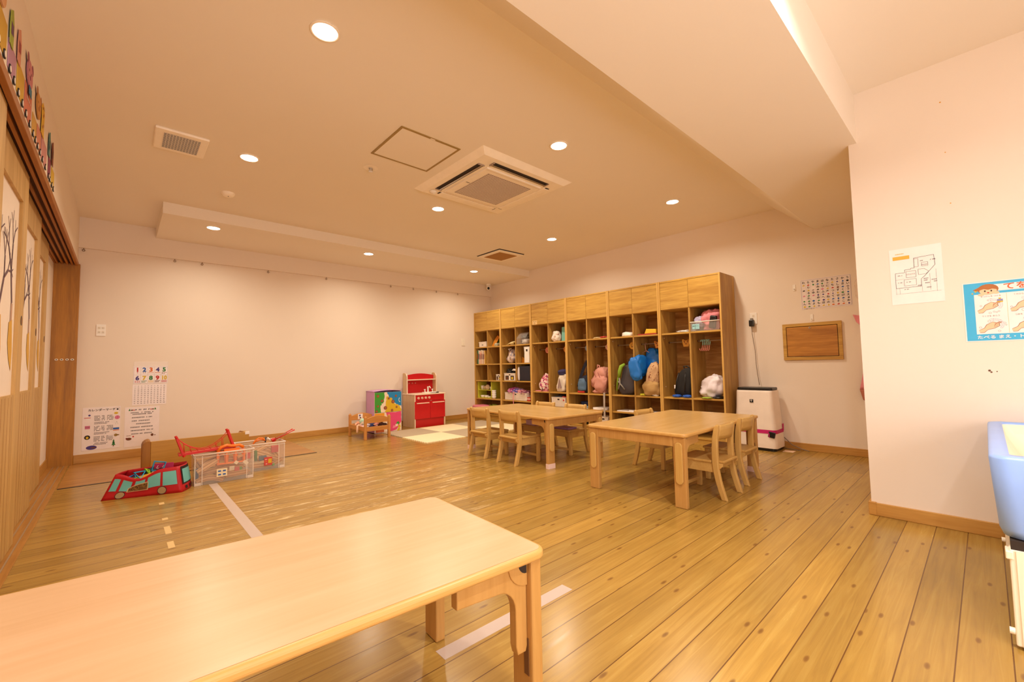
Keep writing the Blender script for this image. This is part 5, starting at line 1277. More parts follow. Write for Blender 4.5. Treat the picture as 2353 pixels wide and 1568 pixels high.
for u, v in ((0, 0), (-0.006, 0.005), (0.006, 0.005), (0, 0.009), (0, -0.006)): S.ell(-0.018+u, 0.495+v, 0.0032, 0.0032, WHITE, 1, 8)
mb.build('emblem', t)
MG = pm('strap_magenta', 'c4156e', 0.6)
mb = MB()
P = []
hx, hy, r = 0.1365, 0.1955, 0.04
for cx, cy, a0 in ((-hx+r, hy-r, 90), (-hx+r, -hy+r, 180)):
    for q in range(7): a = R(a0+15*q); P.append((cx+r*math.cos(a), cy+r*math.sin(a)))
P = [(0.10, hy)]+P+[(0.10, -hy)]
tt = bmesh.new()
lo = [tt.verts.new((x, y, 0.175)) for x, y in P]; hi = [tt.verts.new((x, y, 0.212)) for x, y in P]
fs = [tt.faces.new((lo[i], lo[i+1], hi[i+1], hi[i])) for i in range(len(P)-1)]
bmesh.ops.solidify(tt, geom=fs, thickness=0.003); mb._merge(tt, None, MG, False)
mb.box(0.07, 0.10, -0.199, -0.1955, 0.19, 0.26, MG)
mb.build('strap', t)
mb = MB(); mb.box(-0.148, -0.128, -0.185, -0.125, 0.168, 0.224, BLACK, bev=0.004, M=Matrix.Rotation(R(12), 4, 'X') @ Matrix.Translation((0, 0.035, -0.0))); mb.box(-0.150, -0.147, -0.14, -0.133, 0.175, 0.215, MG, M=Matrix.Translation((0, 0.0, -0.03)))
mb.build('buckle', t)
mb = MB(); mb.tube([(0, 0, 0.12), (0.0, -0.07, 0.05), (-0.02, -0.16, 0.02), (-0.03, -0.22, 0.008)], 0.004, pm('cord_grey', '7c7068', 0.6), 6); mb.tube([(0, 0.03, 0.01), (-0.03, -0.08, 0.012), (-0.035, -0.15, 0.006)], 0.003, MATS['cord_grey'], 6)
tag(mb.build('floor_cable', None, (XR-0.05, 1.43, 0)), 'grey cable lying on the floor from the purifier along the skirting', 'cable')
mb = MB(); mb.box(-0.05, 0.05, -0.045, 0.045, 0, 0.0015, pm('floor_patch', 'e9c6a8', 0.5)); tag(mb.build('floor_sticker', None, (4.93, 1.36, 0)), 'pale flat patch on the floor beside the purifier', 'floor sticker')

# ================================================================== TABLES
def rounded_rect(a, b, r, n=7):
    pts = []
    for cx, cy, a0 in ((a-r, b-r, 0), (-a+r, b-r, 90), (-a+r, -b+r, 180), (a-r, -b+r, 270)):
        for q in range(n+1): an = R(a0+90*q/n); pts.append((cx+r*math.cos(an), cy+r*math.sin(an)))
    return pts
TAPE_W = pm('tape_pink_white', 'e9cdc6', 0.5)
def table(L, W, H, label, loc, rz, tapes=(), top=TOPX, name='low_table'):
    t = thing(name, label, 'table', loc, rz, 'low beech tables')
    a, b = L/2, W/2
    mb = MB(); mb.prism(rounded_rect(a, b, 0.035), 'z', H-0.024, H, EDGE, bev=0.009, seg=4)
    tt = bmesh.new(); tt.faces.new([tt.verts.new((x, y, H+0.0003)) for x, y in rounded_rect(a-0.010, b-0.010, 0.026)])
    mb._merge(tt, None, top); mb.build('tabletop', t)
    zt = H-0.024
    for sx in (-1, 1):
        for sy in (-1, 1):
            x1 = sx*(a-0.014); x0 = sx*(a-0.014-0.034)
            y1 = sy*(b-0.014); y0 = sy*(b-0.014-0.078)
            mb = MB(); mb.box(min(x0, x1), max(x0, x1), min(y0, y1), max(y0, y1), 0, zt, LEGW, bev=0.005)
            # the bolted slot on the inner face
            mb.box(min(x0, x0-sx*0.002), max(x0, x0-sx*0.002), sy*(b-0.036)-0.009, sy*(b-0.036)+0.009, H*0.32, H*0.52, pm('slot_brown', '6a4420', 0.7), bev=0.0009)
            for z in (H*0.60, H*0.70): mb.cyl((x0, sy*(b-0.075), z), (x0-sx*0.002, sy*(b-0.075), z), 0.004, STEEL, 8)
            lg = mb.build('leg', t)
            # applied oval pad on the outer face
            yc = (y0+y1)/2
            pts = [(yc+0.024*math.cos(R(q)), 0.145+0.024+0.024*math.sin(R(q))) for q in range(180, 361, 20)]+[(yc+0.024*math.cos(R(q)), zt-0.055+0.024*math.sin(R(q))) for q in range(0, 181, 20)]
            mb = MB(); mb.prism(pts, 'x', x1-sx*0.001, x1+sx*0.011, CHAIRW, bev=0.004); mb.build('leg_pad', lg)
            if (sx, sy) in tapes:
                mb = MB(); mb.box(min(x0, x1)-0.001, max(x0, x1)+0.001, min(y0, y1)-0.001, max(y0, y1)+0.001, 0.0, 0.042, TAPE_W); mb.build('leg_tape', lg)
            # curved bracket stub under the long side
            st = 0.20; xin = x0
            pts = [(xin, zt), (xin-sx*st, zt), (xin-sx*st, zt-0.055), (xin-sx*0.085, zt-0.060)]
            for q in range(1, 7):
                an = R(90*q/6); pts.append((xin-sx*(0.085-0.050*math.sin(an)), zt-0.060-0.055*(1-math.cos(an))))
            pts += [(xin-sx*0.035, zt-0.20), (xin-sx*0.030, zt-0.22), (xin-sx*0.005, zt-0.22), (xin, zt-0.205)]
            yb = sy*(b-0.045)
            mb = MB(); mb.prism(pts, 'y', yb-0.013, yb+0.013, LEGW, bev=0.003)
            hp = [(xin, zt-0.004)]+[(xin-sx*0.058*math.sin(R(90*q/8)), zt-0.004-0.058*math.cos(R(90*q/8))) for q in range(9)]
            mb.prism(hp, 'y', yb-0.017, yb+0.017, LEGW, bev=0.002); mb.prism([(xin-sx*0.003, zt-0.002)]+[(xin-sx*(0.003+0.026*math.sin(R(90*q/6))), zt-0.002-0.030*math.cos(R(90*q/6))) for q in range(7)], 'y', yb-0.0175, yb+0.0175, DARK)
            mb.build('bracket', t)
        # short side apron
        x1 = sx*(a-0.018); x0 = sx*(a-0.018-0.024)
        mb = MB(); mb.box(min(x0, x1), max(x0, x1), -b+0.092, b-0.092, zt-0.062, zt, LEGW, bev=0.002); mb.build('apron', t)
    return t
table(1.31, 0.756, 0.458, 'low beech table with three small chairs, in front of the white air purifier', (3.222, 1.645, 0), R(0.5), ((1, -1),))
table(1.325, 0.75, 0.442, 'low beech table with four small chairs, farther back beside the foam mats', (3.165, 3.21, 0), R(90-4.0), ((-1, 1), (1, 1)))
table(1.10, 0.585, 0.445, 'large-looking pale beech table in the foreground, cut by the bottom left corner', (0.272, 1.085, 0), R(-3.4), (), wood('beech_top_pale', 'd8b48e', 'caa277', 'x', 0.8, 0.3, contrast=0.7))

# ================================================================== CHAIRS
def chair():
    t = thing('child_chair', '', 'chair', (0, 0, 0), 0, 'small beech chairs around the two tables')
    cl = [(0.0, 0.0), (0.018, 0.06), (0.034, 0.12), (0.045, 0.18), (0.050, 0.24), (0.050, 0.32), (0.046, 0.39), (0.036, 0.45), (0.030, 0.478)]
    hw = [0.017, 0.018, 0.0185, 0.019, 0.0195, 0.019, 0.018, 0.0165, 0.012]
    for s_ in (-1, 1):
        pts = [(y+h, z) for (y, z), h in zip(cl, hw)]+[(0.030, 0.486)]+[(y-h, z) for (y, z), h in zip(cl[::-1], hw[::-1])]
        a, b = sorted((s_*0.142, s_*0.114))
        mb = MB(); mb.prism(pts, 'x', a, b, CHAIRW, bev=0.005); mb.build('rear_leg', t)
        mb = MB(); mb.box(a, b, 0.262, 0.295, 0.0, 0.232, CHAIRW, bev=0.005); mb.build('front_leg', t)
        a, b = sorted((s_*0.133, s_*0.116))
        mb = MB(); mb.prism([(0.055, 0.170), (0.268, 0.170), (0.268, 0.233), (0.060, 0.233)], 'x', a, b, CHAIRX, bev=0.002)
        mb.prism([(0.034, 0.233), (0.004, 0.233), (0.006, 0.215), (0.020, 0.200), (0.034, 0.192)], 'x', a, b, CHAIRW, bev=0.002)
        mb.build('side_rail', t)
    mb = MB()
    def seatf(u, v): return ((u-0.5)*0.226, 0.0+v*0.318, 0.247-0.006*math.sin(math.pi*u)*math.sin(math.pi*min(1, v)))
    mb.prism([(-0.142, 0.298), (-0.142, 0.072), (-0.1135, 0.072), (-0.1135, 0.002), (0.1135, 0.002), (0.1135, 0.072), (0.142, 0.072), (0.142, 0.298), (0.13, 0.31), (-0.13, 0.31)], 'z', 0.233, 0.249, CHAIRX, bev=0.004)
    mb.build('seat', t)
    mb = MB()
    def backf(u, v):
        z = 0.386+0.094*v; y = 0.046-0.014*(v)-0.020*math.sin(math.pi*u)
        return ((u-0.5)*0.232, y, z)
    mb.grid(lambda u, v: backf(u, v), 12, 3, CHAIRX, 0.014); mb.build('backrest', t)
    mb = MB(); mb.box(-0.116, 0.116, 0.270, 0.286, 0.045, 0.068, CHAIRX, bev=0.004); mb.build('stretcher', t)
    for a_, b_, c_ in ((0.266, 0.284, 0.175), (0.044, 0.058, 0.188)):
        mb = MB(); mb.box(-0.116, 0.116, a_, b_, c_, 0.232, CHAIRX, bev=0.002); mb.build('seat_rail', t)
    return t
c0 = chair()
c0['label'] = 'small wooden chair nearest the camera, back to us, at the table by the purifier'
c0.location = (3.050, 1.186, 0)
dup(c0, (3.512, 1.212, 0), R(0), 'small wooden chair next to the purifier, behind the nearest chair on the same table side')
dup(c0, (3.530, 2.150, 0), R(180), 'small wooden chair on the far side of the purifier table, mostly hidden behind it')
dup(c0, (2.655, 3.460, 0), R(-90), 'leftmost small wooden chair, back to us, at the farther table beside the foam mats')
dup(c0, (2.652, 3.012, 0), R(-92), 'small wooden chair, back to us, nearer of two on the left of the farther table')
dup(c0, (3.606, 2.945, 0), R(90), 'small wooden chair facing us, nearer of two behind the farther table')
dup(c0, (3.622, 3.395, 0), R(90), 'small wooden chair facing us, back one of two behind the farther table')
# things under the tables
mb = MB(); mb.box(-0.055, 0.055, -0.06, 0.06, 0, 0.052, pm('box_lavender', 'd2b8f6', 0.5), bev=0.003); mb.box(-0.057, 0.057, -0.062, 0.062, 0.036, 0.056, MATS['box_lavender'], bev=0.003)
tag(mb.build('lavender_box', None, (3.38, 3.385, 0.2495)), 'small lavender box on the seat of the back chair at the farther table', 'box')
mb = MB(); mb.box(-0.07, 0.07, -0.10, 0.10, 0, 0.012, pm('book_purple', 'a884c8', 0.5), bev=0.002); tag(mb.build('purple_book', None, (3.40, 2.95, 0.2495)), 'flat purple book on the seat of the nearer chair on the cubby side', 'book')

# ================================================================== FOAM MATS
def mat_tile(i, j):
    s = 0.578; x0, y0 = 2.705+i*s, 4.505+j*s
    cream = (i+j) % 2 == 0
    m_ = pm('mat_cream', 'f2e2bc', 0.85) if cream else pm('mat_taupe', 'b8a78e', 0.85)
    n = 12; d = 0.010; pts = []
    def edge(p, q, outer):
        (ax, ay), (bx, by) = p, q; L = math.hypot(bx-ax, by-ay); ux, uy = (bx-ax)/L, (by-ay)/L; nx, ny = uy, -ux
        for k in range(n):
            t0, t1 = k/n, (k+0.5)/n
            o_ = d if outer else 0.0
            pts.append((ax+ux*L*t0, ay+uy*L*t0)); 
            if outer:
                pts.append((ax+ux*L*(t0+0.12/n)+nx*o_, ay+uy*L*(t0+0.12/n)+ny*o_)); pts.append((ax+ux*L*(t1-0.12/n)+nx*o_, ay+uy*L*(t1-0.12/n)+ny*o_)); pts.append((ax+ux*L*t1, ay+uy*L*t1))
    e = 0.0008
    c = [(e, e), (s-e, e), (s-e, s-e), (e, s-e)]
    edge(c[0], c[1], j == 0); edge(c[1], c[2], False); edge(c[2], c[3], False); edge(c[3], c[0], i == 0)
    mb = MB(); mb.prism(pts, 'z', 0, 0.010, m_)
    la = ('cream' if cream else 'taupe')+' foam floor tile, %s of the %s row' % (('leftmost', 'second from the left', 'third from the left')[i], ('front', 'back')[j])
    tag(mb.build('foam_tile', None, (x0, y0, 0)), la, 'foam mat', 'interlocking foam floor tiles')
for j in range(2):
    for i in range(3): mat_tile(i, j)

# ================================================================== TOY KITCHEN
KY = 5.745
t = thing('toy_kitchen', 'red and cream wooden toy kitchen with a white tap against the back wall', 'toy kitchen', (3.52, KY, 0.0))
KR = pm('kitchen_red', 'c3101a', 0.4); KC = pm('kitchen_cream', 'efdcc4', 0.45); KS = wood('kitchen_side', 'dcc09a', 'c4a276', 'z', 1.0, 0.5, contrast=0.7)
a = 0.268
for s_ in (-1, 1):
    mb = MB(); x0, x1 = sorted((s_*a, s_*(a-0.016)))
    mb.box(x0, x1, 0.0, 0.36, 0, 0.485, KS, bev=0.002)
    mb.box(x0, x1, -0.002, 0.0, 0, 0.485, KC)
    mb.prism([(0.235, 0.485), (0.36, 0.485), (0.36, 0.80), (0.345, 0.815), (0.30, 0.815), (0.26, 0.80), (0.235, 0.76)], 'x', x0, x1, KS, bev=0.003)
    mb.prism([(0.232, 0.485), (0.236, 0.485), (0.236, 0.76), (0.262, 0.80), (0.26, 0.805), (0.232, 0.765)], 'x', x0, x1, KC)
    mb.build('side_panel', t)
mb = MB(); mb.box(-a-0.006, a+0.006, -0.012, 0.36, 0.485, 0.500, KC, bev=0.003); mb.build('worktop', t)
mb = MB()
pts = [(-a+0.016, 0.70), (a-0.016, 0.70)]+[(a-0.016-(2*a-0.032)*q/12, 0.775+0.030*math.sin(math.pi*q/12)) for q in range(13)]
mb.prism(pts, 'y', 0.31, 0.322, KR, bev=0.002); mb.box(-a+0.016, a-0.016, 0.335, 0.347, 0.50, 0.70, KR); mb.build('backboard', t)
mb = MB(); mb.box(-a+0.016, a-0.016, 0.24, 0.345, 0.700, 0.714, KC, bev=0.002); mb.build('shelf', t)
for k in range(4):
    mb = MB(); mb.cyl((-0.235+k*0.055, 0.335, 0.655), (-0.235+k*0.055, 0.315, 0.655), 0.010, pm('knob_rose', 'd07a76', 0.4), 12); mb.build('peg', t)
mb = MB(); mb.box(-a+0.016, a-0.016, 0.0, 0.014, 0.395, 0.485, KR, bev=0.001); mb.build('control_panel', t)
for k in range(4):
    mb = MB(); mb.cyl((-0.205+k*0.062, 0.0, 0.44), (-0.205+k*0.062, -0.016, 0.44), 0.016, KC, 16); mb.cyl((-0.205+k*0.062, -0.016, 0.44), (-0.205+k*0.062, -0.018, 0.44), 0.008, MATS['knob_rose'], 12); mb.build('knob', t)
for s_ in (-1, 1):
    mb = MB(); x0, x1 = sorted((s_*0.002, s_*(a-0.002))); mb.box(x0, x1, -0.006, 0.010, 0.128, 0.390, KR, bev=0.002); d_ = mb.build('oven_door' if s_ < 0 else 'cupboard_door', t)
    mb = MB(); xc_ = s_*0.135; mb.cyl((xc_-0.105, -0.022, 0.362), (xc_+0.105, -0.022, 0.362), 0.007, KC, 10)
    for q in (-0.09, 0.09): mb.cyl((xc_+q, -0.006, 0.362), (xc_+q, -0.022, 0.362), 0.005, KC, 8)
    mb.build('handle', d_)
mb = MB(); mb.box(-a+0.016, a-0.016, 0.02, 0.034, 0.0, 0.128, KR); mb.build('plinth', t)
mb = MB(); mb.box(-0.03, 0.20, 0.10, 0.19, 0.500, 0.516, WHITE, bev=0.004); mb.cyl((0.06, 0.16, 0.51), (0.06, 0.16, 0.60), 0.012, WHITE, 12); mb.tube([(0.06, 0.16, 0.59), (0.065, 0.12, 0.60), (0.07, 0.10, 0.575)], 0.008, WHITE, 8)
for q in (0.0, 0.135):
    mb.cyl((q, 0.15, 0.51), (q, 0.15, 0.55), 0.008, WHITE, 10); mb.tube([(q-0.02, 0.145, 0.552), (q+0.01, 0.15, 0.556)], 0.006, WHITE, 8)
mb.build('tap', t)
mb = MB(); mb.lathe([(0.0, 0.0005), (0.055, 0.0005), (0.065, 0.003), (0.068, 0.0005)], CHROME, 24, M=Matrix.Translation((0.12, 0.065, 0.5005))); mb.build('sink', t)
mb = MB(); mb.lathe([(0, 0), (0.025, 0), (0.028, 0.012), (0.0, 0.016)], pm('lid_dark', '3a2c24', 0.5), 16); tag(mb.build('toy_lid', None, (3.715, KY+0.11, 0.5005)), 'tiny dark lid at the right end of the toy kitchen worktop', 'toy')  # closed toy lid with a low domed top, not a dish

# ================================================================== PAINTED CARDBOARD FRIDGE
t = thing('cardboard_fridge', 'handmade lavender cardboard fridge with painted doors left of the toy kitchen', 'toy fridge', (2.803, 5.70, 0))
LAV = pm('card_lavender', 'c79ac8', 0.7)
mb = MB(); th = 0.008
mb.box(-0.20, -0.20+th, 0.0, 0.26, 0, 0.575, LAV); mb.box(0.20-th, 0.20, 0.0, 0.26, 0, 0.575, LAV); mb.box(-0.20, 0.20, 0.26-th, 0.26, 0, 0.575, LAV); mb.box(-0.2, 0.2, 0, 0.26, 0, th, LAV)
mb.box(-0.19, 0.19, 0.02, 0.03, 0.01, 0.56, BLACK)
mb.build('box', t)
mb = MB(); mb.grid(lambda u, v: (-0.203+0.406*u, -0.012+0.275*v, 0.578+0.014*math.sin(math.pi*u)), 12, 3, LAV, 0.006); mb.build('lid', t)
pg, pb, py, po, pp, pc, pr = (pm('paint_green', '3f9a2e', 0.6), pm('paint_blue', '1b86c4', 0.6), pm('paint_yellow', 'd9b21c', 0.6), pm('paint_orange', 'e59a1e', 0.6), pm('paint_pink', 'e0457a', 0.6), pm('paint_cream', 'f0dcc6', 0.6), pm('paint_brown', '8a4a2a', 0.6))
def fdoor(name, z0, z1, draw):
    mb = MB(); mb.box(-0.198, 0.205, -0.010, -0.002, z0, z1, pc); S = Sheet(mb, on_back(0, -0.010, 0)); draw(S, z0, z1)
    mb.build(name, t)
rdp = random.Random(12)
def jag(pts, n=5, amp=0.008):
    out = []
    for (a_, b_), (c_, d_) in zip(pts, pts[1:]+pts[:1]):
        for q in range(n):
            f = q/n; out.append((a_+(c_-a_)*f+rdp.uniform(-amp, amp)*(q > 0), b_+(d_-b_)*f+rdp.uniform(-amp, amp)*(q > 0)))
    return out
def clampx(P, z0, z1): return [(max(-0.197, min(0.204, x)), max(z0+0.001, min(z1-0.001, z))) for x, z in P]
def upper(S, z0, z1):
    S.poly(clampx(jag([(-0.21, z0-0.01), (-0.10, z0-0.01), (-0.11, z0+0.10), (-0.06, z0+0.15), (-0.05, z1+0.01), (-0.21, z1+0.01)]), z0, z1), pg, 1)
    S.poly(clampx(jag([(-0.02, z1+0.01), (0.22, z1+0.01), (0.22, z0+0.06), (0.13, z0+0.10), (0.02, z0+0.20)]), z0, z1), pb, 1)
    S.poly(clampx(jag([(-0.04, z0-0.01), (0.22, z0-0.01), (0.18, z0+0.07), (0.07, z0+0.12), (0.06, z0+0.19), (-0.02, z0+0.22), (-0.035, z0+0.1)]), z0, z1), py, 2)
    for u, v, r_ in ((-0.15, z1-0.05, 0.02), (-0.09, z0+0.16, 0.02), (-0.15, z0+0.09, 0.016), (-0.04, z0+0.06, 0.026), (0.01, z1-0.09, 0.016), (0.12, z1-0.06, 0.018), (0.075, z0+0.14, 0.026), (0.13, z0+0.06, 0.015), (-0.17, z0+0.02, 0.018), (0.06, z0+0.02, 0.018)):
        S.ell(u, v, r_, r_, pr, 3, 14); S.ell(u+0.002, v, r_*0.6, r_*0.6, pm('paint_brown2', 'a8643a', 0.6), 4, 10)
    for q in range(8): 
        a_ = -1.4+q*0.35; S.ell(0.185+0.02*math.cos(a_+3.1), z0+0.16+0.03*math.sin(a_), 0.005, 0.005, PAPER, 4, 8)
def lower(S, z0, z1):
    S.rect(-0.197, z1-0.06, -0.055, z1-0.005, po, 1); S.rect(-0.18, z0+0.005, -0.06, z0+0.05, pm('paint_rust', 'c4602a', 0.6), 1)
    S.poly(clampx(jag([(-0.03, z1), (0.204, z1), (0.204, z0+0.13), (0.13, z0+0.02), (0.0, z0), (0.01, z0+0.12)]), z0, z1), pp, 1)
    for k, (u, v, m_) in enumerate(((0.15, z0+0.11, pg), (0.17, z0+0.06, py), (0.13, z0+0.08, pc), (0.18, z0+0.03, pc), (0.09, z0+0.06, pm('paint_pink2', 'f08aa0', 0.6)), (0.16, z0+0.02, py))): S.poly(jag([(u-0.02, v-0.02), (u+0.02, v-0.015), (u+0.018, v+0.02), (u-0.015, v+0.018)], 3, 0.006), m_, 2+k % 3)
fdoor('upper_door', 0.283, 0.562, upper); fdoor('lower_door', 0.008, 0.279, lower)

# ================================================================== DOLL BED
t = thing('doll_bed', 'small pine doll bed with arched end boards against the back wall', 'doll bed', (2.285, 5.275, 0), R(0))
BEDW = wood('bed_pine', 'd99d55', 'bb7c38', 'z', 1.2, 0.45); BEDX = wood('bed_pine_x', 'd99d55', 'bb7c38', 'x', 1.2, 0.45); BEDY = wood('bed_pine_y', 'd99d55', 'bb7c38', 'y', 1.2, 0.45)
W_, L_ = 0.35, 0.52
for x in (0, W_-0.032):
    for y in (0, L_-0.032):
        mb = MB(); mb.box(x, x+0.032, y, y+0.032, 0, 0.285, BEDW, bev=0.004)
        mb.cyl((x+0.016, y+0.016, 0.283), (x+0.016, y+0.016, 0.298), 0.014, BEDW, 12, r1=0.006); mb.build('post', t)
for y in (0.006, L_-0.026):
    mb = MB(); pts = [(0.032, 0.205), (W_-0.032, 0.205)]+[(W_-0.032-(W_-0.064)*q/14, 0.262+0.034*math.sin(math.pi*q/14)) for q in range(15)]
    mb.prism(pts, 'y', y, y+0.02, BEDX, bev=0.003); mb.build('headboard', t)
    mb = MB(); mb.box(0.032, W_-0.032, y, y+0.02, 0.105, 0.16, BEDX, bev=0.003); mb.build('end_rail', t)
for x in (0.006, W_-0.026):
    mb = MB(); mb.box(x, x+0.02, 0.032, L_-0.032, 0.105, 0.16, BEDY, bev=0.003); mb.build('side_rail', t)
mb = MB(); mb.box(0.026, W_-0.026, 0.026, L_-0.026, 0.112, 0.122, BEDX); mb.build('bed_base', t)
mb = MB(); mb.box(0.12, 0.185, L_-0.028, L_-0.0265, 0.215, 0.285, PAPER); S = Sheet(mb, on_back(0, L_-0.028, 0)); S.ell(0.145, 0.262, 0.010, 0.014, PURI, 1); S.ell(0.152, 0.232, 0.012, 0.008, INK, 1); mb.build('sticker', t)
bx, by, bz = 2.285, 5.275, 0.122
mb = MB(); mb.blob((0, 0, 0.014), (0.125, 0.20, 0.016), fabric('blanket_print', 'efe4e6', ['e3a0a8', 'f2ece8', '8a5a7a'], 20, (0.46, 0.52)), e=4, amp=0.12, seed=3); tag(mb.build('blanket', None, (bx+0.172, by+0.26, bz)), 'white and pink crumpled blanket in the doll bed', 'blanket')
# doll lying on its back, hair to the right
SKIN = pm('doll_skin', 'f0b695', 0.5)
t = thing('doll', 'brown-haired doll in a pink top and blue denim lying in the doll bed', 'doll', (bx+0.055, by+0.085, bz+0.055), R(2))
mb = MB()
mb.blob((0.185, 0, 0.012), (0.030, 0.028, 0.030), SKIN, e=2.1, amp=0.02, flat=False, nu=20, nv=14)
mb.tube([(0.165, 0, 0.005), (0.15, 0, 0.004), (0.12, 0, 0.004), (0.08, 0, 0.003), (0.06, 0, 0.002)], [0.010, 0.012, 0.026, 0.024, 0.022], SKIN, 14)
for s_ in (-1, 1):
    mb.tube([(0.07, s_*0.012, 0.0), (0.02, s_*0.016, 0.0), (-0.015, s_*0.018, -0.004), (-0.022, s_*0.018, 0.012)], [0.013, 0.010, 0.008, 0.006], SKIN, 10)
    mb.tube([(0.135, s_*0.024, 0.004), (0.11, s_*0.045, 0.0), (0.085, s_*0.048, 0.004), (0.078, s_*0.048, 0.006)], [0.010, 0.008, 0.007, 0.005], SKIN, 10)
for s_ in (-1, 1): mb.blob((0.188, s_*0.010, 0.040), (0.003, 0.003, 0.002), INK, amp=0, nu=8, nv=6, flat=False)
mb.blob((0.175, 0, 0.041), (0.002, 0.005, 0.002), REDI, amp=0, nu=8, nv=6, flat=False); mb.blob((0.181, 0, 0.043), (0.003, 0.003, 0.003), SKIN, amp=0, nu=8, nv=6, flat=False)
mb.build('body', t)
mb = MB(); mb.blob((0.195, 0, -0.002), (0.034, 0.034, 0.034), pm('doll_hair', '4a2412', 0.7), e=2.2, amp=0.15, fr=12, seed=5, flat=False); mb.blob((0.225, -0.01, -0.014), (0.045, 0.038, 0.020), MATS['doll_hair'], e=2.4, amp=0.25, fr=12, seed=6, flat=False); mb.build('hair', t)
mb = MB(); mb.tube([(0.15, 0, 0.004), (0.125, 0, 0.004), (0.10, 0, 0.004)], [0.014, 0.030, 0.028], pm('doll_top', 'eaa0a0', 0.8), 14)
for s_ in (-1, 1): mb.tube([(0.138, s_*0.022, 0.004), (0.115, s_*0.042, 0.001)], [0.014, 0.012], MATS['doll_top'], 10)
mb.build('top', t)
mb = MB(); mb.tube([(0.102, 0, 0.003), (0.07, 0, 0.003), (0.045, 0, 0.002)], [0.029, 0.030, 0.031], pm('doll_denim', '4a62a8', 0.8), 14); mb.build('skirt', t)
mb = MB()
for s_ in (-1, 1): mb.tube([(0.04, s_*0.016, 0.0), (0.0, s_*0.018, -0.002)], [0.014, 0.012], pm('doll_sock', 'e9e0ec', 0.8), 10)
mb.build('socks', t)
mb = MB(); mb.blob((0, 0, 0), (0.042, 0.042, 0.042), fabric('ball_pastel', 'bfe0c4', ['a6d6c0', 'f0e6d0', 'a0b4dc'], 12, (0.45, 0.52), 0.4), e=2, amp=0, flat=False); tag(mb.build('toy_ball', None, (bx+0.115, by+0.33, bz+0.075)), 'pastel green and white toy ball in the doll bed', 'ball')
mb = MB(); mb.tube([(0.0, 0.0, 0.005), (-0.04, -0.05, 0.015), (-0.075, -0.10, 0.006)], [0.014, 0.012, 0.008], SKIN, 10); mb.blob((0.01, 0.015, 0.015), (0.02, 0.02, 0.018), pm('doll_peach', 'f0a884', 0.6), amp=0.05, flat=False)  # a single bare limb with a rounded end, no whole doll
tag(mb.build('doll_limb', None, (bx+0.085, by+0.42, bz+0.036)), 'bare doll limb beside the pastel ball in the doll bed', 'doll')
mb = MB(); mb.tube([(0.02, 0, 0.052), (-0.006, 0, 0.055), (-0.022, 0, 0.045), (-0.026, -0.004, 0.01), (-0.028, -0.008, -0.04)], [0.007, 0.010, 0.012, 0.012, 0.014], pm('sock_peach', 'f2cdb0', 0.8), 10); tag(mb.build('doll_sock', None, (bx+0.0, by+0.17, bz)), 'pale peach doll sock draped over the side rail of the doll bed', 'doll clothes')

# ================================================================== TOY CORNER
# low wooden board behind the boxes
t = thing('low_partition', 'low pale wooden board standing behind the toy boxes', 'low partition', (0, 5.06, 0.0035))
BW1 = wood('partition_wood', 'c9973c', 'b48330', 'x', 0.7, 0.4, contrast=0.6); BW2 = wood('partition_wood_shaded', 'a8701f', '8f5c18', 'z', 0.9, 0.5)  # second tone is darker, putting the end board's shade into its colour
mb = MB(); mb.box(0.222, 0.985, 0.0, 0.018, 0.0, 0.278, BW1, bev=0.002); mb.build('board', t)
mb = MB(); pts = [(0.162, 0.0), (0.222, 0.0), (0.222, 0.272), (0.216, 0.281), (0.204, 0.284), (0.186, 0.278), (0.170, 0.262), (0.162, 0.24)]; mb.prism(pts, 'y', 0.002, 0.20, BW2, bev=0.003); mb.build('end_board', t)
mb = MB(); mb.box(0.95, 0.987, -0.002, 0.020, 0.255, 0.281, PAPER, bev=0.001); mb.prism([(0.90, 0.278), (0.95, 0.278), (0.915, 0.292)], 'y', 0.03, 0.06, BW2); mb.build('corner_tape', t)
mb = MB(); mb.box(0.226, 0.24, 0.018, 0.2, 0, 0.06, BW2); mb.box(0.95, 0.985, 0.018, 0.2, 0.0, 0.27, BW1, bev=0.002); mb.build('foot', t)

# clear boxes of railway track
def clear_box(x0, x1, y0, y1, h, label):
    t = thing('clear_storage_box', label, 'storage box', ((x0+x1)/2, (y0+y1)/2, 0), 0, 'clear boxes of toy railway track')
    a, b = (x1-x0)/2, (y1-y0)/2
    mb = MB(); th = 0.003
    mb.box(-a, a, -b, -b+th, 0, h, CLEAR); mb.box(-a, a, b-th, b, 0, h, CLEAR); mb.box(-a, -a+th, -b+th, b-th, 0, h, CLEAR); mb.box(a-th, a, -b+th, b-th, 0, h, CLEAR); mb.box(-a, a, -b, b, 0, th, CLEAR)
    mb.build('body', t)
    RIM = plastic_clear('clear_rim', 'f7ebe2', 0.6, 0.3) if 'clear_rim' not in MATS else MATS['clear_rim']; MATS['clear_rim'] = RIM
    mb = MB(); mb.tube([(-a-0.004, -b-0.004, h), (a+0.004, -b-0.004, h), (a+0.004, b+0.004, h), (-a-0.004, b+0.004, h)], 0.0065, RIM, 8, closed=True)
    mb.tube([(-a-0.002, -b-0.002, h-0.02), (a+0.002, -b-0.002, h-0.02), (a+0.002, b+0.002, h-0.02), (-a-0.002, b+0.002, h-0.02)], 0.003, RIM, 6, closed=True); mb.build('rim', t)
    for x in (-a+0.003, -a+0.05, a-0.05, a-0.003):
        mb = MB(); mb.box(x-0.003, x+0.003, -b-0.003, -b, 0.002, h-0.01, RIM); mb.build('rib', t)
    for s_ in (-1, 1):
        mb = MB(); mb.box(s_*(a-0.022)-0.022, s_*(a-0.022)+0.022, -b-0.004, -b, 0.0, 0.022, RIM, bev=0.002); mb.build('corner_foot', t)
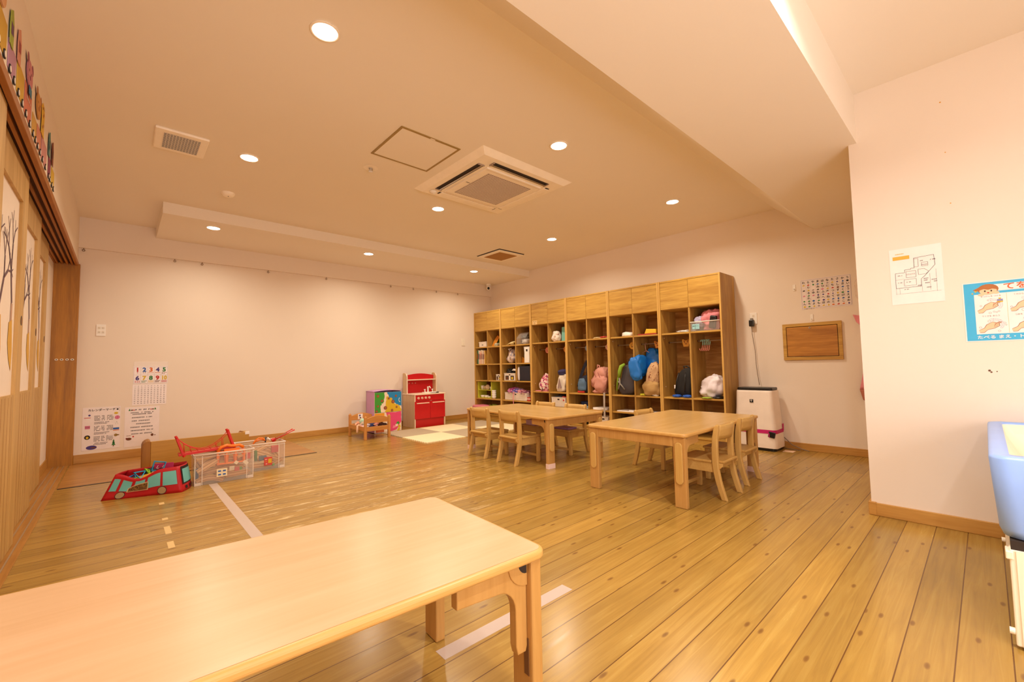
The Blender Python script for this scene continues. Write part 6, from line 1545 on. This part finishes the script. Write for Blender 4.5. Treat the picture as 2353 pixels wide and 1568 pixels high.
clear_box(0.452, 0.858, 4.224, 4.425, 0.238, 'nearer clear plastic box of wooden railway track beside the red bus bag')
clear_box(0.795, 1.155, 4.440, 4.70, 0.236, 'farther clear plastic box of railway track, behind and right of the nearer one')
TRK = wood('track_beech', 'd9aa72', 'bd8a52', 'x', 3.0, 0.5, contrast=0.8); GRV = pm('track_groove', '9c6a3c', 0.7)
def track(loc, rot, L=0.16, curved=False, label='', grp=''):
    mb = MB(); w_ = 0.020; h_ = 0.006
    if not curved:
        mb.box(-L/2, L/2, -w_, w_, -h_, h_, TRK, bev=0.0015)
        for s_ in (-1, 1): mb.box(-L/2+0.001, L/2-0.001, s_*0.011-0.003, s_*0.011+0.003, h_-0.0002, h_+0.0004, GRV)
        mb.cyl((L/2+0.010, 0, -h_), (L/2+0.010, 0, h_), 0.006, TRK, 10); mb.box(L/2-0.001, L/2+0.008, -0.003, 0.003, -h_, h_, TRK)
    else:
        Rr = 0.18; a0 = L/Rr/2
        def arc(r_, n=10): return [(r_*math.sin(-a0+2*a0*q/n), r_*math.cos(-a0+2*a0*q/n)-Rr) for q in range(n+1)]
        mb.prism(arc(Rr+w_)+arc(Rr-w_)[::-1], 'z', -h_, h_, TRK, bev=0.0015)
        for g_ in (-0.011, 0.011): mb.prism(arc(Rr+g_+0.003)+arc(Rr+g_-0.003)[::-1], 'z', h_-0.0002, h_+0.0004, GRV)
    o = mb.build('track_piece', None, loc, rot); tag(o, label, 'toy track', grp)
G1, G2 = 'railway track pieces in the nearer clear box', 'railway track pieces in the farther clear box'
A = [  # x, y, z, rx, ry, rz, L, curved, where
 (0.56, 4.262, 0.042, 80, 4, 0, 0.19, 1, 'curved piece flat along the bottom left'), (0.745, 4.258, 0.047, 82, -2, 0, 0.16, 0, 'straight piece along the bottom right'),
 (0.57, 4.30, 0.085, 70, -8, 3, 0.19, 0, 'straight piece above the curved one at the left'), (0.54, 4.27, 0.135, 75, -30, 5, 0.15, 0, 'piece sloping up at the left'),
 (0.70, 4.31, 0.10, 60, 8, -4, 0.20, 0, 'piece lying across the middle'), (0.60, 4.33, 0.17, 50, -6, 8, 0.20, 1, 'curved piece near the top left'),
 (0.72, 4.33, 0.16, 70, 12, -6, 0.18, 0, 'piece sloping down to the right near the top'), (0.545, 4.32, 0.20, 20, -3, 12, 0.16, 0, 'flat piece at the top left'),
 (0.64, 4.36, 0.232, 4, 6, -10, 0.18, 0, 'topmost piece, below the red bridge'), (0.80, 4.30, 0.19, 10, -14, 20, 0.12, 0, 'short piece sticking up at the right rim'),
 (0.66, 4.38, 0.06, 30, 10, 30, 0.2, 1, 'curved piece at the back of the bottom'), (0.50, 4.35, 0.11, 85, 60, 0, 0.12, 0, 'upright piece at the left end')]
for x, y, z, rx, ry, rz, L, c, wh in A: track((x, y, z), (R(rx), R(ry), R(rz)), L, bool(c), 'railway track, '+wh+' of the nearer clear box', G1)
B_ = [(0.96, 4.475, 0.04, 80, 3, 0, 0.18, 0, 'straight piece along the bottom left'), (1.02, 4.50, 0.115, 75, 25, -4, 0.20, 0, 'piece sloping down to the right'), (1.06, 4.53, 0.15, 70, 38, -8, 0.18, 1, 'curved piece sloping steeply'),
 (0.95, 4.52, 0.17, 60, -25, 6, 0.20, 0, 'piece sloping up to the right'), (1.0, 4.58, 0.22, 5, -5, 12, 0.22, 0, 'piece laid across the top'), (1.05, 4.62, 0.07, 40, 12, 15, 0.2, 1, 'curved piece at the back'),
 (0.90, 4.60, 0.10, 60, -40, 0, 0.16, 0, 'piece standing at the left back'), (1.10, 4.49, 0.05, 85, -25, 0, 0.10, 0, 'short piece at the bottom right corner')]
for x, y, z, rx, ry, rz, L, c, wh in B_: track((x, y, z), (R(rx), R(ry), R(rz)), L, bool(c), 'railway track, '+wh+' of the farther clear box', G2)
def smallbox(name, loc, size, col, label, rot=(0, 0, 0), cat='toy block', marks=None):
    mb = MB(); m_ = pm('blk_'+col, col, 0.5); a, b, c = (v/2 for v in size); mb.box(-a, a, -b, b, -c, c, m_, bev=0.002)
    if marks:
        S = Sheet(mb, on_back(0, -b, 0)); marks(S, a, c)
    tag(mb.build(name, None, loc, rot), label, cat)
def m4(S, a, c):
    for sx in (-1, 1):
        for sz in (-1, 1): S.rect(sx*a*0.45-a*0.28, sz*c*0.45-c*0.18, sx*a*0.45+a*0.28, sz*c*0.45+c*0.18, BLUEI, 1)
smallbox('word_card', (0.634, 4.2218, 0.078), (0.072, 0.0015, 0.062), 'efe0bc', 'cream card with four blue word marks stuck on the front of the nearer clear box', cat='card', marks=m4)
smallbox('toy_tile', (0.705, 4.238, 0.098), (0.036, 0.008, 0.032), 'efe0c4', 'cream square tile inside the nearer box, right of the word card', marks=lambda S, a, c: [S.line([(-a, k*c*0.5), (a, k*c*0.5)], 0.0012, BRNI, 1) for k in (-1, 0, 1)])
smallbox('toy_tile', (0.735, 4.238, 0.140), (0.028, 0.008, 0.026), 'efe0c4', 'cream tile turned on its corner inside the nearer box', (0, R(38), 0))
smallbox('toy_tile', (0.803, 4.238, 0.130), (0.040, 0.008, 0.026), 'efe4cc', 'cream tile leaning at the right end of the nearer box', (0, R(48), 0))
smallbox('toy_block', (0.745, 4.262, 0.083), (0.035, 0.02, 0.028), 'd05a5a', 'red block near the bottom right of the nearer box')
smallbox('toy_block', (0.772, 4.265, 0.083), (0.018, 0.02, 0.024), '5f9a4a', 'green block beside the red one in the nearer box')
smallbox('toy_block', (0.83, 4.29, 0.175), (0.03, 0.03, 0.05), 'c84848', 'red block high at the right end of the nearer box')
smallbox('toy_block', (0.475, 4.30, 0.075), (0.022, 0.04, 0.09), '2a4a70', 'dark blue block at the left end of the nearer box')
smallbox('toy_block', (0.93, 4.50, 0.13), (0.02, 0.03, 0.09), '4a7a3a', 'tall green block at the left of the farther box')
smallbox('toy_block', (1.09, 4.52, 0.165), (0.06, 0.03, 0.06), 'c23c3c', 'red block at the upper right of the farther box')
smallbox('toy_block', (0.98, 4.47, 0.105), (0.06, 0.02, 0.04), '3f5a6c', 'slate blue block in the middle of the farther box')
smallbox('toy_block', (1.065, 4.458, 0.035), (0.02, 0.015, 0.02), '4a9a3a', 'tiny green block at the bottom of the farther box')
def m5(S, a, c):
    S.rect(0.0, -c*0.5, a*0.85, c*0.6, YELI, 1); S.marks(-a*0.8, -a*0.2, c*0.5, 0.008, PAPER, 3); S.ell(-a*0.5, 0, 0.004, 0.004, YELI, 1); S.marks(-a*0.8, -a*0.2, -c*0.6, 0.008, PAPER, 4)
smallbox('picture_card', (1.018, 4.4378, 0.075), (0.066, 0.0015, 0.072), 'd0453a', 'red card with a yellow square stuck on the front of the farther clear box', cat='card', marks=m5)
# orange viaduct
t = thing('toy_viaduct', 'orange plastic railway viaduct with three openings in the nearer clear box', 'toy bridge', (0.705, 4.285, 0.19), 0)
ORP = pm('plastic_orange', 'f07a1c', 0.4)
mb = MB()
mb.box(-0.100, 0.100, -0.012, 0.012, -0.060, -0.048, ORP, bev=0.002)
for x in (-0.094, -0.032, 0.032, 0.094): mb.box(x-0.007, x+0.007, -0.012, 0.012, -0.05, 0.04, ORP, bev=0.002)
for x in (-0.063, 0.0, 0.063): mb.tube([(x-0.024, 0, -0.045), (x-0.02, 0, 0.01), (x, 0, 0.032), (x+0.02, 0, 0.01), (x+0.024, 0, -0.045)], 0.005, ORP, 6)
mb.box(-0.104, 0.104, -0.014, 0.014, 0.036, 0.048, ORP, bev=0.002); mb.build('frame', t)
mb = MB(); mb.tube([(-0.095, 0, 0.05), (-0.07, 0, 0.082), (-0.03, 0, 0.094), (0.0, 0, 0.085), (0.03, 0, 0.083), (0.06, 0, 0.085), (0.09, 0, 0.06)], 0.012, ORP, 8); mb.box(-0.05, 0.06, -0.01, 0.01, 0.045, 0.065, ORP); mb.build('arch', t)
# red suspension bridge lying over the box
t = thing('toy_bridge', 'red plastic suspension bridge lying across the top of the nearer clear box', 'toy bridge', (0.545, 4.335, 0.300))
RP = pm('plastic_red', 'cf1f1c', 0.4)
x0_, x1_ = -0.175, 0.165
for nm, xx, lean_ in (('tower', x0_, -18), ('tower', x1_, -18)):
    mb = MB(); M = Matrix.Translation((xx, 0, 0.02 if xx > 0 else 0.0)) @ Matrix.Rotation(R(lean_), 4, 'Y')
    for s_ in (-1, 1):
        mb.box(-0.008, 0.008, s_*0.032-0.006, s_*0.032+0.006, -0.06, 0.085, RP, bev=0.002, M=M); mb.cyl(M @ Vector((0, s_*0.032, 0.08)), M @ Vector((0, s_*0.032, 0.095)), 0.009, RP, 10)
        mb.cyl(M @ Vector((0, s_*0.032, -0.062)), M @ Vector((0, s_*0.032, -0.075)), 0.010, RP, 10)
    for z in (-0.01, 0.05): mb.box(-0.006, 0.006, -0.032, 0.032, z-0.005, z+0.005, RP, M=M)
    mb.build(nm, t)
mb = MB()
for s_ in (-1, 1):
    pts = [(x0_-0.022+(x1_-x0_+0.002)*q/16, s_*0.032, 0.082-0.115*math.sin(math.pi*q/16)**0.8+0.015*q/16) for q in range(17)]
    mb.tube(pts, 0.0028, RP, 6)
    for q in range(2, 15, 2): mb.tube([pts[q], (pts[q][0]+0.004, s_*0.032, -0.045+0.02*q/16)], 0.002, RP, 6)
mb.build('cable', t)
mb = MB(); mb.box(-0.19, 0.18, -0.028, 0.028, -0.052, -0.040, TRK, bev=0.002, M=Matrix.Rotation(R(-3), 4, 'Y'))
for s_ in (-1, 1): mb.box(-0.19, 0.18, s_*0.032-0.003, s_*0.032+0.003, -0.054, -0.034, RP, bev=0.001, M=Matrix.Rotation(R(-3), 4, 'Y'))
mb.build('deck', t)
t = thing('toy_ramp', 'red toy railway ramp sticking up out of the farther clear box', 'toy bridge', (1.15, 4.60, 0.262))
mb = MB(); M = Matrix.Rotation(R(-24), 4, 'Y')
for s_ in (-1, 1): mb.tube([M @ Vector((-0.07, s_*0.028, 0)), M @ Vector((0.05, s_*0.03, 0.0)), M @ Vector((0.11, s_*0.034, 0.0)), M @ Vector((0.135, s_*0.036, 0.0))], [0.005, 0.005, 0.004, 0.007], RP, 8)
mb.box(-0.075, -0.045, -0.03, 0.03, -0.012, 0.012, RP, bev=0.003, M=M); mb.build('frame', t)
mb = MB(); mb.box(-0.03, 0.07, -0.02, 0.02, -0.004, 0.004, pm('ramp_brown', '8a6a30', 0.6), M=M); mb.build('deck', t)
mb = MB(); mb.tube([(-0.05, 0, -0.03), (-0.03, 0, 0.01), (0.0, 0, 0.03), (0.03, 0, 0.025), (0.05, 0, 0.0)], 0.007, ORP, 8); mb.tube([(-0.03, 0.03, -0.01), (0.02, 0.03, 0.012), (0.05, 0.03, 0.0)], 0.006, ORP, 8); tag(mb.build('orange_arch', None, (0.965, 4.55, 0.247)), 'orange plastic arch on top of the farther clear box', 'toy')
mb = MB(); mb.tube([(0, 0, -0.02), (0.005, 0, 0.03)], 0.006, pm('blk_slate', '3a4250', 0.5), 8); mb.tube([(0.02, 0.01, 0.02), (0.045, 0.01, -0.01)], 0.006, WHITE, 8); tag(mb.build('toy_signal', None, (1.02, 4.56, 0.25)), 'slate and white toy signal post on top of the farther clear box', 'toy')

# ------------------------------------------------------------------ red bus storage bag
bus = thing('bus_storage_bag', 'red fabric toy bag shaped like a bus with cyan windows, left of the clear boxes', 'toy bag', (0.185, 4.295, 0), R(-19))
BR = pm('bus_red', 'b80f1c', 0.5); BC = pm('bus_window', '6fc0bf', 0.45); BT = pm('bus_tyre', '2a1614', 0.6); BG = pm('bus_hub', 'a8916a', 0.6); BK = pm('bus_black', '1a1012', 0.6)
bl, bw, tl, tw, bh = 0.235, 0.125, 0.165, 0.105, 0.172
def sag(u): return 0.050*math.sin(math.pi*min(1, max(0, (u-0.02)/0.72)))**2
def topz(u, side):
    z = bh+0.020*u
    if side == 'front': z -= sag(u)
    return z
def Pf(u, v):   # long front face (towards -Y), u from left to right
    xb, xt = -bl+2*bl*u, -tl+(tl+0.205)*u
    z = v*topz(u, 'front')
    return (xb+(xt-xb)*v, -bw+(bw-tw)*v-0.010*math.sin(math.pi*u)*v+0.014*math.sin(math.pi*v)*math.sin(math.pi*u*2)*0.4, z)
def Pbk(u, v):
    xb, xt = -bl+2*bl*u, -tl+(tl+0.205)*u
    return (xb+(xt-xb)*v, bw-(bw-tw)*v, v*(bh-0.012+0.03*u))
def Pr(u, v):
    a_, b_ = Vector(Pf(1, v)), Vector(Pbk(1, v)); p = a_.lerp(b_, u); return (p.x+0.020*math.sin(math.pi*u), p.y, p.z)
def Pl(u, v):
    a_, b_ = Vector(Pf(0, v)), Vector(Pbk(0, v)); p = a_.lerp(b_, u); return (p.x-0.01*math.sin(math.pi*u), p.y, p.z)
mb = MB()
for fn, nu in ((Pf, 24), (Pbk, 24), (Pr, 8), (Pl, 8)): mb.grid(fn, nu, 8, BR, 0.003)
mb.build('body', bus)
mb = MB(); mb.poly([(-bl, -bw, 0.002), (bl, -bw, 0.002), (bl, bw, 0.002), (-bl, bw, 0.002)], BR); mb.build('base', bus)
def off(fn, u0, u1, v0, v1, d, mat, name, parent, n=6):
    def g(u, v):
        uu, vv = u0+(u1-u0)*u, v0+(v1-v0)*v
        p = Vector(fn(uu, vv)); e = 1e-3
        nrm = (Vector(fn(uu+e, vv))-p).cross(Vector(fn(uu, vv+e))-p)
        nrm.normalize(); return p+nrm*d
    mb = MB(); mb.grid(g, n, n, mat, 0.0); return mb.build(name, parent)
for u0, u1, v0 in ((0.035, 0.125, 0.34), (0.165, 0.30, 0.34), (0.345, 0.49, 0.36), (0.53, 0.72, 0.36), (0.755, 0.955, 0.34)): off(Pf, u0, u1, v0, 0.86 if u0 > 0.3 else 0.82, 0.0035, BC, 'window', bus)
def disc(fn, uc, vc, ru, rv, d, mat, name):
    mb = MB(); pts = []
    for q in range(20):
        u_, v_ = uc+ru*math.cos(2*math.pi*q/20), max(0.015, vc+rv*math.sin(2*math.pi*q/20)); p = Vector(fn(u_, v_)); pts.append((p.x, p.y-d, p.z))
    mb.poly(pts, mat); return mb.build(name, bus)
for uc in (0.205, 0.745):
    w_ = disc(Pf, uc, 0.17, 0.062, 0.155, 0.0035, BT, 'wheel'); h_ = disc(Pf, uc, 0.17, 0.054, 0.135, 0.0045, BG, 'hub'); h_.parent = w_
off(Pr, 0.06, 0.94, 0.28, 0.96, 0.003, BK, 'windscreen_frame', bus); off(Pr, 0.12, 0.90, 0.33, 0.86, 0.005, BC, 'windscreen', bus)
for u0 in (0.2, 0.45, 0.70): off(Pr, u0, u0+0.12, 0.08, 0.2, 0.003, BK, 'front_light', bus, 3)
mb = MB(); mb.poly([Vector(Pf(0.27, 0.30))+Vector((0, -0.008, 0)), Vector(Pf(0.56, 0.30))+Vector((0, -0.008, 0)), Vector(Pf(0.55, 0.68))+Vector((0, -0.010, 0)), Vector(Pf(0.36, 0.68))+Vector((0, -0.010, 0)), Vector(Pf(0.275, 0.50))+Vector((0, -0.009, 0))], pm('photo_edge', 'd9b88c', 0.4))
mb.poly([Vector(Pf(0.285, 0.33))+Vector((0, -0.009, 0)), Vector(Pf(0.548, 0.33))+Vector((0, -0.009, 0)), Vector(Pf(0.54, 0.65))+Vector((0, -0.011, 0)), Vector(Pf(0.37, 0.65))+Vector((0, -0.011, 0)), Vector(Pf(0.29, 0.50))+Vector((0, -0.010, 0))], fabric('photo_print', '6a4a2c', ['8a6a3c', '4a3420', '7a5a34'], 40, (0.45, 0.55), 0.3))
mb.build('photo_tag', bus)
def inbus(x, y, z): 
    v = Matrix.Rotation(R(-19), 4, 'Z') @ Vector((x, y, z)); return (0.185+v.x, 4.295+v.y, v.z)
def magtile(n, size, col, loc, rot, label):
    mb = MB(); m_ = pm('mag_'+col, col, 0.35)
    pts = [(size*math.cos(2*math.pi*q/n+math.pi/n+(math.pi/2 if n == 3 else 0)), size*math.sin(2*math.pi*q/n+math.pi/n+(math.pi/2 if n == 3 else 0)), 0) for q in range(n)]
    mb.tube(pts, 0.007, m_, 8, closed=True)
    tag(mb.build('magnet_tile', None, loc, rot), label, 'toy tile', 'magnetic tiles in the bus bag')
magtile(3, 0.038, '1aa0cc', inbus(-0.04, -0.055, 0.150), (R(55), 0, R(10)), 'light blue triangular magnet tile at the front of the bus bag')
magtile(4, 0.048, '1780aa', inbus(0.055, 0.0, 0.185), (R(82), R(14), R(-5)), 'blue square magnet tile standing up out of the bus bag')
magtile(3, 0.03, '8ac42a', inbus(-0.005, -0.015, 0.160), (R(50), R(20), R(60)), 'lime green triangular magnet tile between the blue ones')
magtile(4, 0.03, '1a78b8', inbus(-0.085, -0.06, 0.125), (R(40), R(-20), 0), 'blue square magnet tile low at the front left of the bus bag')
magtile(3, 0.022, '7fbf2a', inbus(-0.055, -0.075, 0.118), (R(60), 0, R(30)), 'small green magnet tile at the front edge of the bus bag')
mb = MB(); mb.box(-0.085, 0.085, -0.014, 0.014, -0.03, 0.03, pm('book_ochre', 'd2a02c', 0.5), bev=0.002); mb.box(-0.083, 0.086, -0.011, 0.011, -0.028, 0.031, pm('page_pink', 'f0c8b4', 0.6)); tag(mb.build('board_book', None, inbus(0.03, -0.070, 0.125), (R(-55), R(-14), R(-19))), 'ochre edged board book lying at the front of the bus bag', 'book')
mb = MB(); mb.box(-0.06, 0.06, -0.004, 0.004, -0.035, 0.035, pm('case_magenta', 'b02058', 0.4), bev=0.002); S = Sheet(mb, on_back(0, -0.004, 0)); S.line([(-0.01, 0.0), (0.0, 0.02), (0.006, 0.0)], 0.003, WHITE, 1); S.line([(-0.035, 0.02), (-0.045, 0.0), (-0.03, 0.0)], 0.003, WHITE, 1)
tag(mb.build('magenta_case', None, inbus(0.075, 0.045, 0.165), (R(-8), 0, R(-19))), 'magenta plastic case at the back of the bus bag', 'case')
mb = MB(); mb.tube([(-0.07, 0, 0), (0.07, 0, 0.004)], 0.004, WHITE, 6); tag(mb.build('white_stick', None, inbus(0.085, 0.005, 0.150)), 'thin white rod in front of the magenta case in the bus bag', 'toy')
for k, (x, y, z, c, la) in enumerate(((0.02, 0.06, 0.135, '151015', 'black lump of toys at the back of the bus bag'), (-0.03, 0.0, 0.095, '201a28', 'dark lump of toys in the middle of the bus bag'), (-0.11, -0.03, 0.085, '2a2a34', 'dark grey toys at the left of the bus bag'), (0.10, -0.01, 0.11, '3a1c3c', 'dark purple toys at the right of the bus bag'))):
    mb = MB(); mb.blob((0, 0, 0), (0.055, 0.04, 0.035), pm('lump_'+c, c, 0.5), amp=0.35, fr=9, seed=30+k, flat=False); tag(mb.build('toy_bundle', None, inbus(x, y, z)), la, 'toys', 'dark toys in the bus bag')

# ================================================================== FLOOR TAPE
TP = plastic_clear('floor_tape', 'f6e0d4', 0.42, 0.4)
mb = MB(); mb.box(-0.028, 0.028, 2.35, 4.215, 0, 0.0008, TP); tag(mb.build('floor_tape', None, (0.574, 0, 0)), 'pale strip of tape running from the clear box towards the foreground table', 'tape')
mb = MB(); mb.box(0, 0.60, -0.027, 0.027, 0, 0.0008, TP); tag(mb.build('floor_tape', None, (0.762, 1.196, 0), (0, 0, R(-0.5))), 'pale strip of tape on the floor under the foreground table', 'tape')
WT = pm('tape_white_worn', 'd9b87c', 0.5)
for k, (x, y, l) in enumerate(((0.235, 3.83, 0.06), (0.228, 3.42, 0.05), (0.225, 3.12, 0.15), (0.22, 2.86, 0.11), (0.215, 2.55, 0.04))):
    mb = MB(); mb.box(-0.014, 0.014, 0, l, 0, 0.0006, WT); tag(mb.build('tape_remnant', None, (x, y, 0)), 'worn remnant of pale floor tape in front of the bus bag, %s from it' % ('nearest', 'second', 'third', 'fourth', 'farthest')[k], 'tape', 'worn tape remnants on the floor')

# ================================================================== BLUE WATER TABLE at the right edge
t = thing('blue_trough', 'light blue plastic trough with a cream inside on cream legs, cut by the right edge', 'play trough', (0, 0, 0))
TB = pm('trough_blue', '8fb2f2', 0.35); TC = pm('trough_cream', 'f3e8d2', 0.45)
X0, X1, Ya, Yb_, ZT, ZB = 2.06, 3.18, -0.50, 0.012, 0.585, 0.325
tt = bmesh.new()
def rr(x0, x1, y0, y1, r, z, n=18):
    pts = []
    for cx, cy, a0 in ((x1-r, y1-r, 0), (x0+r, y1-r, 90), (x0+r, y0+r, 180), (x1-r, y0+r, 270)):
        for q in range(n+1): a = R(a0+90*q/n); pts.append((cx+r*math.cos(a), cy+r*math.sin(a), z))
    return [tt.verts.new(p) for p in pts]
rings = [rr(X0+0.05, X1-0.05, Ya+0.05, Yb_-0.05, 0.05, ZB), rr(X0+0.018, X1-0.018, Ya+0.018, Yb_-0.020, 0.05, ZB+0.006), rr(X0+0.010, X1-0.010, Ya+0.010, Yb_-0.012, 0.05, ZB+0.03),
         rr(X0, X1, Ya, Yb_, 0.045, ZT-0.01), rr(X0+0.003, X1-0.003, Ya+0.003, Yb_-0.003, 0.045, ZT-0.003), rr(X0+0.012, X1-0.012, Ya+0.012, Yb_-0.012, 0.04, ZT), rr(X0+0.05, X1-0.05, Ya+0.05, Yb_-0.045, 0.02, ZT), rr(X0+0.052, X1-0.052, Ya+0.052, Yb_-0.047, 0.02, ZT-0.008)]
for A_, B2 in zip(rings, rings[1:]):
    for i in range(len(A_)): tt.faces.new((A_[i], A_[(i+1) % len(A_)], B2[(i+1) % len(A_)], B2[i]))
tt.faces.new(rings[0]); bmesh.ops.recalc_face_normals(tt, faces=tt.faces)
mb = MB(); mb._merge(tt, None, TB, True); mb.build('shell', t)
tt = bmesh.new()
rings = [rr(X0+0.052, X1-0.052, Ya+0.052, Yb_-0.047, 0.02, ZT-0.008), rr(X0+0.06, X1-0.06, Ya+0.06, Yb_-0.056, 0.03, ZT-0.05), rr(X0+0.12, X1-0.12, Ya+0.12, Yb_-0.12, 0.06, ZT-0.19)]
for A_, B2 in zip(rings, rings[1:]):
    for i in range(len(A_)): tt.faces.new((A_[i], A_[(i+1) % len(A_)], B2[(i+1) % len(A_)], B2[i]))
tt.faces.new(rings[-1]); bmesh.ops.recalc_face_normals(tt, faces=tt.faces)
mb = MB(); mb._merge(tt, None, TC, False); mb.build('liner', t)
for x in (2.06, 3.05):
    mb = MB(); mb.box(x, x+0.06, -0.47, -0.016, 0.01, 0.30, TC, bev=0.004); mb.box(x-0.004, x, -0.47, -0.030, 0.01, 0.30, TC); mb.box(x+0.005, x+0.05, -0.06, -0.02, 0.30, 0.327, DARK); mb.box(x-0.002, x+0.055, -0.025, -0.008, 0.27, 0.295, TC, bev=0.003)
    lg = mb.build('leg', t)
    mb = MB(); mb.cyl((x+0.03, -0.05, 0.0), (x+0.03, -0.05, 0.012), 0.02, pm('foot_grey', '9a8a78', 0.6), 12); mb.cyl((x+0.01, -0.016, 0.05), (x+0.01, -0.004, 0.05), 0.010, TC, 12); mb.build('foot', lg)
